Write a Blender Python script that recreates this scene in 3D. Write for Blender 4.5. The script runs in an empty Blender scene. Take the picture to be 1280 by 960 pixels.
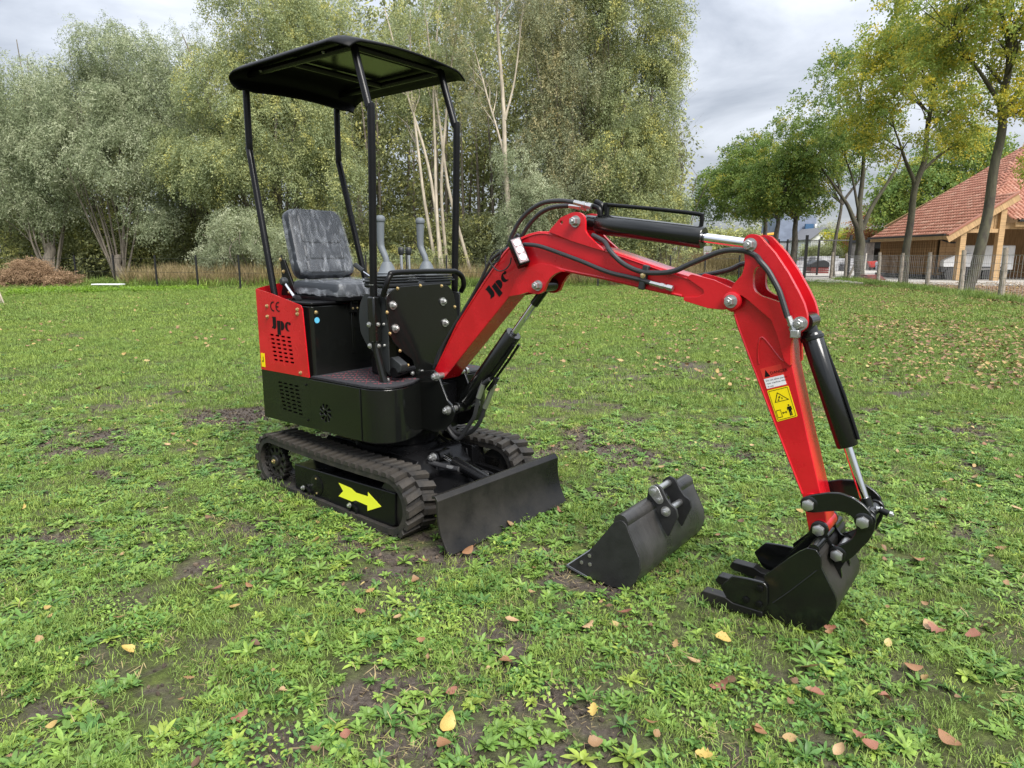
import bpy, bmesh, math, random
import numpy as np
from mathutils import Vector, Matrix, Euler
R = math.radians
rng = np.random.default_rng(7)
random.seed(7)
scn = bpy.context.scene
C = scn.collection

# ------------------------------------------------------------------ camera
cam_d = bpy.data.cameras.new('camera')
cam_d.sensor_width = 36.0
cam_d.lens = 36.0 * 840 / 1280
cam_d.clip_start = 0.05
cam_d.clip_end = 2000
cam = bpy.data.objects.new('camera', cam_d)
C.objects.link(cam)
cam.location = (0, 0, 1.35)
cam.rotation_euler = (R(90) - math.atan(160 / 840), 0, 0)
scn.camera = cam
scn.render.resolution_x = 1024
scn.render.resolution_y = 768

# ------------------------------------------------------------------ sky and sun (overcast)
SUN_EL, SUN_AZ = R(48), R(150)      # high, behind the camera on its right
world = bpy.data.worlds.new('World')
scn.world = world
world.use_nodes = True
wn, wl = world.node_tree.nodes, world.node_tree.links
wn.clear()
w_out = wn.new('ShaderNodeOutputWorld')
w_bg = wn.new('ShaderNodeBackground')
w_sky = wn.new('ShaderNodeTexSky')
w_sky.sky_type = 'NISHITA'
w_sky.sun_disc = False
w_sky.sun_elevation = SUN_EL
w_sky.sun_rotation = SUN_AZ
w_bg.inputs[1].default_value = 0.1
tc = wn.new('ShaderNodeTexCoord')
sep = wn.new('ShaderNodeSeparateXYZ')
wl.new(tc.outputs['Generated'], sep.inputs[0])
def wmath(op, a, b=None, c=None, clamp=False):
    n = wn.new('ShaderNodeMath'); n.operation = op; n.use_clamp = clamp
    for i, v in enumerate((a, b, c)):
        if v is None: continue
        if isinstance(v, (int, float)): n.inputs[i].default_value = v
        else: wl.new(v, n.inputs[i])
    return n.outputs[0]
zz = wmath('MAXIMUM', sep.outputs[2], 0.0)
# cloud deck: project the view direction on a flat layer so that clouds flatten towards the horizon
den = wmath('ADD', zz, 0.16)
comb = wn.new('ShaderNodeCombineXYZ')
wl.new(wmath('DIVIDE', sep.outputs[0], den), comb.inputs[0])
wl.new(wmath('DIVIDE', sep.outputs[1], den), comb.inputs[1])
comb.inputs[2].default_value = 0.4
nz = wn.new('ShaderNodeTexNoise'); nz.inputs['Scale'].default_value = 1.1
nz.inputs['Detail'].default_value = 7; nz.inputs['Roughness'].default_value = 0.55; nz.inputs['Distortion'].default_value = 0.5
wl.new(comb.outputs[0], nz.inputs['Vector'])
ramp = wn.new('ShaderNodeValToRGB')
ramp.color_ramp.elements[0].position = 0.37; ramp.color_ramp.elements[0].color = (1.45, 1.57, 1.80, 1)
ramp.color_ramp.elements[1].position = 0.63; ramp.color_ramp.elements[1].color = (2.9, 3.03, 3.28, 1)
wl.new(nz.outputs[0], ramp.inputs[0])
# an overcast sky is about three times as bright overhead as at the horizon
grad = wmath('MULTIPLY_ADD', zz, 4.8, 0.80)
vm = wn.new('ShaderNodeVectorMath'); vm.operation = 'SCALE'
wl.new(ramp.outputs[0], vm.inputs[0]); wl.new(grad, vm.inputs['Scale'])
mx = wn.new('ShaderNodeMix'); mx.data_type = 'RGBA'; mx.inputs[0].default_value = 0.90
wl.new(w_sky.outputs[0], mx.inputs[6]); wl.new(vm.outputs[0], mx.inputs[7])
wl.new(mx.outputs[2], w_bg.inputs[0])
wl.new(w_bg.outputs[0], w_out.inputs[0])

sun_d = bpy.data.lights.new('sun', 'SUN')
sun_d.energy = 3.0
sun_d.angle = R(28)
sun_d.color = (1.0, 0.96, 0.9)
sun = bpy.data.objects.new('sun', sun_d)
C.objects.link(sun)
# direction to the sun: azimuth clockwise from +Y
sdir = Vector((math.sin(SUN_AZ) * math.cos(SUN_EL), math.cos(SUN_AZ) * math.cos(SUN_EL), math.sin(SUN_EL)))
sun.rotation_euler = sdir.to_track_quat('Z', 'Y').to_euler()
sun.location = (0, 0, 30)
scn.view_settings.view_transform = 'Standard'
scn.view_settings.look = 'None'
scn.view_settings.exposure = 0.90
scn.view_settings.gamma = 1.0
scn.view_settings.use_curve_mapping = False


# ------------------------------------------------------------------ materials
MATS = {}
def mat(name, col, rough=0.5, metal=0.0, coat=0.0, var=0.0, vscale=8.0, col2=None, bump=0.0, bscale=60.0,
        rvar=0.0, spec=0.5, stretch=None, objrand=None, trans=0.0, attr=None, detail=4.0, coat_rough=0.08):
    m = bpy.data.materials.new(name); m.use_nodes = True
    nt = m.node_tree; N, L = nt.nodes, nt.links
    b = N['Principled BSDF']
    b.inputs['Base Color'].default_value = (*col, 1)
    b.inputs['Roughness'].default_value = rough
    b.inputs['Metallic'].default_value = metal
    b.inputs['Coat Weight'].default_value = coat
    b.inputs['Coat Roughness'].default_value = coat_rough
    b.inputs['Specular IOR Level'].default_value = spec
    tcn = N.new('ShaderNodeTexCoord'); vec = tcn.outputs['Object']
    if stretch:
        mp = N.new('ShaderNodeMapping'); mp.inputs['Scale'].default_value = stretch
        L.new(vec, mp.inputs[0]); vec = mp.outputs[0]
    nz = None
    if var or col2 or rvar:
        nz = N.new('ShaderNodeTexNoise'); nz.inputs['Scale'].default_value = vscale
        nz.inputs['Detail'].default_value = detail; nz.inputs['Roughness'].default_value = 0.6
        L.new(vec, nz.inputs['Vector'])
    csock = None
    if col2 or var:
        c2 = col2 if col2 else tuple(min(1, c * (1 + var)) for c in col)
        c1 = col if col2 else tuple(c * (1 - var) for c in col)
        rp = N.new('ShaderNodeValToRGB')
        rp.color_ramp.elements[0].position = 0.38; rp.color_ramp.elements[0].color = (*c1, 1)
        rp.color_ramp.elements[1].position = 0.64; rp.color_ramp.elements[1].color = (*c2, 1)
        L.new(nz.outputs[0], rp.inputs[0]); csock = rp.outputs[0]
    if objrand:
        oi = N.new('ShaderNodeObjectInfo')
        r2 = N.new('ShaderNodeValToRGB'); el = r2.color_ramp.elements
        while len(el) < len(objrand): el.new(0.5)
        for i, (p, c) in enumerate(objrand): el[i].position = p; el[i].color = (*c, 1)
        L.new(oi.outputs['Random'], r2.inputs[0])
        mm = N.new('ShaderNodeMix'); mm.data_type = 'RGBA'; mm.blend_type = 'MULTIPLY'; mm.inputs[0].default_value = 1
        mm.inputs[6].default_value = (*col, 1)
        if csock is not None: L.new(csock, mm.inputs[6])
        L.new(r2.outputs[0], mm.inputs[7]); csock = mm.outputs[2]
    if csock is not None: L.new(csock, b.inputs['Base Color'])
    if rvar:
        mr = N.new('ShaderNodeMapRange'); mr.inputs[1].default_value = 0.35; mr.inputs[2].default_value = 0.65
        mr.inputs[3].default_value = max(0.02, rough - rvar); mr.inputs[4].default_value = rough + rvar
        L.new(nz.outputs[0], mr.inputs[0]); L.new(mr.outputs[0], b.inputs['Roughness'])
    if bump:
        nb = N.new('ShaderNodeTexNoise'); nb.inputs['Scale'].default_value = bscale; nb.inputs['Detail'].default_value = 5
        L.new(vec, nb.inputs['Vector'])
        bp = N.new('ShaderNodeBump'); bp.inputs['Strength'].default_value = bump; bp.inputs['Distance'].default_value = 0.01
        L.new(nb.outputs[0], bp.inputs['Height']); L.new(bp.outputs[0], b.inputs['Normal'])
    if trans:
        tr = N.new('ShaderNodeBsdfTranslucent')
        if csock is not None: L.new(csock, tr.inputs[0])
        else: tr.inputs[0].default_value = (*col, 1)
        ms = N.new('ShaderNodeMixShader'); ms.inputs[0].default_value = trans
        L.new(b.outputs[0], ms.inputs[1]); L.new(tr.outputs[0], ms.inputs[2])
        L.new(ms.outputs[0], N['Material Output'].inputs[0])
    MATS[name] = m
    return m

# ------------------------------------------------------------------ objects
def link(o, parent=None):
    C.objects.link(o)
    if parent: o.parent = parent
    return o
def tag(o, label=None, cat=None, group=None, kind=None):
    if label: o['label'] = label
    if cat: o['category'] = cat
    if group: o['group'] = group
    if kind: o['kind'] = kind
    return o
def empty(name, loc=(0, 0, 0), rz=0.0):
    o = bpy.data.objects.new(name, None); C.objects.link(o)
    o.empty_display_size = 0.1
    o.location = loc; o.rotation_euler = (0, 0, rz)
    return o

class MB:
    """collects solids in one bmesh"""
    def __init__(s): s.b = bmesh.new()
    def _quad(s, vs):
        try: return s.b.faces.new(vs)
        except ValueError: return None
    def box(s, c, size, rot=None, taper=1.0):
        M = Matrix.Translation(Vector(c)) @ (rot.to_4x4() if rot is not None else Matrix())
        vs = []
        for zz in (-1, 1):
            for (xx, yy) in ((-1, -1), (1, -1), (1, 1), (-1, 1)):
                t = taper if zz > 0 else 1
                vs.append(s.b.verts.new(M @ Vector((xx * size[0] / 2 * t, yy * size[1] / 2 * t, zz * size[2] / 2))))
        for f in ((3, 2, 1, 0), (4, 5, 6, 7), (0, 1, 5, 4), (1, 2, 6, 5), (2, 3, 7, 6), (3, 0, 4, 7)):
            s._quad([vs[i] for i in f])
        return s
    def prism(s, poly, a, b, axis='y', holes=(), f=None):
        """extrude a 2-D outline. axis y: (x,z) outline; x: (y,z); z: (x,y). f overrides the mapping"""
        if f is None:
            f = {'y': lambda p, t: (p[0], t, p[1]), 'x': lambda p, t: (t, p[0], p[1]), 'z': lambda p, t: (p[0], p[1], t)}[axis]
        loops = [poly] + list(holes)
        caps = []
        for t in (a, b):
            ring = [[s.b.verts.new(f(p, t)) for p in lp] for lp in loops]
            caps.append(ring)
            if not holes:
                s._quad(ring[0])
            else:
                es = []
                for r_ in ring:
                    for i in range(len(r_)): es.append(s.b.edges.new((r_[i], r_[(i + 1) % len(r_)])))
                bmesh.ops.triangle_fill(s.b, use_beauty=True, use_dissolve=False, edges=es)
        for li in range(len(loops)):
            r0, r1 = caps[0][li], caps[1][li]
            n = len(r0)
            for i in range(n): s._quad((r0[i], r0[(i + 1) % n], r1[(i + 1) % n], r1[i]))
        return s
    def tube(s, pts, r, seg=8, cap=True, smooth=0):
        pts = [Vector(p) for p in pts]
        if smooth: pts = catmull(pts, smooth)
        rs = r if isinstance(r, (list, tuple)) else None
        n = len(pts); rings = []
        up = Vector((0, 0, 1)); prev = None
        for i, p in enumerate(pts):
            d = (pts[min(i + 1, n - 1)] - pts[max(i - 1, 0)]).normalized()
            if prev is None:
                a = up if abs(d.z) < 0.9 else Vector((1, 0, 0))
                u = d.cross(a).normalized()
            else:
                u = (prev - d * prev.dot(d)).normalized()
            prev = u; v = d.cross(u)
            if rs is None: rr = r
            else:
                q = i / (n - 1) * (len(rs) - 1); k = min(int(q), len(rs) - 2); rr = rs[k] + (rs[k + 1] - rs[k]) * (q - k)
            rings.append([s.b.verts.new(p + (u * math.cos(2 * math.pi * j / seg) + v * math.sin(2 * math.pi * j / seg)) * rr) for j in range(seg)])
        for i in range(n - 1):
            for j in range(seg):
                s._quad((rings[i][j], rings[i][(j + 1) % seg], rings[i + 1][(j + 1) % seg], rings[i + 1][j]))
        if cap: s._quad(rings[0][::-1]); s._quad(rings[-1])
        return s
    def cyl(s, p0, p1, r, seg=16, r2=None):
        p0, p1 = Vector(p0), Vector(p1)
        return s.tube([p0, p1], [r, r if r2 is None else r2], seg)
    def lathe(s, p0, axis, prof, seg=20):
        """prof: (distance along the axis, radius)"""
        p0 = Vector(p0); d = Vector(axis).normalized()
        a = Vector((0, 0, 1)) if abs(d.z) < 0.9 else Vector((1, 0, 0))
        u = d.cross(a).normalized(); v = d.cross(u)
        rings = [[s.b.verts.new(p0 + d * t + (u * math.cos(2 * math.pi * j / seg) + v * math.sin(2 * math.pi * j / seg)) * rr) for j in range(seg)] for t, rr in prof]
        for i in range(len(rings) - 1):
            for j in range(seg): s._quad((rings[i][j], rings[i][(j + 1) % seg], rings[i + 1][(j + 1) % seg], rings[i + 1][j]))
        s._quad(rings[0][::-1]); s._quad(rings[-1])
        return s
    def build(s, name, m, parent=None, bevel=0.0, seg=2, sharp=35, kind=None):
        bmesh.ops.recalc_face_normals(s.b, faces=s.b.faces)
        for f in s.b.faces: f.smooth = True
        lim = R(sharp)
        for e in s.b.edges:
            if len(e.link_faces) == 2:
                e.smooth = e.calc_face_angle(0) < lim
            else: e.smooth = False
        me = bpy.data.meshes.new(name)
        s.b.to_mesh(me); s.b.free()
        for mm in (m if isinstance(m, (list, tuple)) else [m]): me.materials.append(mm)
        o = link(bpy.data.objects.new(name, me), parent)
        if bevel:
            bv = o.modifiers.new('bevel', 'BEVEL'); bv.width = bevel; bv.segments = seg
            bv.limit_method = 'ANGLE'; bv.angle_limit = R(40); bv.harden_normals = False
        if kind: o['kind'] = kind
        return o

def catmull(pts, n):
    out = []
    P = [pts[0] * 2 - pts[1]] + list(pts) + [pts[-1] * 2 - pts[-2]]
    for i in range(1, len(P) - 2):
        p0, p1, p2, p3 = P[i - 1], P[i], P[i + 1], P[i + 2]
        for k in range(n):
            t = k / n
            out.append(0.5 * ((2 * p1) + (p2 - p0) * t + (2 * p0 - 5 * p1 + 4 * p2 - p3) * t * t + (3 * p1 - p0 - 3 * p2 + p3) * t ** 3))
    out.append(pts[-1])
    return out

def rnd(poly, r=0.01, n=3):
    """fillet every corner of a closed 2-D outline"""
    out = []; m = len(poly)
    for i in range(m):
        a, b, c = Vector(poly[i - 1]), Vector(poly[i]), Vector(poly[(i + 1) % m])
        u, v = a - b, c - b
        lu, lv = u.length, v.length
        if lu < 1e-6 or lv < 1e-6: continue
        u /= lu; v /= lv
        t = min(r, lu * 0.45, lv * 0.45)
        p, q = b + u * t, b + v * t
        if u.dot(v) < -0.97: out.append(tuple(b)); continue
        for k in range(n + 1):
            s_ = k / n
            out.append(tuple(p * (1 - s_) ** 2 + b * 2 * s_ * (1 - s_) + q * s_ ** 2))
    return out
def circ(c, r, n=16, a0=0.0):
    return [(c[0] + r * math.cos(a0 + 2 * math.pi * k / n), c[1] + r * math.sin(a0 + 2 * math.pi * k / n)) for k in range(n)]
def hull(circles, n=20):
    """outline wrapped round a set of circles ((x,z),r)"""
    pts = []
    for c, r in circles: pts += circ(c, r, n)
    pts = sorted(set((round(a, 5), round(b, 5)) for a, b in pts))
    def cr(o, a, b): return (a[0] - o[0]) * (b[1] - o[1]) - (a[1] - o[1]) * (b[0] - o[0])
    lo, up = [], []
    for p in pts:
        while len(lo) > 1 and cr(lo[-2], lo[-1], p) <= 0: lo.pop()
        lo.append(p)
    for p in reversed(pts):
        while len(up) > 1 and cr(up[-2], up[-1], p) <= 0: up.pop()
        up.append(p)
    return lo[:-1] + up[:-1]

_bolt_cache = {}
def bolt(parent, p, nrm, r, h, m, washer=1.45, name='bolt', stud=True):
    """hexagon nut or bolt head on a washer; alike ones share mesh data"""
    key = (round(r, 4), round(h, 4), m.name, washer, stud)
    if key not in _bolt_cache:
        b = MB()
        if washer: b.lathe((0, 0, 0), (0, 0, 1), [(0, r * washer), (h * 0.18, r * washer)], 18)
        b.lathe((0, 0, h * 0.18), (0, 0, 1), [(0, r * 1.08), (h * 0.7, r * 1.08), (h * 0.78, r * 0.92)], 6)
        if stud: b.lathe((0, 0, h * 0.9), (0, 0, 1), [(0, r * 0.5), (h * 0.26, r * 0.5), (h * 0.30, r * 0.42)], 12)
        o = b.build(name, m, parent)
        _bolt_cache[key] = o.data
    else:
        o = link(bpy.data.objects.new(name, _bolt_cache[key]), parent)
    o.location = p
    o.rotation_mode = 'QUATERNION'
    o.rotation_quaternion = Vector(nrm).to_track_quat('Z', 'Y')
    return o

# ------------------------------------------------------------------ value noise for layout
def _hash(ix, iy, iz, seed):
    h = (ix.astype(np.int64) * 374761393 + iy.astype(np.int64) * 668265263 + iz.astype(np.int64) * 2147483647 + seed * 974634777) & 0xFFFFFFFF
    h = ((h ^ (h >> 13)) * 1274126177) & 0xFFFFFFFF
    return ((h ^ (h >> 16)) & 0xFFFF) / 65535.0
def vnoise(x, y, z=None, seed=0):
    if z is None: z = np.zeros_like(x)
    ix, iy, iz = np.floor(x), np.floor(y), np.floor(z)
    fx, fy, fz = x - ix, y - iy, z - iz
    fx = fx * fx * (3 - 2 * fx); fy = fy * fy * (3 - 2 * fy); fz = fz * fz * (3 - 2 * fz)
    r = 0
    for dz in (0, 1):
        for dy in (0, 1):
            for dx in (0, 1):
                w = (fx if dx else 1 - fx) * (fy if dy else 1 - fy) * (fz if dz else 1 - fz)
                r = r + w * _hash(ix + dx, iy + dy, iz + dz, seed)
    return r
def fbm(x, y, z=None, seed=0, o=4):
    r, a, t = 0, 1.0, 0
    for k in range(o):
        f = 2 ** k
        r = r + a * vnoise(x * f, y * f, None if z is None else z * f, seed + k * 17); t += a; a *= 0.55
    return r / t

# ------------------------------------------------------------------ scatter with geometry nodes (stuff only)
_groups = {}
def source_collection(name, objs):
    col = bpy.data.collections.new(name)
    for o in objs: col.objects.link(o)
    return col
def scatter_group(col):
    if col.name in _groups: return _groups[col.name]
    g = bpy.data.node_groups.new('scatter_' + col.name, 'GeometryNodeTree')
    g.interface.new_socket('Geometry', in_out='INPUT', socket_type='NodeSocketGeometry')
    g.interface.new_socket('Geometry', in_out='OUTPUT', socket_type='NodeSocketGeometry')
    N, L = g.nodes, g.links
    gi, go = N.new('NodeGroupInput'), N.new('NodeGroupOutput')
    ci = N.new('GeometryNodeCollectionInfo'); ci.inputs[0].default_value = col
    ci.inputs['Separate Children'].default_value = True; ci.inputs['Reset Children'].default_value = True
    ip = N.new('GeometryNodeInstanceOnPoints'); ip.inputs['Pick Instance'].default_value = True
    L.new(gi.outputs[0], ip.inputs['Points']); L.new(ci.outputs[0], ip.inputs['Instance'])
    for nm, ty, sock in (('rot', 'FLOAT_VECTOR', 'Rotation'), ('scl', 'FLOAT', 'Scale'), ('idx', 'INT', 'Instance Index')):
        a = N.new('GeometryNodeInputNamedAttribute'); a.data_type = ty; a.inputs[0].default_value = nm
        L.new(a.outputs[0], ip.inputs[sock])
    L.new(ip.outputs[0], go.inputs[0])
    _groups[col.name] = g
    return g
def scatter(name, pts, rot, scl, idx, col, parent=None, kind='stuff'):
    pts = np.asarray(pts, dtype=np.float32); n = len(pts)
    me = bpy.data.meshes.new(name)
    me.vertices.add(n); me.vertices.foreach_set('co', pts.ravel())
    for nm, ty, data, key in (('rot', 'FLOAT_VECTOR', rot, 'vector'), ('scl', 'FLOAT', scl, 'value'), ('idx', 'INT', idx, 'value')):
        a = me.attributes.new(nm, ty, 'POINT')
        arr = np.asarray(data, dtype=np.int32 if ty == 'INT' else np.float32).ravel()
        a.data.foreach_set(key, arr)
    o = link(bpy.data.objects.new(name, me), parent)
    md = o.modifiers.new('scatter', 'NODES'); md.node_group = scatter_group(col)
    if kind: o['kind'] = kind
    return o
def raw_mesh(name, verts, faces, mats, smooth=False, midx=None):
    """verts (n,3), faces (m,k) with constant k"""
    verts = np.asarray(verts, dtype=np.float32); faces = np.asarray(faces, dtype=np.int32)
    m, k = faces.shape
    me = bpy.data.meshes.new(name)
    me.vertices.add(len(verts)); me.vertices.foreach_set('co', verts.ravel())
    me.loops.add(m * k); me.loops.foreach_set('vertex_index', faces.ravel())
    me.polygons.add(m); me.polygons.foreach_set('loop_start', np.arange(0, m * k, k, dtype=np.int32))
    if smooth: me.polygons.foreach_set('use_smooth', np.ones(m, dtype=bool))
    if midx is not None: me.polygons.foreach_set('material_index', np.asarray(midx, dtype=np.int32))
    for mm in mats: me.materials.append(mm)
    me.update(calc_edges=True)
    return me

def realise(o, objs):
    """turn a scattered thing into one ordinary mesh"""
    me = o.data; n = len(me.vertices)
    co = np.zeros(n * 3, np.float32); me.vertices.foreach_get('co', co); co = co.reshape(-1, 3)
    rot = np.zeros(n * 3, np.float32); me.attributes['rot'].data.foreach_get('vector', rot); rot = rot.reshape(-1, 3)
    sc = np.zeros(n, np.float32); me.attributes['scl'].data.foreach_get('value', sc)
    ix = np.zeros(n, np.int32); me.attributes['idx'].data.foreach_get('value', ix)
    src = []
    for q in sorted(objs, key=lambda q: q.name):
        v = np.array([w.co[:] for w in q.data.vertices]); f = np.array([p.vertices[:] for p in q.data.polygons]); src.append((v, f))
    V, F, b = [], [], 0
    for k in range(n):
        v, f = src[ix[k] % len(src)]
        M = np.array(Euler([float(t) for t in rot[k]]).to_matrix())
        V.append(v @ M.T * sc[k] + co[k]); F.append(f + b); b += len(v)
    new = raw_mesh(o.name, np.concatenate(V), np.concatenate(F), [objs[0].data.materials[0]])
    o.modifiers.clear(); o.data = new


# ------------------------------------------------------------------ ground
def gz(x, y):
    """lawn relief, a couple of centimetres; fades out with distance"""
    x = np.asarray(x, dtype=float); y = np.asarray(y, dtype=float)
    f = np.clip(1.3 - np.hypot(x, y) / 30, 0, 1)
    h = (fbm(x * 1.1 + 40, y * 1.1 + 40, seed=3) - 0.5) * 0.05 + (fbm(x * 7 + 9, y * 7 + 9, seed=5, o=3) - 0.5) * 0.018
    return h * f - 0.014 * np.exp(-((x + .2) ** 2 + (y - 3.4) ** 2) / 3.0)
def blob(x, y, cx, cy, rx, ry, rot=0.0):
    c, s = math.cos(rot), math.sin(rot)
    u = ((x - cx) * c + (y - cy) * s) / rx; v = (-(x - cx) * s + (y - cy) * c) / ry
    return np.exp(-(u * u + v * v))
def soil(x, y):
    """1 = bare earth, 0 = closed turf"""
    x = np.asarray(x, dtype=float); y = np.asarray(y, dtype=float)
    n = fbm(x * 2.3 + 11, y * 3.2 + 5, seed=21, o=5)
    n2 = fbm(x * 8 + 3, y * 11 + 8, seed=31, o=3)
    v = n * 0.62 + n2 * 0.38
    far = np.clip((y - 6.5) / 8, 0, 1)
    b = 0.012 * (1 - far) - 0.12 * far
    b = b + 0.10 * blob(x, y, 0.9, 5.6, 0.55, 2.6, -0.12) + 0.10 * blob(x, y, 0.25, 4.3, 0.9, 0.7)
    b = b + 0.08 * blob(x, y, -2.4, 5.6, 2.6, 0.55, 0.25) + 0.06 * blob(x, y, -0.6, 2.9, 0.8, 0.25, 0.3) + 0.09 * blob(x, y, 0.9, 2.75, 0.45, 0.3)
    b = b + 0.04 * blob(x, y, -1.1, 1.8, 1.0, 0.3, 0.1) + 0.10 * blob(x, y, 2.4, 9.5, 0.35, 3.5, -0.1)
    b = b + 0.12 * blob(x, y, -6.2, 14.0, 3.0, 0.35, 0.35) + 0.1 * blob(x, y, -7.8, 11.6, 3.2, 0.3, 0.35)
    b = b - 0.10 * blob(x, y, -3.6, 9.2, 3.5, 1.2) - 0.05 * blob(x, y, 2.2, 2.6, 1.2, 1.2)
    s = np.clip((v + b - 0.56) / 0.09, 0, 1)
    return s * s * (3 - 2 * s)

def axis(lo, hi, fine_lo, fine_hi, step, growth):
    a = list(np.arange(fine_lo, fine_hi + 1e-6, step))
    s, v = step, fine_hi
    while v < hi: s *= growth; v += s; a.append(v)
    s, v = step, fine_lo
    while v > lo: s *= growth; v -= s; a.insert(0, v)
    return np.array(a)
gxs = axis(-400, 400, -3.6, 3.6, 0.035, 1.045)
gys = axis(-60, 900, 1.0, 6.0, 0.035, 1.035)
GX, GY = np.meshgrid(gxs, gys)
S_ = soil(GX, GY)
GZ = gz(GX, GY) - S_ * 0.008 + (fbm(GX * 22, GY * 22, seed=51, o=2) - 0.5) * 0.014 * S_ * (GY < 9)
nx, ny = len(gxs), len(gys)
ii = np.arange(nx * ny).reshape(ny, nx)
gf = np.stack([ii[:-1, :-1], ii[:-1, 1:], ii[1:, 1:], ii[1:, :-1]], -1).reshape(-1, 4)

gm = bpy.data.materials.new('lawn_ground'); gm.use_nodes = True
N, L = gm.node_tree.nodes, gm.node_tree.links
bs = N['Principled BSDF']; bs.inputs['Roughness'].default_value = 0.95; bs.inputs['Specular IOR Level'].default_value = 0.15
at = N.new('ShaderNodeAttribute'); at.attribute_name = 'soil'
tcn = N.new('ShaderNodeTexCoord')
def noise(scale, detail=5, rough=0.6):
    n = N.new('ShaderNodeTexNoise'); n.inputs['Scale'].default_value = scale; n.inputs['Detail'].default_value = detail; n.inputs['Roughness'].default_value = rough
    L.new(tcn.outputs['Object'], n.inputs['Vector']); return n.outputs[0]
def ramp2(src, stops):
    r = N.new('ShaderNodeValToRGB'); el = r.color_ramp.elements
    while len(el) < len(stops): el.new(0.5)
    for i, (p, c) in enumerate(stops): el[i].position = p; el[i].color = (*c, 1)
    L.new(src, r.inputs[0]); return r.outputs[0]
def mixc(f, a, b, mode='MIX'):
    m = N.new('ShaderNodeMix'); m.data_type = 'RGBA'; m.blend_type = mode
    if isinstance(f, float): m.inputs[0].default_value = f
    else: L.new(f, m.inputs[0])
    L.new(a, m.inputs[6]); L.new(b, m.inputs[7]); return m.outputs[2]
turf = mixc(noise(0.35, 4), ramp2(noise(30, 8, 0.75), [(0.36, (0.022, 0.022, 0.010)), (0.52, (0.065, 0.090, 0.022)), (0.70, (0.17, 0.24, 0.05))]),
            ramp2(noise(12, 8, 0.75), [(0.36, (0.035, 0.028, 0.016)), (0.52, (0.085, 0.105, 0.028)), (0.7, (0.21, 0.25, 0.06))]))
earth = mixc(noise(3, 4), ramp2(noise(45, 8, 0.7), [(0.3, (0.032, 0.026, 0.021)), (0.55, (0.092, 0.076, 0.062)), (0.75, (0.18, 0.155, 0.13))]),
             ramp2(noise(60, 8, 0.7), [(0.3, (0.045, 0.036, 0.027)), (0.55, (0.12, 0.098, 0.08)), (0.75, (0.24, 0.21, 0.17))]))
L.new(mixc(at.outputs['Fac'], turf, earth), bs.inputs['Base Color'])
bp = N.new('ShaderNodeBump'); bp.inputs['Strength'].default_value = 0.9; bp.inputs['Distance'].default_value = 0.02
L.new(noise(55, 8, 0.7), bp.inputs['Height']); L.new(bp.outputs[0], bs.inputs['Normal'])
me = raw_mesh('lawn', np.stack([GX, GY, GZ], -1).reshape(-1, 3), gf, [gm], smooth=True)
a = me.attributes.new('soil', 'FLOAT', 'POINT'); tint = np.maximum(S_, np.clip(1.25 - GY / 7.5, 0, .55) * np.clip((fbm(GX * 6 + 4, GY * 6 + 9, seed=91, o=4) - .30) * 3.5, 0, 1)) * (GY > -5)
a.data.foreach_set('value', tint.ravel().astype(np.float32))
lawn = link(bpy.data.objects.new('lawn', me)); lawn['kind'] = 'structure'

# ------------------------------------------------------------------ small plants (mesh variants kept outside the scene, scattered as stuff)
G1 = mat('weed_leaf', (0.150, 0.250, 0.062), 0.45, var=0.28, vscale=9, trans=0.22, spec=0.35,
         objrand=[(0, (0.5, 0.68, 0.6)), (0.3, (0.8, 0.92, 0.75)), (0.6, (1.1, 1.1, 0.8)), (0.9, (1.4, 1.3, 0.95)), (1, (1.9, 1.45, 0.9))])
G2 = mat('grass_blade', (0.185, 0.268, 0.062), 0.5, var=0.35, vscale=14, trans=0.25, spec=0.3,
         objrand=[(0, (0.8, 0.85, 0.8)), (0.5, (1, 1, 0.9)), (1, (1.35, 1.22, 1.0))])
G3 = mat('dry_grass', (0.30, 0.25, 0.14), 0.7, var=0.3, vscale=6, trans=0.2, objrand=[(0, (0.7, 0.65, 0.6)), (0.5, (1, 0.9, 0.8)), (1, (1.1, 1.1, 0.8))])
LEAFC = mat('fallen_leaf', (0.9, 0.9, 0.9), 0.6, var=0.25, vscale=30, trans=0.1,
            objrand=[(0, (0.18, 0.095, 0.045)), (0.2, (0.32, 0.19, 0.085)), (0.4, (0.12, 0.06, 0.035)), (0.6, (0.38, 0.24, 0.11)), (0.75, (0.42, 0.29, 0.09)), (0.88, (0.25, 0.13, 0.07)), (1.0, (0.50, 0.39, 0.15))])

def leaf_strip(V, F, p0, az, el, length, width, droop, nseg=4, fold=0.25, shape=0.6, tw=0.0):
    """one leaf as two strips either side of its midrib"""
    d = np.array([math.cos(az), math.sin(az)]); s = np.array([-d[1], d[0]])
    p = np.array(p0, dtype=float); base = len(V); e = el
    for k in range(nseg + 1):
        t = k / nseg
        w = width * (math.sin(math.pi * min(1, t ** shape * 0.97 + 0.03))) * 0.5 if k < nseg else 0.0008
        n = np.array([-d[0] * math.sin(e), -d[1] * math.sin(e), math.cos(e)])
        side = np.array([s[0], s[1], 0]) * math.cos(tw) + n * math.sin(tw)
        V += [tuple(p + side * w + n * w * fold), tuple(p), tuple(p - side * w + n * w * fold)]
        p = p + np.array([d[0] * math.cos(e), d[1] * math.cos(e), math.sin(e)]) * length / nseg
        e -= droop / nseg
    for k in range(nseg):
        a = base + 3 * k
        F += [(a, a + 3, a + 4, a + 1), (a + 1, a + 4, a + 5, a + 2)]
def mk(name, V, F, m):
    me = raw_mesh(name, V, F, [m], smooth=False)
    return bpy.data.objects.new(name, me)
ros = []
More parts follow.
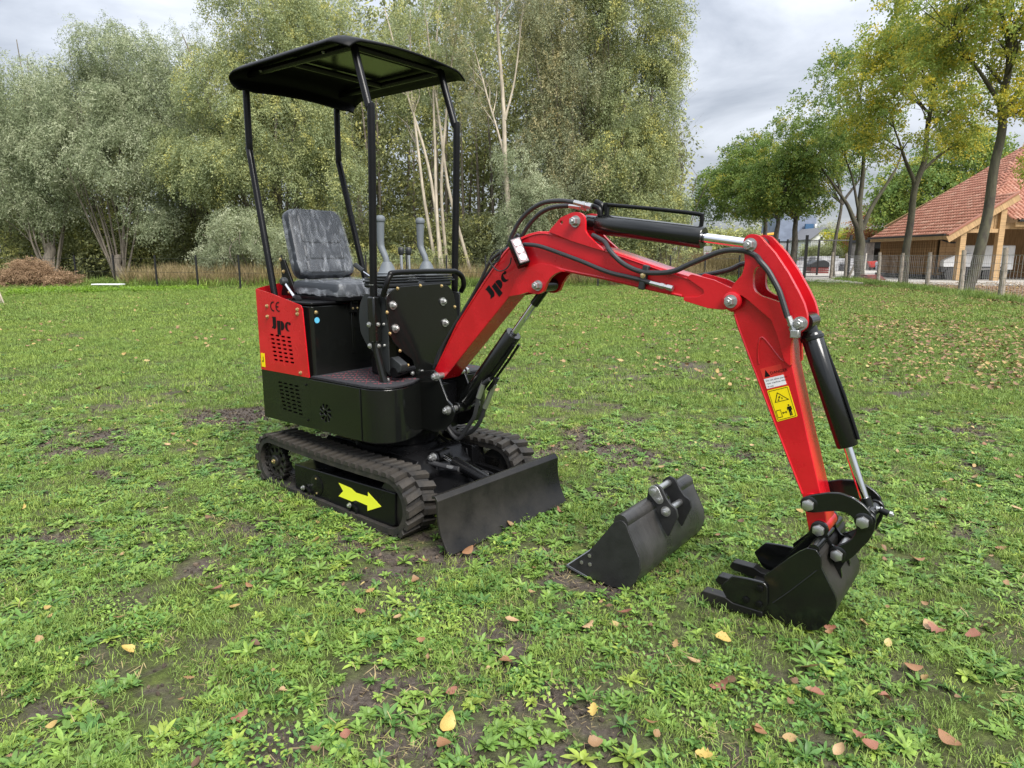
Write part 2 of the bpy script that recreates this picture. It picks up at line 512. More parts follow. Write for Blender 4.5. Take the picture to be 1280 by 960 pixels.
for v in range(6):
    V, F = [], []
    n = [12, 15, 11, 17, 14, 10][v]; Lb = [0.066, 0.052, 0.075, 0.06, 0.046, 0.055][v]; Wb = [0.019, 0.0165, 0.020, 0.014, 0.018, 0.025][v]
    for i in range(n):
        ring = i / n
        leaf_strip(V, F, (0, 0, 0.003), i * 2.4 + rng.uniform(-.25, .25), R(8 + 42 * ring + rng.uniform(-8, 14)), Lb * (1.05 - 0.45 * ring) * rng.uniform(.6, 1.25),
                   Wb * (1.05 - .3 * ring), R(rng.uniform(15, 60)), shape=[1.2, 1.5, 1.3, 1.0, 1.5, 1.3][v], tw=rng.uniform(-.3, .3))
    ros.append(mk('rosette_%d' % v, V, F, G1))
def blades(name, n, rad, l0, l1, w, m, lean=0.5, seg=2):
    V, F = [], []
    for i in range(n):
        r_, a_ = rad * math.sqrt(rng.random()), rng.random() * 6.283
        leaf_strip(V, F, (r_ * math.cos(a_), r_ * math.sin(a_), -0.004), rng.random() * 6.283, R(rng.uniform(35, 88)), rng.uniform(l0, l1), w * rng.uniform(.7, 1.2), R(rng.uniform(10, 90)) * lean * 1.6, nseg=seg, shape=0.55, fold=0.5)
    return mk(name, V, F, m)
turfs = [blades('turf_near_%d' % v, 130, 0.10, 0.014, [.034, .046, .028][v], 0.0030, G2) for v in range(3)]
turfm = [blades('turf_mid_%d' % v, 170, 0.26, 0.03, 0.06, 0.0065, G2) for v in range(3)]
turff = [blades('turf_far_%d' % v, 230, 0.55, 0.03, 0.075, 0.014, G2) for v in range(3)]
cl = []
for v in range(2):     # creeping weeds with small round leaves
    V, F = [], []
    for i in range(46):
        r_, a_ = 0.075 * math.sqrt(rng.random()), rng.random() * 6.283
        leaf_strip(V, F, (r_ * math.cos(a_), r_ * math.sin(a_), rng.uniform(0.004, .016)), rng.random() * 6.283, R(rng.uniform(0, 50)), rng.uniform(.009, .018), .009, R(40), nseg=2, shape=.9)
    cl.append(mk('clover_%d' % v, V, F, G1))
def leaf_mesh(name, kind, m):
    """a fallen leaf: outline, curled across and along"""
    V, F = [], []
    ns = 9
    curl, cup = rng.uniform(.2, 1.1), rng.uniform(-.5, .9)
    for k in range(ns):
        t = k / (ns - 1)
        if kind == 0: w = 0.36 * math.sin(math.pi * (t * .96 + .02)) ** .75
        elif kind == 1: w = 0.30 * math.sin(math.pi * (t * .96 + .02)) ** .7 * (1 + .38 * math.sin(t * 22))
        else: w = 0.42 * math.sin(math.pi * (t ** .7 * .96 + .02)) ** .8 * (1 + .08 * math.sin(t * 30))
        for j, u in enumerate((-1, -.5, 0, .5, 1)):
            uu = u * w + rng.uniform(-.012, .012)
            V.append((t - .5, uu, curl * (t - .5) ** 2 * .8 + cup * uu * uu * 1.6 + .03 + rng.uniform(-.015, .015)))
    for k in range(ns - 1):
        for j in range(4):
            a = k * 5 + j; F.append((a, a + 1, a + 6, a + 5))
    V0 = len(V)
    V += [(-.5, .012, .03), (-.5, -.012, .03), (-.78, -.01, .09), (-.78, .01, .09)]; F.append((V0, V0 + 1, V0 + 2, V0 + 3))
    return mk(name, V, F, m)
leafv = [leaf_mesh('leaf_%d' % v, v % 3, LEAFC) for v in range(7)]
clod = []
SOILM = mat('soil_clod', (0.05, 0.038, 0.028), 0.95, var=0.4, vscale=30, objrand=[(0, (.7, .7, .7)), (.8, (1.3, 1.25, 1.2)), (1, (2.6, 2.5, 2.3))])
for v in range(3):
    b = bmesh.new(); bmesh.ops.create_icosphere(b, subdivisions=2, radius=.5)
    for w in b.verts: w.co = Vector((w.co.x * 1.2, w.co.y, w.co.z * .65)) * (0.75 + 0.5 * random.random())
    me = bpy.data.meshes.new('clod_%d' % v); b.to_mesh(me); b.free(); me.materials.append(SOILM)
    clod.append(bpy.data.objects.new('clod_%d' % v, me))
COL_ROS = source_collection('rosettes', ros)
COL_TN, COL_TM, COL_TF = source_collection('turf_near', turfs), source_collection('turf_mid', turfm), source_collection('turf_far', turff)
COL_CL, COL_LEAF, COL_CLOD = source_collection('clovers', cl), source_collection('litter', leafv), source_collection('clods', clod)

# places nothing grows through: tracks, blade and bucket footprints
MOX, MOY = (-0.6585, 3.8010)
MTH = -0.66846 + (-0.04712)
def under_tracks(x, y):
    u = (x - MOX) * math.cos(MTH) + (y - MOY) * math.sin(MTH); v = -(x - MOX) * math.sin(MTH) + (y - MOY) * math.cos(MTH)
    t = (np.abs(u + .07) < .66) & (np.abs(v) > .27) & (np.abs(v) < .49)
    return t
def field(n_per_m2, y0, y1, keep, margin=1.6, k=1.0):
    """random points over the strip y0..y1 in and around view"""
    hw = k * y1 + margin
    n = int(n_per_m2 * (y1 - y0) * 2 * hw)
    x = rng.uniform(-hw, hw, n); y = rng.uniform(y0, y1, n)
    ok = np.abs(x) < k * y + margin
    x, y = x[ok], y[ok]
    ok = rng.random(len(x)) < keep(x, y)
    ok &= ~under_tracks(x, y)
    return x[ok], y[ok]
def put(name, label, cat, xy, s0, s1, col, nv, dz=0.0, tilt=0.15, sfun=None, yaw=None):
    x, y = xy; n = len(x)
    rot = np.stack([rng.normal(0, tilt, n), rng.normal(0, tilt, n), rng.uniform(0, 6.283, n)], -1)
    s = rng.uniform(s0, s1, n)
    if sfun is not None: s = s * sfun(x, y)
    o = scatter(name, np.stack([x, y, gz(x, y) + dz], -1), rot, s, rng.integers(0, nv, n), col)
    return tag(o, label, cat)
patch = lambda x, y: fbm(x * 2.2 + 70, y * 2.2 + 7, seed=61, o=3)
put('broadleaf_weeds', 'low rosettes of broad green weed leaves across the near lawn', 'weeds',
    field(680, .9, 5.5, lambda x, y: np.clip(1.25 - 1.05 * soil(x, y), 0, 1) * np.clip((patch(x, y) - .28) * 5, .12, 1)), .32, .86, COL_ROS, 6)
put('broadleaf_weeds', 'smaller rosettes of weeds thinning out towards the middle of the lawn', 'weeds',
    field(120, 5.5, 11, lambda x, y: np.clip(1.1 - soil(x, y), 0, 1) * np.clip((patch(x, y) - .36) * 5, .05, 1) * np.clip(1.6 - y / 9, .15, 1)), .5, 1.0, COL_ROS, 6)
put('short_grass', 'fine short grass growing between the weeds in the foreground', 'grass',
    field(150, .9, 6.5, lambda x, y: np.clip(1.02 - soil(x, y) * 1.0, .03, 1) * np.clip((fbm(x * 4 + 2, y * 4, seed=95, o=3) - .28) * 4, .25, 1)), .7, 1.25, COL_TN, 3)
put('short_grass', 'mown grass in the middle distance of the lawn', 'grass',
    field(26, 6.0, 13.5, lambda x, y: np.clip(1.0 - soil(x, y) * .95, .03, 1)), .75, 1.2, COL_TM, 3)
put('short_grass', 'mown grass at the far side of the lawn before the fences', 'grass',
    field(7.5, 13, 36, lambda x, y: np.clip(1.0 - soil(x, y) * .9, .05, 1) * (x < 13.8 + (y - 20) * .19) * ((y < 29) | (x > -3))), .7, 1.2, COL_TF, 3)
put('creeping_weeds', 'small round leaved creeping weeds in the near turf', 'weeds',
    field(90, .9, 5.0, lambda x, y: np.clip((fbm(x * 3, y * 3 + 50, seed=71, o=3) - .5) * 6, 0, 1) * (1 - .6 * soil(x, y))), .8, 1.5, COL_CL, 2)
put('soil_clods', 'crumbs and clods of dark earth on the bare patches', 'soil',
    field(700, .9, 6.0, lambda x, y: soil(x, y) * .8 + .15), .004, .020, COL_CLOD, 3, tilt=1.5)
C_BITS = source_collection('thatch', [blades('thatch_%d' % v, 34, 0.12, 0.02, .07, 0.0028, G3, lean=.2) for v in range(3)])
for o_ in C_BITS.objects:
    for v_ in o_.data.vertices: v_.co.z = .004 + abs(v_.co.z) * .22
put('dry_thatch', 'short dry stalks and bleached bits lying between the weeds of the near lawn', 'dry stalks',
    field(60, .9, 6.5, lambda x, y: .2 + .65 * soil(x, y)), .6, 1.3, C_BITS, 3)
lit = lambda x, y: np.clip(.10 + .35 * np.clip((x + 1) / 5, 0, 1) + .9 * np.clip((x - 2 - y * .1) / 6, 0, 1) + 2.6 * np.clip((x - 7.2 - (y - 14) * .20) / 4.5, 0, 1), 0, 2)
put('leaf_litter', 'small brown and yellow fallen leaves scattered over the near grass', 'leaf litter',
    field(55, .9, 7.0, lambda x, y: lit(x, y) * .75 + .12), .010, .045, COL_LEAF, 7, dz=.022, tilt=.3)
put('leaf_litter', 'thicker scatter of brown leaves under the trees on the right side of the lawn', 'leaf litter',
    field(105, 6.5, 34, lambda x, y: lit(x, y) * np.clip((fbm(x * .8, y * .8 + 30, seed=81, o=3) - .25) * 2.5, .1, 1)), .034, .075, COL_LEAF, 7, dz=.055, tilt=.3)

# fallen leaves large enough to pick out one by one
def zone(x, y):
    if y < 2.0: return 'at the very front of the lawn'
    if x > 0.9 and y < 2.5: return 'on the grass in front of the digging bucket'
    if x > 1.2: return 'on the grass right of the digging arm'
    if -0.5 < x < 1.2 and y < 3.2: return 'on the grass near the loose bucket and dozer blade'
    if x < -0.5 and y < 3.4: return 'on the weedy grass left of the near track'
    return 'on the lawn beyond the excavator'
kinds = [('tan', (0.40, 0.26, 0.135)), ('rust brown', (0.24, 0.12, 0.055)), ('yellow', (0.44, 0.31, 0.08)), ('dark brown', (0.12, 0.06, 0.04)), ('reddish brown', (0.24, 0.10, 0.06))]
shapes = ['oval', 'lobed', 'rounded']
LM = [mat('leaf_' + k.replace(' ', '_'), c, 0.55, var=0.22, vscale=40, trans=0.08) for k, c in kinds]
big = {}
spots = [(-0.187, 1.872), (-0.320, 2.161), (-0.186, 1.728), (-0.189, 1.644), (-0.466, 1.669), (-0.799, 1.752), (-1.196, 2.508), (-1.464, 2.298), (-2.620, 3.415), (-1.073, 2.541), (1.148, 2.227), (1.530, 2.212), (1.636, 2.176), (0.968, 1.969), (0.980, 1.626), (1.216, 1.651), (0.890, 1.608), (1.137, 1.834), (0.704, 1.685), (0.406, 1.728), (0.278, 2.243), (0.243, 1.783), (-0.021, 2.038), (-0.424, 2.298), (-0.074, 1.994), (0.597, 2.011), (0.654, 1.895), (0.980, 1.669), (1.309, 1.981), (1.520, 2.243), (2.266, 2.919), (2.706, 3.415), (2.319, 3.415), (1.571, 3.940), (0.258, 3.415), (0.728, 3.199), (0.286, 4.639), (1.283, 4.966), (2.663, 4.639), (3.779, 5.619), (3.378, 4.639), (2.061, 4.639), (1.718, 4.639), (-0.204, 2.919), (-4.947, 7.577), (-2.462, 4.639), (-3.321, 4.639), (0.000, 2.298), (0.423, 2.326), (1.754, 2.243), (0.519, 1.593), (0.933, 1.841), (-0.580, 2.354), (-1.319, 2.093), (-0.717, 1.872), (1.671, 2.919), (1.817, 2.819), (0.738, 2.141), (2.758, 3.795), (1.838, 6.822), (1.191, 7.577)]
for i, (x, y) in enumerate(spots):
    kq = int(rng.choice([0, 0, 1, 3, 4, 1, 2] if x < .6 else [0, 0, 1, 1, 2, 3, 4]))
    sh = int(rng.integers(0, 3))
    if (kq, sh) not in big: big[(kq, sh)] = leaf_mesh('leaf', sh, LM[kq]).data
    o = link(bpy.data.objects.new('fallen_leaf', big[(kq, sh)]))
    s = rng.uniform(.030, .062) * (1.1 if y < 3 else 1.0)
    o.location = (x, y, float(gz(x, y)) + .026); o.scale = (s, s, s)
    o.rotation_euler = (rng.normal(0, .25), rng.normal(0, .25), rng.uniform(0, 6.28))
    tag(o, '%s %s fallen leaf lying %s' % (kinds[kq][0], shapes[sh], zone(x, y)), 'leaf', 'fallen leaves on the lawn')


# ------------------------------------------------------------------ tree foliage sprays
W1 = mat('willow_leaf', (0.32, 0.35, 0.225), 0.5, trans=0.3, spec=0.3,
         objrand=[(0, (0.6, 0.65, 0.6)), (0.3, (0.85, 0.92, 0.8)), (0.7, (1.15, 1.15, 1.1)), (1, (1.6, 1.55, 1.6))])
W2 = mat('poplar_leaf', (0.35, 0.385, 0.20), 0.5, trans=0.3, spec=0.3,
         objrand=[(0, (0.55, 0.6, 0.6)), (0.4, (0.9, 0.95, 0.9)), (0.85, (1.15, 1.1, 0.9)), (1, (1.6, 1.35, 0.75))])
W3 = mat('brownish_leaf', (0.35, 0.36, 0.22), 0.55, trans=0.3, spec=0.3,
         objrand=[(0, (0.55, 0.6, 0.6)), (0.4, (0.9, 0.95, 0.9)), (0.8, (1.2, 1.1, 1.0)), (1, (1.4, 1.15, 0.9))])
W4 = mat('shade_leaf', (0.34, 0.37, 0.19), 0.6, trans=0.25, spec=0.2,
         objrand=[(0, (0.6, 0.6, 0.6)), (0.6, (1, 1, 0.9)), (1, (1.7, 1.5, 1.0))])
M1 = mat('maple_leaf', (0.20, 0.27, 0.08), 0.5, trans=0.45, spec=0.3,
         objrand=[(0, (0.6, 0.75, 0.7)), (0.5, (0.95, 1.0, 0.8)), (0.85, (1.35, 1.25, 0.9)), (1, (2.4, 1.6, 0.8))])
M2 = mat('yellowing_leaf', (0.39, 0.40, 0.09), 0.5, trans=0.5, spec=0.3,
         objrand=[(0, (0.5, 0.7, 0.7)), (0.45, (0.8, 0.95, 0.9)), (0.8, (1.2, 1.12, 0.8)), (1, (1.8, 1.45, 0.7))])
M3 = mat('russet_leaf', (0.25, 0.11, 0.05), 0.6, trans=0.3, objrand=[(0, (0.6, .6, .6)), (.6, (1, .95, .8)), (1, (1.4, 1.5, .9))])
def spray(name, m, n, length, ll, lw, droop, spread):
    """a twig with leaves along it, growing along +x and drooping"""
    V, F = [], []
    e = 0.1; p = np.array([0., 0, 0]); d = droop
    for i in range(n):
        t = i / n
        q = np.array([length * t * math.cos(d * t), rng.normal(0, spread * (.3 + t)), -length * t * math.sin(d * t) + rng.normal(0, spread * .5)])
        az, el = rng.uniform(-1.6, 1.6), rng.uniform(-1.5, .6)
        dd = np.array([math.cos(az) * math.cos(el), math.sin(az) * math.cos(el), math.sin(el)])
        s = np.cross(dd, rng.normal(0, 1, 3)); s /= np.linalg.norm(s)
        a = len(V); L_ = ll * rng.uniform(.7, 1.3); w = lw * rng.uniform(.7, 1.2)
        V += [tuple(q), tuple(q + dd * L_ * .5 + s * w / 2), tuple(q + dd * L_), tuple(q + dd * L_ * .5 - s * w / 2)]
        F.append((a, a + 1, a + 2, a + 3))
    return mk(name, V, F, m)
def sprays(tagname, m, n, length, ll, lw, droop, spread, k=4):
    return source_collection(tagname, [spray('%s_%d' % (tagname, i), m, n, length, ll, lw, droop, spread) for i in range(k)])
C_WIL = sprays('willow_spray', W1, 70, .95, .115, .030, .9, .17)
C_POP = sprays('poplar_spray', W2, 70, .9, .105, .038, .7, .17)
C_BRN = sprays('brown_spray', W3, 66, 1.0, .105, .034, 1.1, .16)
C_SHD = sprays('shade_spray', W4, 50, 1.2, .19, .09, .7, .30)
C_MAP = sprays('maple_spray', M1, 40, .8, .13, .10, .5, .20)
C_YEL = sprays('yellow_spray', M2, 40, .8, .13, .10, .5, .20)
C_RUS = sprays('russet_spray', M3, 40, .9, .14, .08, .4, .22)

BK1 = mat('grey_bark', (0.17, 0.145, 0.115), 0.9, var=.35, vscale=9, bump=.8, bscale=25, stretch=(1, 1, .25))
BK2 = mat('pale_bark', (0.42, 0.36, 0.28), 0.85, var=.3, vscale=5, bump=.5, bscale=20, stretch=(1, 1, .3))
BK3 = mat('dark_bark', (0.085, 0.075, 0.06), 0.9, var=.4, vscale=12, bump=1.0, bscale=22, stretch=(1, 1, .3))
BK4 = mat('mossy_bark', (0.085, 0.082, 0.05), 0.9, col2=(0.045, 0.038, 0.03), vscale=6, detail=8, bump=1.0, bscale=25, stretch=(1, 1, .35))

def crown_points(blobs, gap=0.42, gscale=.9, shell=.5, seed=0):
    P = []
    for (c, r, n) in blobs:
        v = rng.normal(0, 1, (n, 3)); v /= np.linalg.norm(v, axis=1)[:, None]
        rad = rng.random(n) ** shell * .5 + .5 * rng.random(n) ** .33
        # uneven outline
        lump = .78 + .5 * fbm(v[:, 0] * 1.8 + seed, v[:, 1] * 1.8 + 5, v[:, 2] * 1.8 + 9, seed=seed + 100, o=3)
        p = np.array(c) + v * (rad * lump)[:, None] * np.array(r)
        P.append(p)
    P = np.concatenate(P)
    g = fbm(P[:, 0] * gscale + seed, P[:, 1] * gscale + 3, P[:, 2] * gscale, seed=seed + 7, o=3)
    return P[g > gap]
def make_tree(name, label, base, trunks, blobs, col, bark, droop=.4, limbs=26, lr=.035, gap=.42, gscale=.9, group=None, cat='tree', seed=0, lim0=.25, scl=(.75, 1.25), twigs=0, outward=True):
    """trunks: list of (points, base radius, tip radius) in world coordinates; blobs: crown clumps (centre, radii, count)"""
    root = empty(name, (base[0], base[1], 0))
    O_ = Vector((base[0], base[1], 0))
    mb = MB(); tips = []
    for pts, r0, r1 in trunks:
        P = catmull([Vector(p) - O_ for p in pts], 5)
        # slight natural waver
        P = [p + Vector((math.sin(i * .9 + seed) * r0 * .25, math.cos(i * .7 + seed) * r0 * .25, 0)) * (0 if i == 0 else 1) for i, p in enumerate(P)]
        n = len(P)
        rs = [r0 * 1.35 if i == 0 else r0 * (1 - i / (n - 1)) + r1 * i / (n - 1) for i in range(n)]
        mb.tube(P, rs, 9)
        tips.append((P, rs))
    mb.build('trunk', bark, root, sharp=80)
    blobs = [(c, r, int(n * DENS)) for c, r, n in blobs]
    cp = crown_points(blobs, gap=gap, gscale=gscale, seed=seed) if blobs else np.zeros((0, 3))
    if limbs and len(cp):
        mb = MB()
        ids = rng.choice(len(cp), min(limbs, len(cp)), replace=False)
        for q in ids:
            e = Vector(cp[q]) - O_
            best = None
            for P, rs in tips:
                for i in range(int(len(P) * lim0), len(P)):
                    # branches leave the stem below their tip
                    dz = e.z - P[i].z
                    dh = math.hypot(e.x - P[i].x, e.y - P[i].y)
                    cost = abs(dz - dh * 1.0) + dh * .6
                    if best is None or cost < best[0]: best = (cost, P[i], rs[i])
            s, rr = best[1], min(best[2] * .6, lr)
            mid = s.lerp(e, .5) + Vector((rng.normal(0, .12), rng.normal(0, .12), .10)) * (e - s).length * .5
            mid2 = s.lerp(e, .8) + Vector((rng.normal(0, .08), rng.normal(0, .08), .06)) * (e - s).length * .5
            mb.tube([s, mid, mid2, e], [rr, rr * .7, rr * .4, rr * .15], 5, smooth=3)
            for k in range(twigs):
                u = rng.uniform(.4, 1.0); a0 = s.lerp(e, u) + Vector((0, 0, .1)) * (e - s).length * .3
                mb.tube([a0, a0 + Vector(rng.normal(0, .45, 3)) + Vector((0, 0, .3))], [rr * .25, rr * .06], 4)
        mb.build('limb', bark, root, sharp=80, kind='stuff')
    if len(cp):
        n = len(cp)
        cen = np.array([b[0] for b in blobs]).mean(0)
        az = np.arctan2(cp[:, 1] - cen[1], cp[:, 0] - cen[0]) + rng.normal(0, .9, n)
        rot = np.stack([rng.normal(0, .3, n), rng.normal(droop * .5, .45, n), az], -1)
        o = scatter('crown', cp - np.array([base[0], base[1], 0]), rot, rng.uniform(*scl, n), rng.integers(0, 4, n), col, parent=root)
    tag(root, label, cat, group)
    return root
def wx(px, D): return (px - 640) / 840 * D * .983
def wz(py, D):
    # height of a sight line at distance D (pitch 10.8 degrees)
    t = math.atan(160 / 840); v = (480 - py) / 840
    return 1.35 + D * (v * math.cos(t) - math.sin(t)) / (math.cos(t) + v * math.sin(t))
def wp(px, py, D):
    z = wz(py, D); t = math.atan(160 / 840)
    return ((px - 640) / 840 * (D * math.cos(t) - (z - 1.35) * math.sin(t)), D, z)
def B(px, py, D, rx, ry, n, rd=None):
    """crown clump centred on that direction at distance D, radii given in metres"""
    return (wp(px, py, D), (rx, rd if rd else (rx + ry) / 2, ry), n)

DENS = .74
WG = 'tall trees behind the back fence'
D = 35
def stems(px, D, n, spread, h, r, seed):
    rr = random.Random(seed); out = []
    x0 = wx(px, D)
    for i in range(n):
        a = (i + .5) / n * 2 - 1 + rr.uniform(-.2, .2)
        dx = a * spread
        out.append(([(x0 + a * .25, D + rr.uniform(-.2, .2), 0), (x0 + a * .4 + dx * .25, D + rr.uniform(-.4, .4), h * .3), (x0 + dx * .7, D + rr.uniform(-.8, .8), h * .65), (x0 + dx * 1.0, D + rr.uniform(-1, 1), h * rr.uniform(.85, 1.05))], r * rr.uniform(.6, 1), .02))
    return out
make_tree('willow_tree', 'narrow grey green willow at the far left edge behind the brown brush pile', (wx(62, 35), 35),
          stems(62, 35, 9, 2.6, 8.5, .075, 1) + [([(wx(64, 35), 35, 0), (wx(62, 35), 35, 1.2), (wx(63, 35), 35, 2.0)], .30, .22)],
          [B(25, 130, 35, 1.7, 2.4, 800), B(50, 160, 35, 1.9, 2.5, 900), B(15, 220, 35.5, 2.2, 2.6, 900), B(-50, 190, 36, 2.5, 4, 800), B(60, 240, 35, 1.6, 1.7, 350)], C_WIL, BK1, droop=.8, seed=1, group=WG, gap=.40)
make_tree('willow_tree', 'broad round topped silvery willow whose stems fan out behind the white bench', (wx(147, 34.5), 34.5),
          stems(147, 34.5, 12, 3.3, 9.5, .065, 2) + [([(wx(147, 34.5), 34.5, 0), (wx(147, 34.5), 34.5, .8), (wx(146, 34.5), 34.5, 1.4)], .26, .18)],
          [B(150, 75, 34.5, 2.4, 1.9, 1300), B(115, 120, 34.5, 2.4, 2.2, 1100), B(180, 130, 34.5, 1.9, 2.6, 1000), B(85, 185, 34, 2.0, 2.0, 800), B(150, 190, 33.5, 2.4, 1.9, 800), B(205, 200, 34.5, 1.3, 2.2, 450), B(185, 262, 33.5, 1.3, 1.2, 330)], C_WIL, BK1, droop=.8, seed=12, group=WG, gap=.41)
make_tree('willow_tree', 'thin open crowned willow between two fuller ones left of the canopy', (wx(236, 37), 37),
          stems(236, 37, 4, 1.8, 11, .10, 3),
          [B(235, 90, 37, 1.3, 2.8, 420), B(250, 170, 37, 1.6, 2.4, 420), B(225, 240, 37, 1.6, 1.8, 420)], C_WIL, BK1, droop=.7, seed=23, group=WG, gap=.46, scl=(.6, 1.0))
make_tree('willow_tree', 'tall yellowish green willow standing behind the left canopy posts', (wx(345, 33.5), 33.5),
          stems(345, 33.5, 7, 3.4, 12, .15, 4),
          [B(330, 20, 34, 2.8, 2.6, 1400), B(395, 45, 34, 2.4, 3.0, 1100), B(290, 110, 33.5, 2.4, 2.6, 1100), B(360, 150, 33, 2.8, 2.4, 1300), B(285, 205, 32.5, 2.6, 1.6, 1000), B(405, 210, 33, 2.0, 2.2, 800), B(320, 275, 32.5, 1.8, 1.3, 450), B(225, 190, 33, 1.2, 1.5, 300)], C_POP, BK1, droop=.7, seed=34, group=WG, gap=.42)
make_tree('birch_tree', 'slender tree with several pale bare stems seen right of the seat', (wx(548, 32), 32),
          [([(wx(a, 32), 32 + i * .3, 0), wp(b, 230, 32), wp(c, 120, 32), wp(d, 10, 32)], .09, .025) for i, (a, b, c, d) in enumerate([(550, 545, 542, 548), (553, 540, 510, 480), (546, 528, 515, 512), (590, 560, 545, 530), (556, 552, 560, 575)])],
          [B(505, 60, 32.5, 1.6, 2.3, 420), B(560, 30, 32.5, 1.8, 2.3, 480), B(520, 130, 33, 1.5, 1.6, 260)], C_POP, BK2, droop=.5, seed=45, limbs=34, group=WG, gap=.45, scl=(.6, 1.0))
make_tree('birch_tree', 'straight tree with one pale pinkish trunk rising above the work light', (wx(637, 31), 31),
          [([(wx(640, 31), 31, 0), wp(634, 230, 31), wp(627, 110, 31), wp(620, -20, 31)], .14, .05),
           ([wp(632, 200, 31), wp(612, 130, 31), wp(592, 60, 31)], .055, .02),
           ([wp(631, 150, 31), wp(645, 90, 31), wp(652, 20, 31)], .055, .02)],
          [B(600, 40, 31.5, 1.6, 2.2, 420), B(650, 20, 31.5, 1.8, 2.2, 460), B(630, -50, 31.5, 2.0, 2, 420), B(600, 110, 32, 1.0, 1.6, 160)], C_BRN, BK2, droop=.6, seed=56, limbs=30, group=WG, gap=.46, scl=(.6, 1.0))
make_tree('poplar_tree', 'tall brownish green tree with upright stems above the boom', (wx(712, 33), 33),
          stems(712, 33, 6, 2.2, 12.5, .16, 7),
          [B(700, 10, 33.5, 2.4, 2.6, 1100), B(715, 100, 33, 2.0, 2.3, 800), B(690, 170, 33, 1.6, 2.0, 620), B(735, 215, 32.5, 1.9, 2.0, 750), B(680, 250, 32.5, 1.6, 1.6, 560), B(730, -60, 33.5, 2.5, 2.0, 600)], C_BRN, BK1, droop=1.0, seed=67, group=WG, gap=.43, twigs=1)
make_tree('poplar_tree', 'big loose crowned tree at the right end of the back row of trees', (wx(772, 33), 33),
          stems(772, 33, 6, 2.6, 12, .17, 8),
          [B(790, 20, 33, 2.3, 2.8, 1250), B(822, 60, 33, 1.2, 2.0, 450), B(795, 120, 33, 2.1, 2.3, 1050), B(770, 200, 32.5, 2.1, 2.0, 950), B(822, 195, 33, 1.3, 1.5, 450), B(790, 262, 32.5, 2.1, 1.3, 850), B(835, 255, 33, .8, .9, 200), B(760, -50, 33.5, 2.8, 2.0, 700), B(750, 300, 32, 1.8, .8, 400)], C_POP, BK1, droop=.9, seed=78, group=WG, gap=.41, twigs=1)
make_tree('bare_shrub', 'bare twiggy branches sticking out beside the last back row tree', (wx(838, 34), 34), stems(838, 34, 7, 1.6, 5.2, .035, 19),
          [B(850, 165, 34, .8, 1.6, 26), B(845, 120, 34, .7, .8, 14)], C_BRN, BK1, seed=80, limbs=30, twigs=4, lr=.02, gap=.1, scl=(.25, .45), group=None)

# undergrowth and far wood: reads as one dark mass between the stems
def mass(name, label, cat, x0, x1, y0, y1, z0, z1, n, col, scl, gap=.42, top=None, kind='stuff'):
    P = np.stack([rng.uniform(x0, x1, n), rng.uniform(y0, y1, n), rng.uniform(z0, z1, n)], -1)
    g = fbm(P[:, 0] * .55, P[:, 1] * .55, P[:, 2] * .55, seed=int(abs(x0) * 10) + 3, o=3)
    ok = g > gap
    if top is not None: ok &= P[:, 2] < top(P[:, 0]) * (.75 + .5 * fbm(P[:, 0] * .8, P[:, 1] * .8, seed=9))
    P = P[ok]; n = len(P)
    rot = np.stack([rng.normal(0, .5, n), rng.normal(.2, .5, n), rng.uniform(0, 6.28, n)], -1)
    return tag(scatter(name, P, rot, rng.uniform(*scl, n), rng.integers(0, 4, n), col, kind=kind), label, cat)
mass('woodland', 'dark mass of woodland behind the first row of tall trees', 'wood', -60, 9.5, 38, 46, .2, 17, 16000, C_SHD, (.9, 1.6), gap=.44, top=lambda x: np.interp(x, [-60, -36, -28, -21, -16, -9, 0, 6, 9.5], [11, 9.5, 11, 10.5, 10.5, 14.5, 15.5, 14, 8]))
mass('undergrowth', 'dark shrubby undergrowth filling in beneath the back row of trees', 'shrubs', -52, 8.8, 36, 39, .1, 3.6, 6000, C_SHD, (.6, 1.1), gap=.40)
mass('undergrowth', 'greener low bushes along the back fence', 'shrubs', -14, 8.2, 31.2, 33, .0, 1.9, 1300, C_POP, (.5, .9), gap=.45)
make_tree('willow_bush', 'rounded silvery willow bush behind the fence left of the machine', (wx(298, 31), 31), stems(298, 31, 5, 1.2, 2.6, .04, 31),
          [B(300, 285, 31, 1.5, 1.1, 420), B(270, 315, 31, 1.0, .6, 160), B(330, 300, 31, 1.2, .9, 240)], C_WIL, BK1, seed=91, limbs=12, gap=.36, scl=(.5, .9))
make_tree('willow_bush', 'tall blue green willow bush behind the boom light', (wx(655, 31.5), 31.5), stems(655, 31.5, 6, 1.3, 5, .05, 33),
          [B(650, 200, 31.5, 1.2, 1.5, 330), B(665, 250, 31, 1.5, 1.3, 420), B(640, 290, 31, 1.2, 1.0, 300)], C_WIL, BK1, seed=92, limbs=14, gap=.40, scl=(.6, 1.0))
wt = MB()
rr = random.Random(5)
for i in range(70):
    x = rr.uniform(-30, 8); y = rr.uniform(37.5, 42); h = rr.uniform(8, 13); q = rr.uniform(-.8, .8)
    wt.tube([(x, y, -.1), (x + q * .4, y, h * .5), (x + q, y, h)], [rr.uniform(.07, .16), .07, .02], 5)
tag(wt.build('woodland_stems', BK1, sharp=80), 'thin grey stems standing in the wood behind', 'tree stems', kind='stuff')

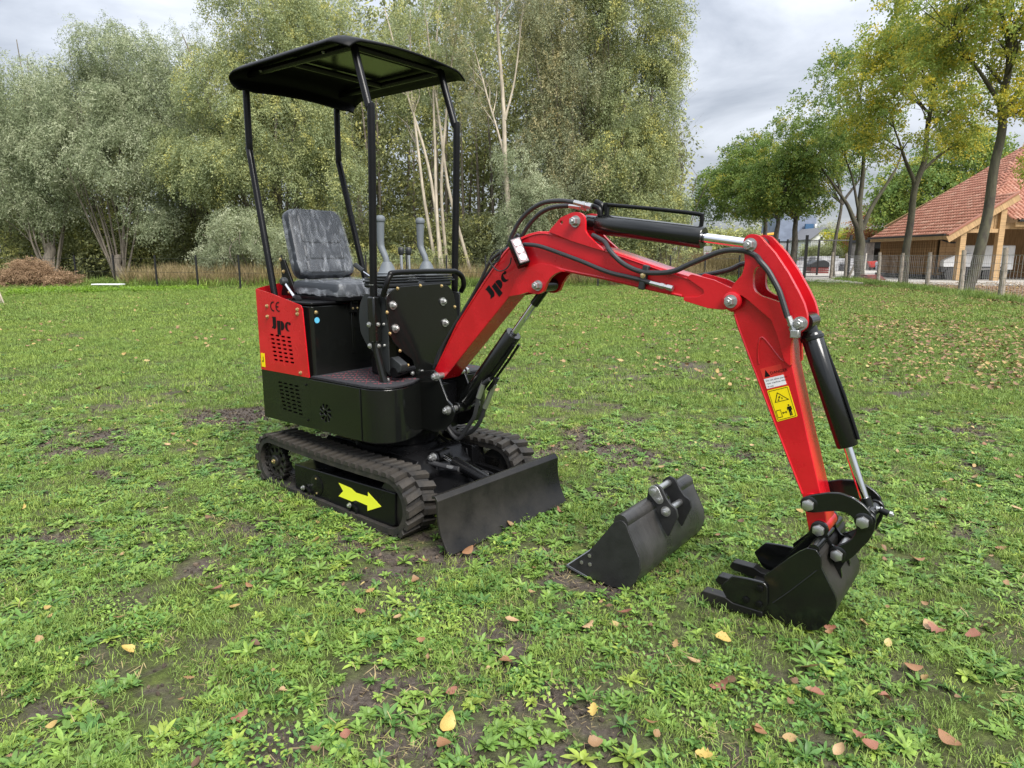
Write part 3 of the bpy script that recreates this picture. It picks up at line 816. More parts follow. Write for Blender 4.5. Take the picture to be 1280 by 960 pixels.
# ------------------------------------------------------------------ trees along the right side
RG = 'broadleaf trees along the right hand fence'
def ptrunk(D, pts, r0, r1): return ([wp(a, b, D) if (k or b < 335) else (wx(a, D), D, 0) for k, (a, b) in enumerate(pts)], r0, r1)
D1 = 25.5
make_tree('maple_tree', 'nearest right hand tree with a thick leaning grey trunk in front of the barn', (wx(1212, D1), D1),
          [ptrunk(D1, [(1212, 364), (1226, 310), (1240, 230), (1251, 160), (1256, 110), (1262, 40)], .205, .10), ptrunk(D1, [(1251, 150), (1275, 110), (1310, 60)], .10, .04), ptrunk(D1, [(1252, 135), (1225, 90), (1190, 40)], .09, .03)],
          [B(1190, 40, D1 + 1, 2.2, 1.4, 520), B(1250, 30, D1, 2.4, 2.0, 800), B(1185, 100, D1, 1.3, .7, 160), B(1320, 60, D1, 2.6, 2.4, 700), B(1270, 125, D1 - .5, 1.3, .6, 160), B(1170, -20, D1, 2.4, 1.6, 480), B(1260, -80, D1, 3.4, 2.6, 900), B(1215, 150, D1 + 1, .9, .5, 70), B(1295, 190, D1, .8, 1.0, 100)], C_YEL, BK4, droop=.5, seed=101, group=RG, gap=.50, gscale=1.3, scl=(.5, .85), twigs=1, lr=.045, lim0=.62, limbs=44)
D2 = 31.5
make_tree('maple_tree', 'second right hand tree with a forked trunk crossing the barn roof edge', (wx(1131, D2), D2),
          [ptrunk(D2, [(1131, 355), (1135, 300), (1143, 240), (1157, 190), (1163, 130), (1168, 60)], .185, .06), ptrunk(D2, [(1144, 232), (1130, 195), (1118, 160)], .10, .03), ptrunk(D2, [(1150, 215), (1180, 190), (1212, 170)], .08, .03)],
          [B(1110, 95, D2, 2.0, 1.7, 520), B(1160, 60, D2, 2.2, 1.8, 600), B(1175, 120, D2, 1.6, 1.3, 360), B(1090, 150, D2, 1.5, 1.0, 280), B(1130, 180, D2 - .5, 1.4, .7, 180), B(1200, 165, D2, 1.2, .8, 170), B(1125, 30, D2, 1.8, 1.2, 300)], C_YEL, BK4, droop=.5, seed=102, group=RG, gap=.495, gscale=1.2, scl=(.55, .9), twigs=1, lim0=.6, limbs=40)
D3 = 38
make_tree('maple_tree', 'third right hand tree dividing low into spreading limbs left of the barn', (wx(1077, D3), D3),
          [ptrunk(D3, [(1076, 347), (1075, 310), (1074, 285)], .27, .21), ptrunk(D3, [(1073, 288), (1062, 262), (1045, 235), (1010, 190)], .15, .03), ptrunk(D3, [(1074, 285), (1076, 240), (1080, 190), (1075, 120)], .17, .04), ptrunk(D3, [(1077, 287), (1095, 250), (1118, 215), (1130, 180)], .13, .03), ptrunk(D3, [(1074, 270), (1066, 225), (1050, 180)], .09, .02)],
          [B(1060, 100, D3, 2.3, 2.3, 620), B(1020, 150, D3, 2.2, 1.8, 560), B(1085, 150, D3, 1.8, 1.5, 380), B(1000, 200, D3, 1.3, .9, 200), B(1045, 190, D3, 1.8, .9, 260), B(1075, 60, D3, 1.2, 1.0, 160)], C_MAP, BK4, droop=.5, seed=103, group=RG, gap=.50, gscale=1.1, scl=(.55, .95), twigs=1, lim0=.6, limbs=40)
for i, (D4, px, lean, cx, cy, rx, ry, n, lab) in enumerate([
        (44, 1043, [(1043, 345), (1044, 300), (1052, 255), (1045, 215), (1040, 180)], 1030, 190, 1.8, 1.8, 420, 'fourth right hand tree with a thin leaning dark trunk beside the black gate'),
        (40, 990, [(991, 346), (993, 300), (994, 275), (985, 250), (975, 215)], 985, 225, 2.5, 1.7, 950, 'fifth right hand tree with a green crown behind the top of the digging arm'),
        (46, 968, [(969, 343), (970, 300), (972, 275), (965, 240), (955, 210)], 950, 205, 2.6, 2.2, 950, 'sixth right hand tree with a dense green crown left of the digging arm'),
        (50, 957, [(957, 342), (957, 300), (955, 270), (945, 240), (930, 215)], 915, 235, 2.7, 2.0, 1000, 'farthest right hand tree with a low dark green crown by the sky gap')]):
    bl = [B(cx, cy, D4, rx, ry, n), B(cx + 24, cy + 22, D4, rx * .7, ry * .55, n // 4), B(cx - 26, cy + 24, D4, rx * .75, ry * .5, n // 3), B(cx + 5, cy - 30, D4, rx * .6, ry * .6, n // 4)]
    make_tree('maple_tree', lab, (wx(px, D4), D4), [ptrunk(D4, lean, .20 if i else .12, .05), ptrunk(D4, [lean[2], (lean[2][0] + 18, lean[2][1] - 25), (lean[2][0] + 35, lean[2][1] - 50)], .10, .03)],
              bl, C_MAP, BK3, droop=.5, seed=110 + i, group=RG, gap=.48, gscale=1.1, scl=(.65, 1.05), lim0=.5, limbs=34)
make_tree('dense_tree', 'big dark green tree behind the barn roof', (wx(1165, 62), 62), [([(wx(1165, 62), 62, 0), (wx(1165, 62), 62, 6)], .4, .2)],
          [B(1155, 235, 62, 4.0, 3.2, 900), B(1205, 200, 62, 3.6, 3.2, 700), B(1115, 262, 62, 1.6, 1.8, 160), B(1190, 260, 62, 3.5, 2, 300)], C_MAP, BK3, seed=120, limbs=8, gap=.40, scl=(1.2, 2.0))
make_tree('autumn_tree', 'russet autumn tree seen under the branches left of the barn', (wx(1112, 70), 70), [([(wx(1112, 70), 70, 0), (wx(1112, 70), 70, 4)], .3, .15)],
          [B(1110, 280, 70, 3.4, 2.4, 500), B(1090, 300, 70, 2.2, 1.4, 220), B(1128, 262, 70, 2.0, 2.0, 160)], C_RUS, BK3, seed=121, limbs=14, gap=.44, scl=(1.0, 1.7), twigs=1)
make_tree('autumn_tree', 'rounded brownish tree above the white house', (wx(1036, 85), 85), [([(wx(1036, 85), 85, 0), (wx(1036, 85), 85, 3)], .3, .15)],
          [B(1036, 292, 85, 1.9, 1.6, 260)], C_BRN, BK3, seed=122, limbs=6, gap=.3, scl=(1.1, 1.6))
hedge = mass('hedge', 'clipped dark green hedge in front of the white house', 'hedge', wx(1004, 70), wx(1048, 70), 69.5, 70.5, 0, 2.3, 900, C_SHD, (.5, .8), gap=.2, kind=None)
realise(hedge, list(C_SHD.objects))
mass('shrub_belt', 'mixed yellow and brown autumn shrubs beyond the parking yard', 'shrubs', wx(1040, 75), wx(1110, 75), 74, 78, 0, 4.2, 1300, C_YEL, (.9, 1.4), gap=.40)
mass('shrub_belt', 'low distant trees on the horizon behind the digging arm', 'shrubs', wx(860, 110), wx(1010, 110), 108, 114, 0, 5.5, 1300, C_SHD, (1.6, 2.6), gap=.36)


# ------------------------------------------------------------------ yard, fences and buildings
WOODP = mat('weathered_post', (0.25, 0.215, 0.17), 0.9, var=.35, vscale=14, bump=.9, bscale=30, stretch=(1, 1, .2))
WIRE = mat('galvanised_wire', (0.42, 0.42, 0.42), 0.45, metal=.8)
BLKM = mat('black_steel', (0.012, 0.012, 0.013), 0.45)
LARCH = mat('new_larch', (0.42, 0.27, 0.13), 0.7, var=.18, vscale=3, stretch=(6, 6, .5), bump=.2, bscale=30)
LARCHD = mat('larch_cladding', (0.34, 0.21, 0.10), 0.75, var=.25, vscale=3, stretch=(6, 6, .5), bump=.2, bscale=30)
PLINTH = mat('dark_plinth', (0.03, 0.03, 0.032), 0.7)
WHITE = mat('white_paint', (0.72, 0.73, 0.74), 0.4, var=.06, vscale=2)
GRAVEL = mat('gravel', (0.30, 0.28, 0.25), 0.95, col2=(0.42, 0.39, 0.35), vscale=4, detail=8, bump=.6, bscale=30)
BROWNM = mat('leaf_mulch', (0.15, 0.095, 0.06), 0.95, col2=(0.24, 0.16, 0.10), vscale=5, detail=8, bump=.8, bscale=20)

def sheet(name, pts, z, m):
    o = MB().prism(pts, z - .05, z, axis='z').build(name, m); o['kind'] = 'structure'; return o
sheet('mulch_strip', [(14.2, 17), (18.5, 38.6), (21.0, 38.6), (30, 30), (30, 17)], .035, BROWNM)
sheet('gravel_yard', [(16.2, 33.5), (14, 38), (16, 66), (60, 66), (60, 30.5), (21, 30.5)], .06, GRAVEL)

# wire stock fence on split timber posts
wf = empty('stock_fence', (16.0, 28, 0))
tag(wf, 'wire stock fence on weathered timber posts running along the right side of the lawn', 'fence')
posts = [(15.242, 21.109), (16.202, 24.483), (17.154, 28.060), (17.504, 30.668), (18.204, 33.805), (19.184, 39.177), (18.861, 40.265)]
posts = [(15.75 - 1.5, 14.0), (15.35 - .6, 17.2)] + posts
pm = MB(); pr = []
for i, (x, y) in enumerate(posts):
    b = MB()
    r_ = .085
    ln = rr.uniform(-.05, .05)
    b.tube([(0, 0, -.05), (ln * .5 + .01, 0, .8), (ln, .01, 1.56 + rr.uniform(-.08, .05))], [r_ * 1.05, r_, r_ * .85], 9)
    o = b.build('timber_post', WOODP, wf, sharp=50)
    o.location = (x - 16, y - 28, 0); pr.append((x, y))
b = MB(); b.tube([(0, 0, -.05), (.55, -.1, 1.45)], [.07, .06], 8); o = b.build('timber_post', WOODP, wf, sharp=50); o.location = (posts[-2][0] - 16 + .05, posts[-2][1] - 28 - .15, 0)
b = MB(); b.tube([(0, 0, -.05), (.02, 0, 1.5)], [.055, .05], 8); o = b.build('timber_post', mat('pale_post', (.5, .47, .42), .8), wf, sharp=50); o.location = (posts[-2][0] - 16 + .6, posts[-2][1] - 28 - .9, 0)
b = MB()
for i in range(len(pr) - 1):
    (x0, y0), (x1, y1) = pr[i], pr[i + 1]
    L_ = math.hypot(x1 - x0, y1 - y0); n = max(2, int(L_ / .17))
    for z in (.12, .3, .48, .68, .9, 1.12, 1.38):
        p = [(x0 + (x1 - x0) * k / 4 - 16 - .09, y0 + (y1 - y0) * k / 4 - 28, z - .03 * math.sin(math.pi * k / 4) * rr.random()) for k in range(5)]
        b.tube(p, .006 if z < 1.2 else .008, 3, cap=False)
    for k in range(n):
        t = k / n; x = x0 + (x1 - x0) * t - 16 - .09; y = y0 + (y1 - y0) * t - 28; w = rr.uniform(-.015, .015)
        b.tube([(x, y, .10), (x + w, y, .7), (x, y, 1.38)], .0045, 3, cap=False)
b.build('wire_netting', WIRE, wf, kind='stuff')

# black steel fence round the back
bf = empty('chain_link_fence', (0, 30, 0))
tag(bf, 'low black chain link fence on thin black posts along the back of the lawn', 'fence')
line = [(-21.805, 31.080), (-19.134, 29.875), (-17.443, 29.875), (-15.032, 28.759), (-12.888, 27.856), (-10.834, 27.072)]
line = line + [(line[-1][0] + 1.62 * k, line[-1][1] + .0 + .28 * k) for k in range(1, 16)]
line = [(line[0][0] - 3.4, line[0][1] + .2), (line[0][0] - 1.7, line[0][1] + .1)] + line
line = [p for p in line if p[0] < 12.5]
for (x, y) in line:
    o = MB().box((0, 0, .66), (.06, .06, 1.46)).build('fence_post', BLKM, bf); o.location = (x, y - 30, 0)
b = MB()
for (x0, y0), (x1, y1) in zip(line[:-1], line[1:]):
    for z in (.1, .68, 1.24): b.tube([(x0, y0 - 30.03, z), (x1, y1 - 30.03, z)], .007, 3, cap=False)
    n = 12
    for k in range(n):
        for s in (-1, 1):
            t0 = (k + .5) / n; dt = .57 / 1.62 * s
            z0, z1 = .1, 1.24; t1 = t0 + dt * 1.0
            if t1 < 0: z1 = z0 + (z1 - z0) * (t0 / -dt); t1 = 0
            if t1 > 1: z1 = z0 + (z1 - z0) * ((1 - t0) / dt); t1 = 1
            b.tube([(x0 + (x1 - x0) * t0, y0 + (y1 - y0) * t0 - 30.03, z0), (x0 + (x1 - x0) * t1, y0 + (y1 - y0) * t1 - 30.03, z1)], .0022, 3, cap=False)
b.build('wire_netting', BLKM, bf, kind='stuff')

gate = empty('steel_gate', (16.8, 39, 0))
tag(gate, 'tall black steel mesh gate between two thick square posts at the corner of the yard', 'gate')
gp = [(17.287, 40.265), (19.856, 40.265)]
for x, y in gp:
    o = MB().box((0, 0, 1.25), (.13, .13, 2.6)).build('gate_post', BLKM, gate); o.location = (x - 16.8, y - 39, 0)
b = MB()
(x0, y0), (x1, y1) = gp
for z in (.15, 2.25): b.tube([(x0 - 16.8, y0 - 39, z), (x1 - 16.8, y1 - 39, z)], .03, 6)
for k in range(1, 22):
    t = k / 22; b.tube([(x0 + (x1 - x0) * t - 16.8, y0 - 39, .15), (x0 + (x1 - x0) * t - 16.8, y0 - 39, 2.25)], .006, 3)
b.build('gate_mesh', BLKM, gate, kind='stuff')
f2 = empty('panel_fence', (15, 47, 0))
tag(f2, 'tall black panel fence behind the small trees left of the gate', 'fence')
fp = [(wx(p, 47), 47) for p in (958, 972, 983, 995, 1022.5, 1041)]
for x, y in fp:
    o = MB().box((0, 0, 1.2), (.10, .10, 2.55)).build('fence_post', BLKM, f2); o.location = (x - 15, 0, 0)
b = MB()
for (x0, y0), (x1, y1) in zip(fp[:-2], fp[1:-1]):
    for z in (.2, 1.2, 2.3): b.tube([(x0 - 15, 0, z), (x1 - 15, 0, z)], .02, 4)
    for k in range(1, 12):
        x = x0 + (x1 - x0) * k / 12 - 15; b.tube([(x, 0, .2), (x, 0, 2.3)], .008, 3)
b.build('fence_mesh', BLKM, f2, kind='stuff')

# the timber barn: coordinates laid out about the camera and enlarged to their true distance
K = 1.29
def bc(x, y, z): return Vector((x * K, y * K, 1.35 + (z - 1.35) * K))
barn = empty('timber_barn', (17.9 * K, 28 * K, 0)); BO = Vector(barn.location)
tag(barn, 'new timber barn with an orange clay tile roof and an open porch at the right', 'barn')
TILE = bpy.data.materials.new('clay_tile'); TILE.use_nodes = True
N, L = TILE.node_tree.nodes, TILE.node_tree.links
bs = N['Principled BSDF']; bs.inputs['Roughness'].default_value = .7
at = N.new('ShaderNodeAttribute'); at.attribute_name = 'tint'
r = N.new('ShaderNodeValToRGB'); el = r.color_ramp.elements
for p, c in ((0, (.29, .115, .07)), (.35, (.34, .14, .09)), (.75, (.38, .17, .11)), (1, (.42, .23, .16))):
    e = el.new(p) if p not in (0, 1) else el[0 if p == 0 else -1]; e.color = (*c, 1)
L.new(at.outputs['Fac'], r.inputs[0]); L.new(r.outputs[0], bs.inputs['Base Color'])
def tile_slope(name, origin, along, up, n_al, n_up, w, h, clip=None):
    """pantile slope: every tile a curved, overlapping piece"""
    al, u = Vector(along).normalized(), Vector(up).normalized(); nrm = al.cross(u).normalized()
    if nrm.z < 0: nrm = -nrm
    V, F, T = [], [], []
    prof = [(0, .0), (.12, .045), (.3, .07), (.45, .045), (.58, .0), (.8, -.015), (1.0, 0)]
    for j in range(n_up):
        for i in range(n_al):
            o = Vector(origin) + al * (i * w) + u * (j * h)
            c = o + al * w / 2 + u * h / 2
            if clip and not clip(c): continue
            t = rr.random(); a0 = len(V)
            for a, b in prof:
                V.append(tuple(o + al * a * w + nrm * (b + .035) - BO)); 
            for a, b in prof:
                V.append(tuple(o + al * a * w + u * h * 1.04 + nrm * (b + .004) - BO))
            for a, b in prof:
                V.append(tuple(o + al * a * w + nrm * (b - .0) - BO))
            for k in range(len(prof) - 1):
                F.append((a0 + k, a0 + k + 1, a0 + 7 + k + 1, a0 + 7 + k)); T.append(t)
                F.append((a0 + 14 + k, a0 + 14 + k + 1, a0 + k + 1, a0 + k)); T.append(t * .5)
    me = raw_mesh(name, V, F, [TILE])
    at_ = me.attributes.new('tint', 'FLOAT', 'FACE'); at_.data.foreach_set('value', np.array(T, dtype=np.float32))
    o = link(bpy.data.objects.new(name, me), barn); o['kind'] = 'stuff'
    return o
sl = .625
def rise_l(x): return 2.3 + sl * (x - 17.9)
def rise_f(y): return 2.9 + .65 * (y - 28)
upL = bc(19, 28, rise_l(19)) - bc(18, 28, rise_l(18))
tile_slope('roof_tiles', bc(17.72, 28, rise_l(17.72)), (0, 1, 0), upL, 34, 33, .235, .34,
           clip=lambda c: (c.x / K < 20.3 or (c.z - 1.35) / K + 1.35 < rise_f(c.y / K) + .12) and c.y / K < 34.1)
upF = bc(20, 29, rise_f(29)) - bc(20, 28, rise_f(28))
tile_slope('roof_tiles', bc(20.15, 27.85, rise_f(27.85)), (1, 0, 0), upF, 66, 29, .235, .34,
           clip=lambda c: c.x / K < 30 and ((c.z - 1.35) / K + 1.35 < rise_l(c.x / K) + .12))
# boarding under the tiles
b = MB()
def slab(b, pts, t=.06):
    vs = [Vector(p) - BO for p in pts]
    n = (vs[1] - vs[0]).cross(vs[2] - vs[0]).normalized()
    if n.z < 0: n = -n
    top = [b.b.verts.new(v - n * .02) for v in vs]; bot = [b.b.verts.new(v - n * (t + .02)) for v in vs]
    b._quad(top); b._quad(bot[::-1])
    for i in range(len(vs)): b._quad((top[i], top[(i + 1) % len(vs)], bot[(i + 1) % len(vs)], bot[i]))
slab(b, [bc(17.75, 28, rise_l(17.75)), bc(20.3, 28, rise_l(20.3)), bc(20.3, 29.3, rise_l(20.3)), bc(25.2, 34, rise_l(25.2)), bc(17.75, 34, rise_l(17.75))])
slab(b, [bc(20.3, 27.9, rise_f(27.9)), bc(30, 27.9, rise_f(27.9)), bc(30, 34, rise_f(34)), bc(25, 34, rise_f(34)), bc(20.3, 29.3, rise_f(29.3))])
slab(b, [bc(25.2, 34, 6.8), bc(30, 34, 6.8), bc(30, 39, 3.0), bc(21, 39, 3.0)])
b.build('roof_deck', LARCHD, barn)
# barge board, fascia, gutter
def beam(name, a, c, w, h, m, par=None):
    a, c = Vector(a) - BO, Vector(c) - BO
    d = c - a; q = d.to_track_quat('X', 'Z')
    o = MB().box((0, 0, 0), (d.length, w, h)).build(name, m, par or barn, bevel=.008)
    o.location = (a + c) / 2; o.rotation_mode = 'QUATERNION'; o.rotation_quaternion = q; return o
beam('barge_board', bc(17.7, 27.93, rise_l(17.7) - .17), bc(20.4, 27.93, rise_l(20.4) - .17), .05, .34, LARCH)
beam('verge_tiles', bc(17.7, 27.95, rise_l(17.7) + .02), bc(20.4, 27.95, rise_l(20.4) + .02), .2, .09, TILE)
beam('fascia_board', bc(17.74, 28.05, 2.12), bc(17.74, 34, 2.12), .04, .26, LARCH)
beam('gutter', bc(17.62, 28.0, 2.2), bc(17.62, 34, 2.2), .12, .10, BLKM)
beam('fascia_board', bc(20.35, 27.9, rise_f(27.8) - .16), bc(30, 27.9, rise_f(27.8) - .16), .05, .24, LARCH)
beam('gutter', bc(20.4, 27.8, rise_f(27.8) - .02), bc(30, 27.8, rise_f(27.8) - .02), .14, .11, BLKM)
ZB = .31
def post(x, y, z1, s=.30):
    beam('post', bc(x, y, ZB), bc(x, y, z1), s, s, LARCH)
for x, y, z1 in ((18.42, 28.15, 2.42), (19.95, 28.15, 3.2), (22.6, 28.15, 2.8), (26, 28.15, 2.8)): post(x, y, z1)
post(18.3, 31, 2.3, .2)
beam('beam', bc(18.55, 28.15, 2.36), bc(19.85, 28.15, 2.36), .2, .2, LARCH)
beam('beam', bc(20.1, 28.2, 2.55), bc(30, 28.2, 2.55), .2, .3, LARCH)
# gable infill boards
for k in range(8):
    x = 18.62 + k * .165
    beam('gable_board', bc(x, 28.2, 2.44), bc(x, 28.2, rise_l(x) - .1), .04, .19, LARCH)
# side wall of upright boards, set back under the eave, plus the back walls that keep the inside dark
for k in range(26):
    y = 29.4 + k * .175
    beam('wall_board', bc(18.22 + (k % 2) * .012, y, .55), bc(18.22 + (k % 2) * .012, y, 2.5), .045, .215, LARCHD)
for k in range(2):
    beam('wall_board', bc(18.22, 29.3, .55), bc(18.22, 29.3, 2.5), .06, .1, LARCH)
for k in range(5):
    x = 18.3 + .17 * k
    beam('wall_board', bc(x, 29.33 + (k % 2) * .01, .5), bc(x, 29.33 + (k % 2) * .01, 2.6), .045, .215, LARCHD)
beam('plinth', bc(18.2, 29.35, .42), bc(18.2, 34, .42), .2, .32, PLINTH)
beam('plinth', bc(18.25, 29.3, .42), bc(19.2, 29.3, .42), .2, .32, PLINTH)
b = MB()
for (xa, ya, xb, yb) in ((19.2, 33, 30, 33.02), (30, 28.4, 30.02, 33)):
    b.box(tuple((bc((xa + xb) / 2, (ya + yb) / 2, 1.6) - BO)), ((xb - xa) * K + .1, (yb - ya) * K + .1, 2.6 * K))
b.build('back_wall', LARCHD, barn)
b = MB().tube([bc(18.1, 29.25, 2.1) - BO, bc(18.3, 28.9, 1.95) - BO, bc(18.32, 28.6, 1.9) - BO, bc(18.36, 28.45, 1.9) - BO], .05, 8, smooth=3)
b.build('downpipe', BLKM, barn)
# white van bodies parked in the porch
tr = empty('parked_trailer', tuple(bc(20.0, 30.2, ZB)))
tag(tr, 'white box trailer parked in the open barn porch', 'trailer')
MB().box((0, 0, 1.25), (4.2, 2.0, 1.35)).build('trailer_body', WHITE, tr, bevel=.05)
MB().box((0, 0, .48), (4.0, 1.8, .22)).build('chassis', PLINTH, tr)
for s in (-1, 1):
    o = MB().lathe((0, -1.0, .34), (0, 1, 0), [(0, .2), (.02, .33), (.18, .33), (.2, .2)], 18).build('wheel', PLINTH, tr); o.location.x = s * .75
beam_m = mat('mudguard', (.02, .02, .022), .5)
MB().box((0, -1.06, .72), (3.0, .16, .08)).build('mudguard', beam_m, tr, bevel=.02)
t2 = empty('parked_trailer', tuple(bc(18.95, 29.6, ZB)))
tag(t2, 'low white car trailer with dark wheels just inside the left porch bay', 'trailer')
MB().prism(rnd([(-.75, .75), (.9, .75), (.9, 1.5), (-.2, 1.35), (-.75, 1.1)], .08), -.7, .7).build('trailer_body', WHITE, t2, bevel=.02)
for x in (-.3, .4): 
    o = MB().lathe((0, -.8, .36), (0, 1, 0), [(0, .2), (.02, .35), (.18, .35), (.2, .2)], 18).build('wheel', PLINTH, t2); o.location.x = x
MB().box((0, 0, .6), (1.6, 1.3, .25)).build('chassis', PLINTH, t2)

# things in the yard
REDB = mat('red_boards', (.16, .035, .03), .7, var=.3, vscale=6)
o = empty('board_stack', (wx(1090, 37.2), 37.2, .06)); tag(o, 'low stack of dark red boards lying beside the wire fence', 'boards')
for k in range(4):
    q = MB().box((0, 0, .035 + k * .075), (1.5 - k * .18, .5, .06), Euler((0, 0, .1 * k)).to_matrix()).build('board', REDB, o, bevel=.006)
bp_ = empty('covered_pallet', (wx(1023, 52), 52, .05)); bp_.scale = (.52, .6, .62); tag(bp_, 'black tarpaulin covered heap standing on reddish pallets behind the gate', 'pallet')
for k in range(3): MB().box((0, 0, .12 + k * .26), (2.6, 1.4, .22)).build('pallet', REDB, bp_, bevel=.02)
b = MB().prism(rnd([(-1.5, .75), (1.35, .75), (1.3, 1.3), (.5, 1.65), (-.7, 1.5), (-1.55, 1.1)], .2), -.8, .8); b.build('tarpaulin', mat('tarp', (.02, .022, .025), .5, bump=.8, bscale=6), bp_, bevel=.06)
STN = mat('grey_slabs', (.3, .3, .31), .8, var=.3, vscale=2)
sg = empty('slab_stack', (wx(1012, 60), 60, .05)); tag(sg, 'row of pale grey stone slab stacks across the far yard', 'slabs')
for k, (px, w, h, yy) in enumerate(((990, 2.2, .9, 60), (1012, 1.6, 1.25, 61), (1030, 2.4, 1.3, 60), (1048, 2.2, 1.1, 61), (1066, 1.8, .7, 60))):
    for j in range(3):
        q = MB().box((0, 0, h / 3 * (j + .5)), (w * rr.uniform(.85, 1), 1.2, h / 3 - .03)).build('slab', STN, sg, bevel=.02); q.location = (wx(px, yy) - wx(1012, 60), yy - 60, 0)
wh = empty('white_house', (wx(1014, 82), 82, 0)); tag(wh, 'small white house with a grey gable roof far behind the gate', 'house')
ROOFG = mat('grey_roof', (.13, .13, .14), .7)
b = MB().prism([(-1.5, 0), (1.5, 0), (1.5, 3.3), (.1, 4.4), (-.1, 4.4), (-1.5, 3.3)], -3, 3); b.build('wall', WHITE, wh)
for s in (-1, 1):
    b = MB().prism([(s * .0, 4.45), (s * 1.75, 3.12), (s * 1.75, 3.24), (0, 4.60)], -3.3, 3.3); b.build('roof', ROOFG, wh)
for x in (-.3, .3): MB().box((x, -3.03, 3.35), (.26, .08, .4)).build('window', PLINTH, wh)
for x in (-.8, .8): MB().box((x, -3.03, 1.4), (.5, .08, .8)).build('window', PLINTH, wh)
b = MB().box((2.5, 0, 1.7), (1.4, 4, 3.2)); b.build('annex', WHITE, wh)
fh = empty('long_building', (wx(982, 90), 90, 0)); tag(fh, 'long low building with a blue grey roof behind the small trees', 'building')
BLUEG = mat('blue_grey_roof', (.17, .20, .27), .6, var=.15, vscale=1)
MB().box((0, 0, 1.6), (4.6, 6, 3.2)).build('wall', mat('grey_render', (.4, .4, .42), .8), fh)
MB().prism([(-2.4, 3.2), (2.4, 3.2), (2.2, 6.4), (-2.2, 6.4)], -3.2, 3.2).build('roof', BLUEG, fh)
MB().box((1.2, -3.6, 2.6), (1.0, .3, 5.4)).build('door', mat('blue_door', (.04, .10, .2), .4), fh)
MB().box((2.0, -3.6, 2.6), (.25, .3, 5.4)).build('pillar', WHITE, fh)
dg = empty('yellow_machine', (wx(963, 64), 64, 0)); tag(dg, 'orange yellow construction machine peeking out behind the trees', 'machine')
YEL = mat('machine_yellow', (.62, .30, .02), .4)
MB().prism(rnd([(-.9, .8), (.9, .8), (.9, 2.2), (.4, 2.5), (.2, 3.5), (-.8, 3.4), (-.9, 2.2)], .1), -.7, .7).build('body', YEL, dg, bevel=.05)
MB().box((-.2, -.72, 2.9), (.7, .04, .7)).build('window', PLINTH, dg)
for x in (-.7, .7): MB().lathe((x, -.9, .55), (0, 1, 0), [(0, .3), (.03, .55), (1.77, .55), (1.8, .3)], 18).build('wheel', PLINTH, dg)
sh = empty('tool_shed', (wx(1090, 66), 66, 0)); sh.scale = (.46, 1, 1); tag(sh, 'low stone shed with a dark flat roof and open doorway left of the barn', 'shed')
SHB = mat('shed_stone', (.24, .21, .19), .9, var=.3, vscale=3, bump=.5, bscale=8)
MB().box((-2.2, 0, 1.3), (1.5, 3, 2.6)).build('wall', SHB, sh); MB().box((2.3, 0, 1.3), (1.3, 3, 2.6)).build('wall', SHB, sh)
MB().box((0, 1.4, 1.3), (3.4, .2, 2.6)).build('wall', mat('shed_inside', (.2, .17, .15), .9), sh)
MB().box((0, -.1, 2.72), (6.6, 3.6, .25)).build('roof', PLINTH, sh, bevel=.02)
MB().box((.3, -1.2, 2.3), (3.0, .15, .5)).build('lintel', BLKM, sh)
wb = empty('wheelbarrow', (wx(1091, 62), 62, .05)); wb.scale = (.55, .55, .6); tag(wb, 'bright red wheelbarrow tipped up in front of the stone shed', 'wheelbarrow')
REDP = mat('barrow_red', (.5, .03, .02), .4)
MB().prism(rnd([(-.75, 1.35), (.65, 1.45), (.25, .5), (-.25, .45)], .08), -.35, .35).build('tray', REDP, wb, bevel=.02)
MB().lathe((-.3, -.06, .28), (0, 1, 0), [(0, .2), (.02, .27), (.10, .27), (.12, .2)], 16).build('wheel', PLINTH, wb)
MB().tube([(-.5, -.3, .3), (.3, -.3, .5), (.95, -.3, 1.0)], .03, 6).tube([(-.5, .3, .3), (.3, .3, .5), (.95, .3, 1.0)], .03, 6).build('handle', BLKM, wb)
gb = empty('grey_bags', (wx(1104, 61), 61, .05)); gb.scale = (.6, .6, .6); tag(gb, 'pale grey bags heaped beside the red wheelbarrow', 'bags')
for i in range(4):
    q = MB().box((0, 0, .35), (.9, .7, .7)).build('bag', mat('bag_grey_%d' % i, (.32, .34, .38), .8) if i == 0 else MATS['bag_grey_0'], gb, bevel=.2, seg=4); q.location = ((i % 2) * 1.0 - .4, i * .2, (i // 2) * .65); q.rotation_euler = (0, rr.uniform(-.3, .3), rr.uniform(-.5, .5))

# pine notice sign behind the boom
sn = empty('notice_sign', (wx(884, 41), 41, 0)); tag(sn, 'thin post carrying small white and pink notices in the dry grass', 'sign')
MB().tube([(-.25, 0, 0), (-.25, 0, 1.95)], .02, 6).build('post', WIRE, sn)
MB().box((0, 0, 1.78), (.5, .02, .3)).build('panel', mat('notice_grey', (.5, .5, .5), .6), sn)
q = MB().box((0, 0, 1.42), (.48, .02, .36)).build('panel', WHITE, sn)
q2 = MB().lathe((0, -.02, 1.42), (0, -1, 0), [(0, .13), (.006, .13)], 20).build('symbol', mat('notice_pink', (.55, .12, .25), .6), q)
MB().box((0, 0, .95), (.48, .02, .22)).build('panel', WHITE, sn)

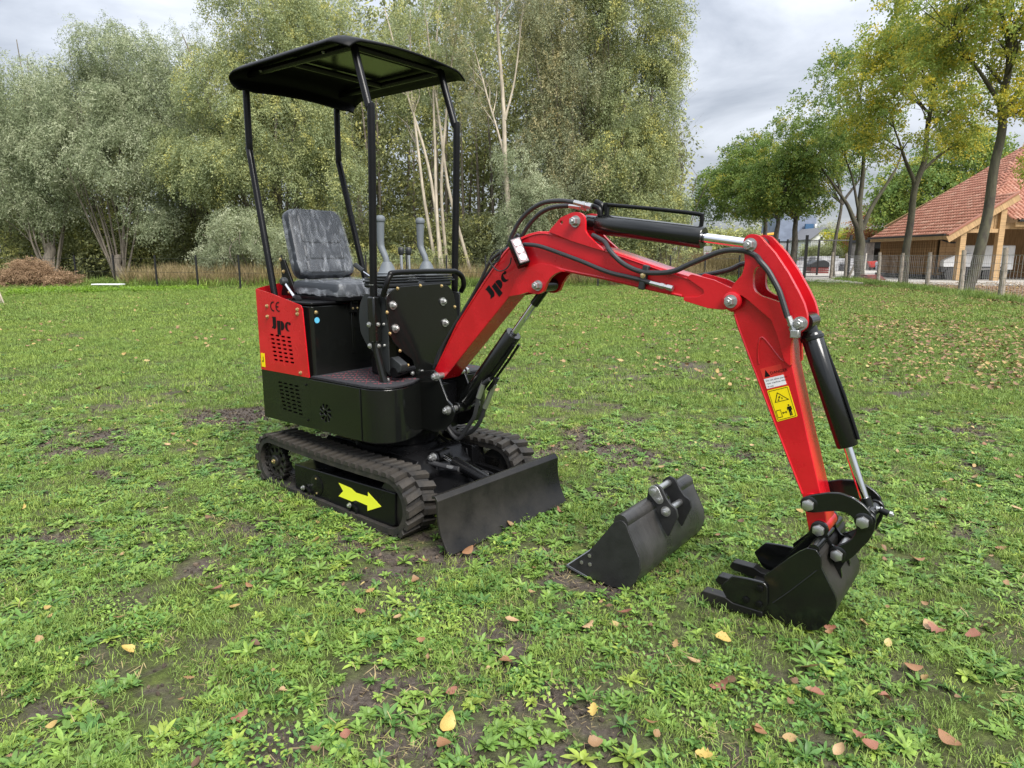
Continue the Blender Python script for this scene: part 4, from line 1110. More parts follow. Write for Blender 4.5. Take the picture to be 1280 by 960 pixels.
# white bench at the left
(bx_, by_), (bx2, by2) = [(-15.758, 25.857), (-14.762, 26.151)]
bn = empty('white_bench', ((bx_ + bx2) / 2, by_ - .2, 0)); tag(bn, 'low white plank bench standing before the fence at the left', 'bench')
wbl = bx2 - bx_ + .1
for k in range(3):
    o = MB().box((0, -.12 + k * .12, .30), (wbl, .105, .04)).build('plank', WHITE, bn, bevel=.005)
for s in (-1, 1):
    o = MB().tube([(-.12, 0, 0), (.0, 0, .25)], .015, 6).tube([(.12, 0, 0), (0, 0, .25)], .015, 6).build('leg', WIRE, bn); o.location.x = s * wbl * .32
# trestle legs cut by the left edge
(tx, ty), = [(-14.419, 19.007)]
tl = empty('wooden_trestle', (tx - .1, ty, 0)); tag(tl, 'pale wooden trestle legs cut off by the left edge of the picture', 'trestle')
PALE = mat('pale_wood', (.42, .35, .28), .8, var=.2, vscale=10)
for a, c in (((.02, 0), (-.05, .5)), ((.12, .05), (-.02, .75)), ((-.15, 0), (-.1, .7)), ((.22, 0), (.0, .7))):
    MB().tube([(a[0], a[1], 0), (c[0], .05, c[1])], .018, 6).build('leg', PALE, tl)
MB().box((-.25, 0, .72), (.6, .3, .04)).build('top', PALE, tl, bevel=.005)
MB().box((-.3, 0, .45), (.5, .25, .03)).build('shelf', mat('pink_grey', (.3, .2, .2), .8), tl)

# brown brush pile, dry grass and bright nettles along the back
def tuftmesh(name, n, rad, l0, l1, w, m, el0=55, el1=88, dr=30):
    V, F = [], []
    for i in range(n):
        r_, a_ = rad * math.sqrt(rng.random()), rng.random() * 6.283
        leaf_strip(V, F, (r_ * math.cos(a_), r_ * math.sin(a_), 0), rng.random() * 6.283, R(rng.uniform(el0, el1)), rng.uniform(l0, l1), w * rng.uniform(.7, 1.3), R(rng.uniform(5, dr)), nseg=3, shape=.5, fold=.3)
    return mk(name, V, F, m)
DRYB = mat('dry_bracken', (.23, .145, .09), .8, trans=.2, objrand=[(0, (.55, .5, .5)), (.5, (1, 1, 1)), (1, (1.35, 1.4, 1.3))])
NET = mat('bright_nettle', (.20, .34, .03), .5, trans=.35, objrand=[(0, (.75, .8, .8)), (1, (1.15, 1.1, 1))])
TWG = mat('grey_brush', (.22, .16, .13), .9, objrand=[(0, (.6, .6, .6)), (1, (1.3, 1.2, 1.15))])
C_DRY = source_collection('dry_tufts', [tuftmesh('dry_%d' % i, 60, .22, .5, 1.0, .016, G3) for i in range(3)])
C_RGH = source_collection('rough_tufts', [tuftmesh('rough_%d' % i, 70, .2, .12, .3, .012, G2, 40, 85, 70) for i in range(3)])
C_NET = source_collection('nettles', [spray('net_%d' % i, NET, 46, .3, .09, .06, -.9, .12) for i in range(3)])
C_BRK = source_collection('bracken', [spray('brk_%d' % i, DRYB, 60, .8, .11, .05, .6, .13) for i in range(3)] + [tuftmesh('brk_9', 30, .1, .3, .9, .012, TWG, 5, 60, 60)])
def strip(name, label, cat, n, xf, z, scl, col, nv, kind='stuff', tilt=.12):
    t = rng.random(n); x, y = xf(t)
    rot = np.stack([rng.normal(0, tilt, n), rng.normal(0, tilt, n), rng.uniform(0, 6.283, n)], -1)
    return tag(scatter(name, np.stack([x, y, z(t, n)], -1), rot, rng.uniform(*scl, n), rng.integers(0, nv, n), col, kind=kind), label, cat)
nz0 = lambda t, n: np.zeros(n)
strip('dry_grass', 'tall tan dry grass behind the back fence', 'dry grass', 1500, lambda t: (-17 + 26 * t + rng.normal(0, .4, len(t)), 30.3 + 3.4 * rng.random(len(t)) - .8 * np.clip(-t * 5 + 2, 0, 1)), nz0, (.5, 1.25), C_DRY, 3)
strip('dry_grass', 'wide field of tall tan dry grass beyond the fence under the boom tip', 'dry grass', 1500, lambda t: (wx(740, 38) + (wx(935, 42) - wx(740, 38)) * t, 35.5 + 9 * rng.random(len(t))), nz0, (.9, 1.9), C_DRY, 3)
strip('rough_grass', 'uncut green grass at the foot of the back fence', 'grass', 1500, lambda t: (-19 + 33 * t, 29.2 + 1.6 * rng.random(len(t)) + 3.5 * np.clip(t * 2.2 - 1.2, 0, 1)), nz0, (.8, 2.0), C_RGH, 3)
strip('rough_grass', 'uncut green tufts along the foot of the timber post fence', 'grass', 420, lambda t: (14.6 + 4.2 * t + rng.normal(0, .28, len(t)), 18.5 + 20.5 * t), nz0, (.5, 1.2), C_RGH, 3)
(nx0, ny0), (nx1, ny1) = [(-17.111, 22.785), (-12.181, 26.451)]
strip('nettle_strip', 'bright yellow green low plants edging the lawn at the left', 'plants', 1500, lambda t: (nx0 + (nx1 - nx0) * t ** 1.3, ny0 + (ny1 - ny0) * t + rng.random(len(t)) * (1.6 - t)), lambda t, n: rng.uniform(.0, .10, n) * (1.1 - .8 * t), (.4, .7), C_NET, 3)
bx0, by0 = wx(38, 29.6), 29.4
P = []
for (cx, cz, rx, rz, n) in ((-1.2, .35, .9, .45, 160), (0.1, .65, 1.1, .7, 360), (1.4, .35, 1.0, .45, 200), (2.2, .25, .7, .3, 60), (-.2, .9, .6, .35, 80)):
    v = rng.normal(0, 1, (n, 3)); v /= np.linalg.norm(v, axis=1)[:, None]; v *= rng.random(n)[:, None] ** .4
    P.append(np.stack([cx + v[:, 0] * rx, v[:, 1] * .7, np.maximum(.02, cz + v[:, 2] * rz)], -1))
P = np.concatenate(P); n = len(P)
o = scatter('brush_pile', P, np.stack([rng.normal(0, .5, n), rng.normal(-.4, .5, n), rng.uniform(0, 6.28, n)], -1), rng.uniform(.45, .85, n), rng.integers(0, 4, n), C_BRK, kind=None)
o.location = (bx0, by0, 0); o.scale = (.82, .8, .85)
tag(o, 'heap of rusty brown cut branches and dead bracken at the left edge', 'brush pile')
realise(o, list(C_BRK.objects))


# ------------------------------------------------------------------ the mini excavator
# own frame: x forward, y to its left, z up, origin on the slewing axis at ground level
RED = mat('red_paint', (0.50, 0.007, 0.014), 0.27, coat=.35, coat_rough=.12, var=.10, vscale=6, detail=8, rvar=.07, bump=.05, bscale=80, spec=.4)
BLK = mat('black_gloss_paint', (0.006, 0.0065, 0.006), 0.20, coat=.2, coat_rough=.08, bump=.02, bscale=45, spec=.4, rvar=.06, vscale=4)
BLKS = mat('black_satin_paint', (0.005, 0.005, 0.0055), 0.30, bump=.04, bscale=120, spec=.22, rvar=.08, vscale=5)
BLKD = mat('black_dusty_paint', (0.007, 0.007, 0.007), 0.38, spec=.3, col2=(0.022, 0.020, 0.017), vscale=3.5, detail=8, bump=.05, bscale=60, rvar=.12)
PLAS = mat('black_plastic', (0.018, 0.020, 0.021), 0.5, bump=.12, bscale=320)
RUB = mat('track_rubber', (0.016, 0.0155, 0.015), 0.62, spec=.35, col2=(0.042, 0.036, 0.029), vscale=11, detail=8, bump=.3, bscale=70)
HOSE = mat('hose_rubber', (0.022, 0.022, 0.024), 0.5, bump=.1, bscale=200)
CHR = mat('chromed_rod', (0.78, 0.78, 0.80), 0.10, metal=1.0)
ZNC = mat('zinc_bolt', (0.46, 0.46, 0.45), 0.36, metal=.9, bump=.1, bscale=150)
BRS = mat('yellow_zinc_bolt', (0.62, 0.50, 0.28), 0.35, metal=.9)
GRP = mat('grey_grip', (0.115, 0.13, 0.145), 0.6, bump=.08, bscale=200)
VIN = mat('seat_vinyl', (0.020, 0.024, 0.030), 0.45, bump=.12, bscale=150)
WHT = mat('label_white', (0.72, 0.70, 0.72), 0.4)
YLW = mat('label_yellow', (0.80, 0.62, 0.0), 0.4)
ARR = mat('arrow_yellow', (0.82, 0.86, 0.04), 0.45)
INK = mat('ink_black', (0.005, 0.005, 0.005), 0.7, spec=.15)
DRED = mat('label_red', (0.62, 0.03, 0.02), 0.4)
CYAN = mat('sticker_blue', (0.10, 0.42, 0.62), 0.4)
LENS = mat('lamp_lens', (0.26, 0.20, 0.21), 0.35, bump=.4, bscale=90, spec=.3)
REFL = mat('led_reflector', (0.62, 0.42, 0.45), 0.3, metal=.6)
# thin wrinkled polythene over the seat
FILM = bpy.data.materials.new('polythene_film'); FILM.use_nodes = True
N, L = FILM.node_tree.nodes, FILM.node_tree.links
bs = N['Principled BSDF']; bs.inputs['Base Color'].default_value = (.62, .65, .70, 1); bs.inputs['Roughness'].default_value = .16; bs.inputs['Specular IOR Level'].default_value = .8
trn = N.new('ShaderNodeBsdfTransparent'); msx = N.new('ShaderNodeMixShader')
tcn = N.new('ShaderNodeTexCoord')
nz = N.new('ShaderNodeTexNoise'); nz.inputs['Scale'].default_value = 13; nz.inputs['Detail'].default_value = 8; nz.inputs['Distortion'].default_value = .9
mp = N.new('ShaderNodeMapping'); mp.inputs['Rotation'].default_value = (.5, .3, .2); mp.inputs['Scale'].default_value = (1, 2.2, .8)
L.new(tcn.outputs['Object'], mp.inputs[0]); L.new(mp.outputs[0], nz.inputs['Vector'])
rp = N.new('ShaderNodeValToRGB'); rp.color_ramp.elements[0].position = .47; rp.color_ramp.elements[0].color = (.07,) * 3 + (1,); rp.color_ramp.elements[1].position = .70; rp.color_ramp.elements[1].color = (.30,) * 3 + (1,)
L.new(nz.outputs[0], rp.inputs[0]); L.new(rp.outputs[0], msx.inputs[0])
bp = N.new('ShaderNodeBump'); bp.inputs['Strength'].default_value = .9; bp.inputs['Distance'].default_value = .03
L.new(nz.outputs[0], bp.inputs['Height']); L.new(bp.outputs[0], bs.inputs['Normal'])
L.new(trn.outputs[0], msx.inputs[1]); L.new(bs.outputs[0], msx.inputs[2]); L.new(msx.outputs[0], N['Material Output'].inputs[0])

ex = empty('mini_excavator', ((-0.6585, 3.8010)[0], (-0.6585, 3.8010)[1], 0), -0.66846)
tag(ex, 'small red and black tracked excavator with a canopy, its arm reaching down to the right', 'excavator')
def pt(p, y): return (p[0], y, p[1])

# ---- lettering drawn as shapes
def letters_jpc():
    arc = lambda cx, cy, rx, ry, a0, a1, n=14: [(cx + rx * math.cos(R(a0 + (a1 - a0) * k / n)), cy + ry * math.sin(R(a0 + (a1 - a0) * k / n))) for k in range(n + 1)]
    J = [(.02, 1.0), (.36, 1.0), (.36, .30)] + arc(.14, .30, .22, .26, 0, -75, 6) + [(.10, .10), (-.02, .12), (-.02, .20), (.06, .26), (.08, .34), (.08, .90)]
    p1 = [(.44, .74), (.72, .74), (.72, -.34), (.44, -.34)]
    p2 = [(.76, .74)] + arc(.80, .38, .26, .36, 90, -90) + [(.76, .02)]
    c1 = arc(1.38, .36, .27, .36, 80, 285, 16) + arc(1.44, .36, .13, .31, 270, 90, 12)
    c2 = arc(1.50, .60, .10, .11, 0, 340, 12)
    return [J, p1, p2, c1, c2]
def letters_ce():
    arc = lambda cx, r, a0, a1, n=14: [(cx + r * math.cos(R(a0 + (a1 - a0) * k / n)), .5 + r * math.sin(R(a0 + (a1 - a0) * k / n))) for k in range(n + 1)]
    Cc = arc(.5, .5, 80, 280) + arc(.5, .38, 280, 80)
    E1 = arc(1.35, .5, 80, 280) + arc(1.35, .38, 280, 80)
    E2 = [(.93, .44), (1.28, .44), (1.28, .56), (.93, .56)]
    return [Cc, E1, E2]
def decal(parent, name, polys, o, u, v, nrm, m, t=.0012):
    """flat print: outlines mapped to origin o with axes u, v; t = standing proud"""
    o, u, v, nrm = Vector(o), Vector(u), Vector(v), Vector(nrm).normalized()
    b = MB()
    for q in polys: b.prism(q, 0, t, f=lambda p, tt: o + u * p[0] + v * p[1] + nrm * tt)
    return b.build(name, m, parent)
def text(parent, name, s, o, u, v, nrm, m, size=1.0, off=.0015):
    cu = bpy.data.curves.new(name, 'FONT'); cu.body = s; cu.size = size; cu.extrude = 0.0
    t = bpy.data.objects.new(name, cu); C.objects.link(t)
    dg = bpy.context.evaluated_depsgraph_get()
    me = bpy.data.meshes.new_from_object(t.evaluated_get(dg)); C.objects.unlink(t); bpy.data.objects.remove(t)
    o, u, v, nrm = Vector(o), Vector(u), Vector(v), Vector(nrm).normalized()
    for w in me.vertices: w.co = o + u * w.co.x + v * w.co.y + nrm * off
    me.materials.clear(); me.materials.append(m)
    ob = link(bpy.data.objects.new(name, me), parent); return ob

# ================= undercarriage (turned a little from the body) =================
DT = -0.04712
def und(o): o.rotation_euler = (0, 0, DT); return o
ZC, RB = .145, .148      # belt centre height and radius
XR, XF = -.615, .475
def belt_path(r, n=14):
    P = []
    for k in range(n + 1): a = R(90 + 180 * k / n); P.append((XR + r * math.cos(a), ZC + r * math.sin(a)))
    m = 14
    for k in range(1, m): P.append((XR + (XF - XR) * k / m, ZC - r))
    for k in range(n + 1): a = R(-90 + 180 * k / n); P.append((XF + r * math.cos(a), ZC + r * math.sin(a)))
    for k in range(1, m): t = k / m; P.append((XF + (XR - XF) * t, ZC + r - .010 * math.sin(math.pi * t)))
    return P
def lug_mesh(side):
    b = MB()
    # chevron lug, half the belt wide, staggered; local x along travel, z outward
    s = side
    b.prism([(-.023, 0), (.023, 0), (.016, .022), (-.016, .022)], 0, .098 * s, f=lambda p, t: (p[0] + abs(t) * .22, t, p[1]))
    return b.build('tread_lug', RUB, None, bevel=0)
def track(yo, yi):
    o1, i1 = belt_path(RB), belt_path(RB - .030)
    b = MB(); y0, y1 = min(yo, yi), max(yo, yi)
    n = len(o1)
    ring = [[b.b.verts.new((p[0], y, p[1])) for p in pp] for pp, y in ((o1, y0), (o1, y1), (i1, y1), (i1, y0))]
    for a in range(4):
        for k in range(n): b._quad((ring[a][k], ring[a][(k + 1) % n], ring[(a + 1) % 4][(k + 1) % n], ring[(a + 1) % 4][k]))
    # guide lugs inside
    bt = b.build('rubber_track', RUB, ex, sharp=40); und(bt)
    ym = (yo + yi) / 2
    # resample path for lugs
    P = [Vector((p[0], 0, p[1])) for p in belt_path(RB, 40)]
    P.append(P[0]); L_ = [0]
    for a, c in zip(P[:-1], P[1:]): L_.append(L_[-1] + (c - a).length)
    nl = 50; cache = {}
    for k in range(nl):
        for sd in (-1, 1):
            d = (k + (.5 if sd > 0 else 0)) / nl * L_[-1]
            i = max(j for j in range(len(L_)) if L_[j] <= d); i = min(i, len(P) - 2)
            t = (d - L_[i]) / max(1e-6, L_[i + 1] - L_[i]); p = P[i].lerp(P[i + 1], t); tg = (P[i + 1] - P[i]).normalized()
            if sd not in cache:
                o = lug_mesh(sd); cache[sd] = o.data; o.parent = bt
            else: o = link(bpy.data.objects.new('tread_lug', cache[sd]), bt)
            ang = math.atan2(-tg.z, tg.x)
            # outward normal is to the right of travel for this winding
            o.location = (p.x, ym - sd * .004, p.z)
            M = Matrix(((tg.x, 0, 0), (0, 1, 0), (0, 0, 1)))
            nrm = Vector((tg.z, 0, -tg.x))
            c = Vector((XR if p.x < XR else XF if p.x > XF else p.x, 0, ZC))
            if nrm.dot(p - c) < 0: nrm = -nrm; 
            yv = Vector((0, 1, 0)); xv = yv.cross(nrm)
            o.matrix_local = Matrix.Translation((p.x, ym, p.z)) @ Matrix((xv, yv, nrm)).transposed().to_4x4()
    b = MB()
    for k in range(0, 96):
        d = k / 96 * L_[-1]
        i = min(max(j for j in range(len(L_)) if L_[j] <= d), len(P) - 2)
        t = (d - L_[i]) / max(1e-6, L_[i + 1] - L_[i]); p = P[i].lerp(P[i + 1], t)
        c = Vector((XR if p.x < XR else XF if p.x > XF else p.x, 0, ZC)); nrm = (p - c).normalized()
        q = p - nrm * .042
        b.box((q.x, ym, q.z), (.018, .05, .03), Vector(nrm).to_track_quat('Z', 'Y').to_matrix())
    und(b.build('guide_lugs', RUB, ex, kind='stuff'))
    return bt
track(-.478, -.292); track(.478, .292)

def undercarriage_side(s):
    """side frame, sprocket, idler and rollers; s = -1 near (right) side, +1 far side"""
    yo = s * .455; yi = s * .31
    a, b_, c, d = [(-0.392, 0.174), (0.513, 0.211), (0.504, 0.043), (-0.394, 0.004)]
    fr = MB()
    fr.prism(rnd([a, b_, c, (c[0] - .03, c[1] - .012), d], .006), yo, yi)
    f = und(fr.build('track_frame', BLKS, ex, bevel=.004))
    # panel seams on the cover and round plate
    for (px_, r_) in ((.02, .058),):
        pc = (-.17, .095)
        o = MB().lathe((pc[0], yo, pc[1]), (0, s, 0), [(0, r_), (.0035, r_), (.005, r_ - .004)], 28).build('round_cover', BLKS, f)
        for dz in (-.042, .042): bolt(f, (pc[0] + .005, yo + s * .005, pc[1] + dz), (0, s, 0), .006, .006, BRS, washer=0)
    for (x, z) in ((-.30, .03), (.14, .035)):
        o = MB().lathe((x + .03, yo + s * .002, z), (0, s, 0), [(-.012, .034), (.010, .034), (.010, .024), (-.012, .024)], 24).build('roller_ring', BLKS, f)
        bolt(f, (x + .008, yo + s * .012, z + .028), (0, s, 0), .010, .014, ZNC)
    for x in (-.30, -.08, .14, .34):
        und(MB().lathe((x, s * .32, ZC - .098), (0, s, 0), [(0, .030), (.02, .030), (.025, .022), (.10, .022), (.105, .030), (.125, .030)], 18).build('roller', BLKD, ex))
    # sprocket with lightening holes
    b = MB(); b.prism(circ((0, 0), .106, 40), -.012, .012, holes=[rnd([(.084 * math.cos(a - .22), .084 * math.sin(a - .22)), (.084 * math.cos(a + .22), .084 * math.sin(a + .22)), (.055 * math.cos(a + .2), .055 * math.sin(a + .2)), (.055 * math.cos(a - .2), .055 * math.sin(a - .2))], .008) for a in [k * 2 * math.pi / 9 for k in range(9)]])
    b.lathe((0, -.028, 0), (0, 1, 0), [(0, .030), (.006, .036), (.05, .036), (.056, .030)], 20)
    for k in range(18): a = k * 2 * math.pi / 18; b.box((.108 * math.cos(a), 0, .108 * math.sin(a)), (.018, .045, .018), Euler((0, -a, 0)).to_matrix())
    for k in range(24): a = k * 2 * math.pi / 24; b.box((.094 * math.cos(a), 0, .094 * math.sin(a)), (.006, .03, .022), Euler((0, -a, 0)).to_matrix())
    o = b.build('sprocket', BLKD, ex, bevel=.002)
    M = Matrix.Rotation(DT, 4, 'Z') @ Matrix.Translation((XR, s * .43, ZC)); o.matrix_local = M
    bolt(o, (0, s * .028, 0), (0, s, 0), .010, .012, BRS)
    b = MB(); b.lathe((XF, s * .31, ZC), (0, s, 0), [(0, .06), (.01, .112), (.125, .112), (.135, .06)], 32)
    und(b.build('idler', BLKD, ex))
    return f
nf = undercarriage_side(-1); undercarriage_side(1)
ar = [(0.041, 0.159), (0.152, 0.155), (0.192, 0.140), (0.295, 0.144), (0.296, 0.167), (0.401, 0.116), (0.285, 0.063), (0.287, 0.093), (0.189, 0.096), (0.153, 0.082), (0.035, 0.083), (0.080, 0.122)]
decal(nf, 'direction_arrow', [ar], (0, -.4555, 0), (1, 0, 0), (0, 0, 1), (0, -1, 0), ARR)

b = MB()
b.prism(rnd([(-.42, .10), (.36, .10), (.40, .20), (.30, .30), (-.36, .30), (-.44, .2)], .02), -.20, .20)
for s in (-1, 1):
    for x in (-.30, .28):
        b.prism([(x - .12, .08), (x + .12, .08), (x + .08, .27), (x - .08, .27)], s * .19, s * .33)
    b.prism([(s * .20, .08), (s * .31, .08), (s * .31, .2), (s * .20, .295)], -.42, .40, axis='x')
und(b.build('centre_frame', BLKS, ex, bevel=.006))
und(MB().lathe((0, 0, .29), (0, 0, 1), [(0, .25), (.03, .25), (.035, .23), (.085, .23), (.09, .26), (.13, .26)], 40).build('slewing_ring', BLKS, ex))
for x in (-.2, .33):
    for s in (-1, 1): pass
# dozer blade: curved plate with rolled top edge, arms and lift ram
prof = [(.885, -.005), (.862, .035), (.838, .085), (.823, .14), (.817, .20), (.818, .245), (.800, .266), (.775, .262)]
pb = [(p[0] - .013, p[1] + (.0 if i < 5 else -.012)) for i, p in enumerate(prof)][::-1]
pb[0] = (.777, .248); pb[1] = (.797, .252)
bl = und(MB().prism(prof + pb, -.455, .455).build('dozer_blade', BLKD, ex, bevel=.002, sharp=30))
for y in (-.24, .24):
    und(MB().prism(rnd([(.30, .11), (.84, .05), (.82, .15), (.78, .165), (.30, .19)], .01), y - .018, y + .018).build('blade_arm', BLKS, ex, bevel=.003))
und(MB().prism(rnd([(.34, .13), (.58, .115), (.58, .145), (.34, .17)], .005), -.24, .24).build('blade_crossbar', BLKS, ex, bevel=.003))
for y in (-.05, .05):
    und(MB().prism(rnd([(.28, .16), (.36, .18), (.39, .26), (.37, .30), (.33, .30), (.26, .25)], .012), y - .008, y + .008).build('ram_bracket', BLKS, ex, bevel=.002))
c0, c1 = Vector((.36, 0, .275)), Vector((.775, 0, .185))
dr = (c1 - c0).normalized()
rm = und(MB().cyl(c0 + dr * .10, c1 - dr * .02, .032, 20).build('blade_ram', BLKS, ex, bevel=.003))
MB().cyl(c0, c0 + dr * .12, .015, 14).build('ram_rod', CHR, rm)
MB().lathe(c0 + Vector((0, -.035, 0)), (0, 1, 0), [(0, .028), (.07, .028)], 16).build('rod_eye', BLKS, rm)
und(bolt(ex, (0, 0, 0), (0, -1, 0), .017, .03, ZNC)).location = Matrix.Rotation(DT, 3, 'Z') @ Vector((c0.x, -.062, c0.z))
MB().tube([c1 + Vector((-.05, -.05, .03)), c1 + Vector((-.05, .05, .03))], .015, 10).build('ram_pin', ZNC, rm)
for s, pts in ((-1, [(.02, -.05, .21), (.16, -.10, .245), (.30, -.09, .25), (.44, -.05, .235), (.53, -.035, .235)]), (1, [(.10, .10, .27), (.25, .10, .22), (.40, .09, .16), (.55, .06, .20), (.66, .04, .22)])):
    h = und(MB().tube([Vector(p) for p in pts], .015, 10, smooth=5).build('blade_hose', HOSE, ex))
    MB().tube([Vector(pts[-2]), Vector(pts[-1])], .014, 10).build('hose_fitting', ZNC, h)
for y0 in (.13, .19):
    und(MB().tube([(.20, y0, .33), (.30, y0 + .01, .28), (.36, y0, .20), (.48, y0 - .02, .18), (.60, y0 - .03, .17)], .010, 8, smooth=4).build('steel_pipe', BLKS, ex))

# ================= upper body =================
ZB0, ZB1 = .412, .700
def plan(xr, side, xf, fr, nose=.30):
    """body outline seen from above"""
    near = [(xr, -side), (fr, -side)]
    return near
arcp = lambda cx, cy, rx, ry, a0, a1, n: [(cx + rx * math.cos(R(a0 + (a1 - a0) * k / n)), cy + ry * math.sin(R(a0 + (a1 - a0) * k / n))) for k in range(n + 1)]
SIDE = .430
fp_ = arcp(.20, -.30, .155, .13, -90, 0, 8)           # rounded near front corner
front = [(.22, -SIDE)] + arcp(.24, -.30, .125, .13, -90, 10, 8) + [(.345, -.20), (.30, -.11), (.29, -.09)]
halfp = [(-.225, -SIDE)] + front
outl = halfp + [(x, -y) for x, y in halfp[::-1]]
b = MB(); b.prism(outl, ZB0, ZB1 - .006, axis='z')
body = b.build('lower_body', BLK, ex, bevel=.006, sharp=50)
# rear lower panel with slots, slightly proud
def slots(rowA, rowB, nr, nc, l, hgt, yy):
    """rowA: left and right end of the top row, rowB of the bottom row"""
    out = []
    (a0, a1), (b0, b1) = rowA, rowB
    for i in range(nr):
        t = i / (nr - 1)
        p = Vector(a0).lerp(Vector(b0), t); q = Vector(a1).lerp(Vector(b1), t)
        for k in range(nc):
            c = p.lerp(q, (k + .5) / nc)
            out.append([(c.x - l / 2, c.y - hgt / 2 + hgt * .25), (c.x - l * .3, c.y + hgt / 2), (c.x + l / 2, c.y + hgt / 2), (c.x + l * .42, c.y - hgt / 2), (c.x - l * .35, c.y - hgt / 2)])
    return out
rb = [(-0.541, 0.640), (-0.329, 0.636), (-0.509, 0.489), (-0.305, 0.478)]
side_lo = [(-.695, ZB0 + .0), (-.232, ZB0), (-.232, ZB1 + .0), (-.695, ZB1)]
for s in (-1, 1):
    b = MB(); b.prism(side_lo, s * SIDE, s * (SIDE - .006), holes=slots((rb[0], rb[1]), (rb[2], rb[3]), 8, 4, .040, .0095, 0))
    sp = b.build('side_panel', BLK, ex)
    for (x, z) in ((-.262, .655), (-.262, .455)): bolt(sp, (x, s * (SIDE + .001), z), (0, s, 0), .006, .005, BLKS, washer=0)
# curved rear
def rear_arc(x0, bul, n=16):
    return [(x0 - bul * math.cos(math.pi / 2 * (2 * k / n - 1)) ** .8, -SIDE + 2 * SIDE * k / n) for k in range(n + 1)]
ra = rear_arc(-.695, .15); rai = [(x + .006, y) for x, y in ra]
b = MB(); b.prism(ra + rai[::-1], ZB0, ZB1, axis='z'); b.build('rear_panel', BLK, ex, sharp=50)
b = MB(); b.prism([(x + .02, y * .97) for x, y in ra] + [(-.24, SIDE * .97), (-.24, -SIDE * .97)], ZB0 + .01, ZB0 + .03, axis='z').build('base_plate', BLKS, ex)
# fan shaped holes in a thin plate on the side of the body
fc, = [(-0.094, 0.522)]
b = MB()
fan = []
for k in range(9):
    a = 2 * math.pi * k / 9 + .1
    q = []
    for t, w in ((.40, -.16), (.65, -.24), (.95, -.20), (1.0, .02), (.92, .22), (.62, .10), (.40, .12)):
        aa = a + w - (t - .4) * .55; q.append((.052 * t * math.cos(aa), .052 * t * math.sin(aa)))
    fan.append(q)
fan.append(circ((0, 0), .013, 14))
fpl = [(-.224, ZB0 + .003), (.20, ZB0 + .003), (.20, ZB1 - .009), (-.224, ZB1 - .009)]
b = MB(); b.prism(fpl, -SIDE - .0055, -SIDE - .0005, holes=[[(p[0] + fc[0], p[1] + fc[1]) for p in q] for q in fan])
b.build('fan_panel', BLK, ex, bevel=.0012)
decal(body, 'fan_hole_shade', [circ((0, 0), .06, 20)], (fc[0], -SIDE - .0001, fc[1]), (1, 0, 0), (0, 0, 1), (0, -1, 0), mat('painted_shade_black', (.002, .002, .002), .95, spec=.05), .0003)  # flat black disc paints the shade seen through the fan holes
# red upper cover
RZ0 = .698
topn = [(-0.671, 1.161), (-0.255, 1.086), (-0.226, 0.703)]
tr_, tf_, bf_ = topn
sideU = [(-.695, RZ0), (bf_[0], RZ0), (tf_[0], tf_[1] - .015), (tf_[0] - .015, tf_[1] + .004), (-.55, 1.145), (-.695, 1.165)]
lv = [(-0.589, 0.910), (-0.371, 0.905), (-0.564, 0.768), (-0.353, 0.767)]
for s in (-1, 1):
    b = MB(); b.prism(sideU, s * (SIDE + .003), s * (SIDE - .003), holes=slots((lv[0], lv[1]), (lv[2], lv[3]), 7, 4, .041, .0115, 0))
    ru = b.build('side_cover', RED, ex)
    for px_, py_ in (((334, 382.5), (334.5, 395.5), (372, 386.8), (372, 392.3), (376, 466)) if s < 0 else ()): pass
    pts_ = [(-0.587, 1.072), (-0.590, 1.012), (-0.296, 1.066), (-0.298, 1.042), (-0.301, 0.718)]
    for (x, z) in pts_: bolt(ru, (x, s * (SIDE + .003), z), (0, s, 0), .0075, .010, BRS)
    if s < 0: rightcover = ru
top = [(x, y) for x, y in ra]
b = MB()
n = len(ra)
vo = [[b.b.verts.new((x, y, z)) for (x, y), z in zip(pl_, zs)] for pl_, zs in
      ((ra, [RZ0] * n), (ra, [1.165 + .03 * math.sin(math.pi * k / (n - 1)) for k in range(n)]), ([(x + .006, y) for x, y in ra], [1.165 + .03 * math.sin(math.pi * k / (n - 1)) for k in range(n)]), ([(x + .006, y) for x, y in ra], [RZ0] * n))]
for a in range(4):
    for k in range(n - 1): b._quad((vo[a][k], vo[a][k + 1], vo[(a + 1) % 4][k + 1], vo[(a + 1) % 4][k]))
b.build('rear_cover', RED, ex, sharp=60)
decal(rightcover, 'yellow_label', [[(-.655 - .03, .715), (-.648, .715), (-.648, .795), (-.685, .795)]], (0, -SIDE - .0035, 0), (1, 0, 0), (0, 0, 1), (0, -1, 0), YLW)
decal(rightcover, 'hook_symbol', [[(-.672, .745), (-.660, .745), (-.660, .775), (-.664, .775), (-.664, .752), (-.672, .752)]], (0, -SIDE - .005, 0), (1, 0, 0), (0, 0, 1), (0, -1, 0), INK)
(lx0, lz0), (lx1, lz1), (lx2, lz2) = [(-0.549, 0.945), (-0.370, 0.943), (-0.540, 1.018)]
w_ = (lx1 - lx0) / 1.58
decal(rightcover, 'lettering', letters_jpc(), (lx0, -SIDE - .0035, lz0 - .004), (w_, 0, (lz1 - lz0) / 1.58 * .3), (.0, 0, (lz2 - lz0) * 1.0), (0, -1, 0), INK)
(cx0, cz0), (cx1, cz1), (cx2, cz2) = [(-0.555, 1.044), (-0.463, 1.037), (-0.548, 1.100)]
decal(rightcover, 'ce_mark', letters_ce(), (cx0, -SIDE - .0035, cz0), ((cx1 - cx0) / 1.5, 0, 0), (0, 0, (cz2 - cz0)), (0, -1, 0), INK)

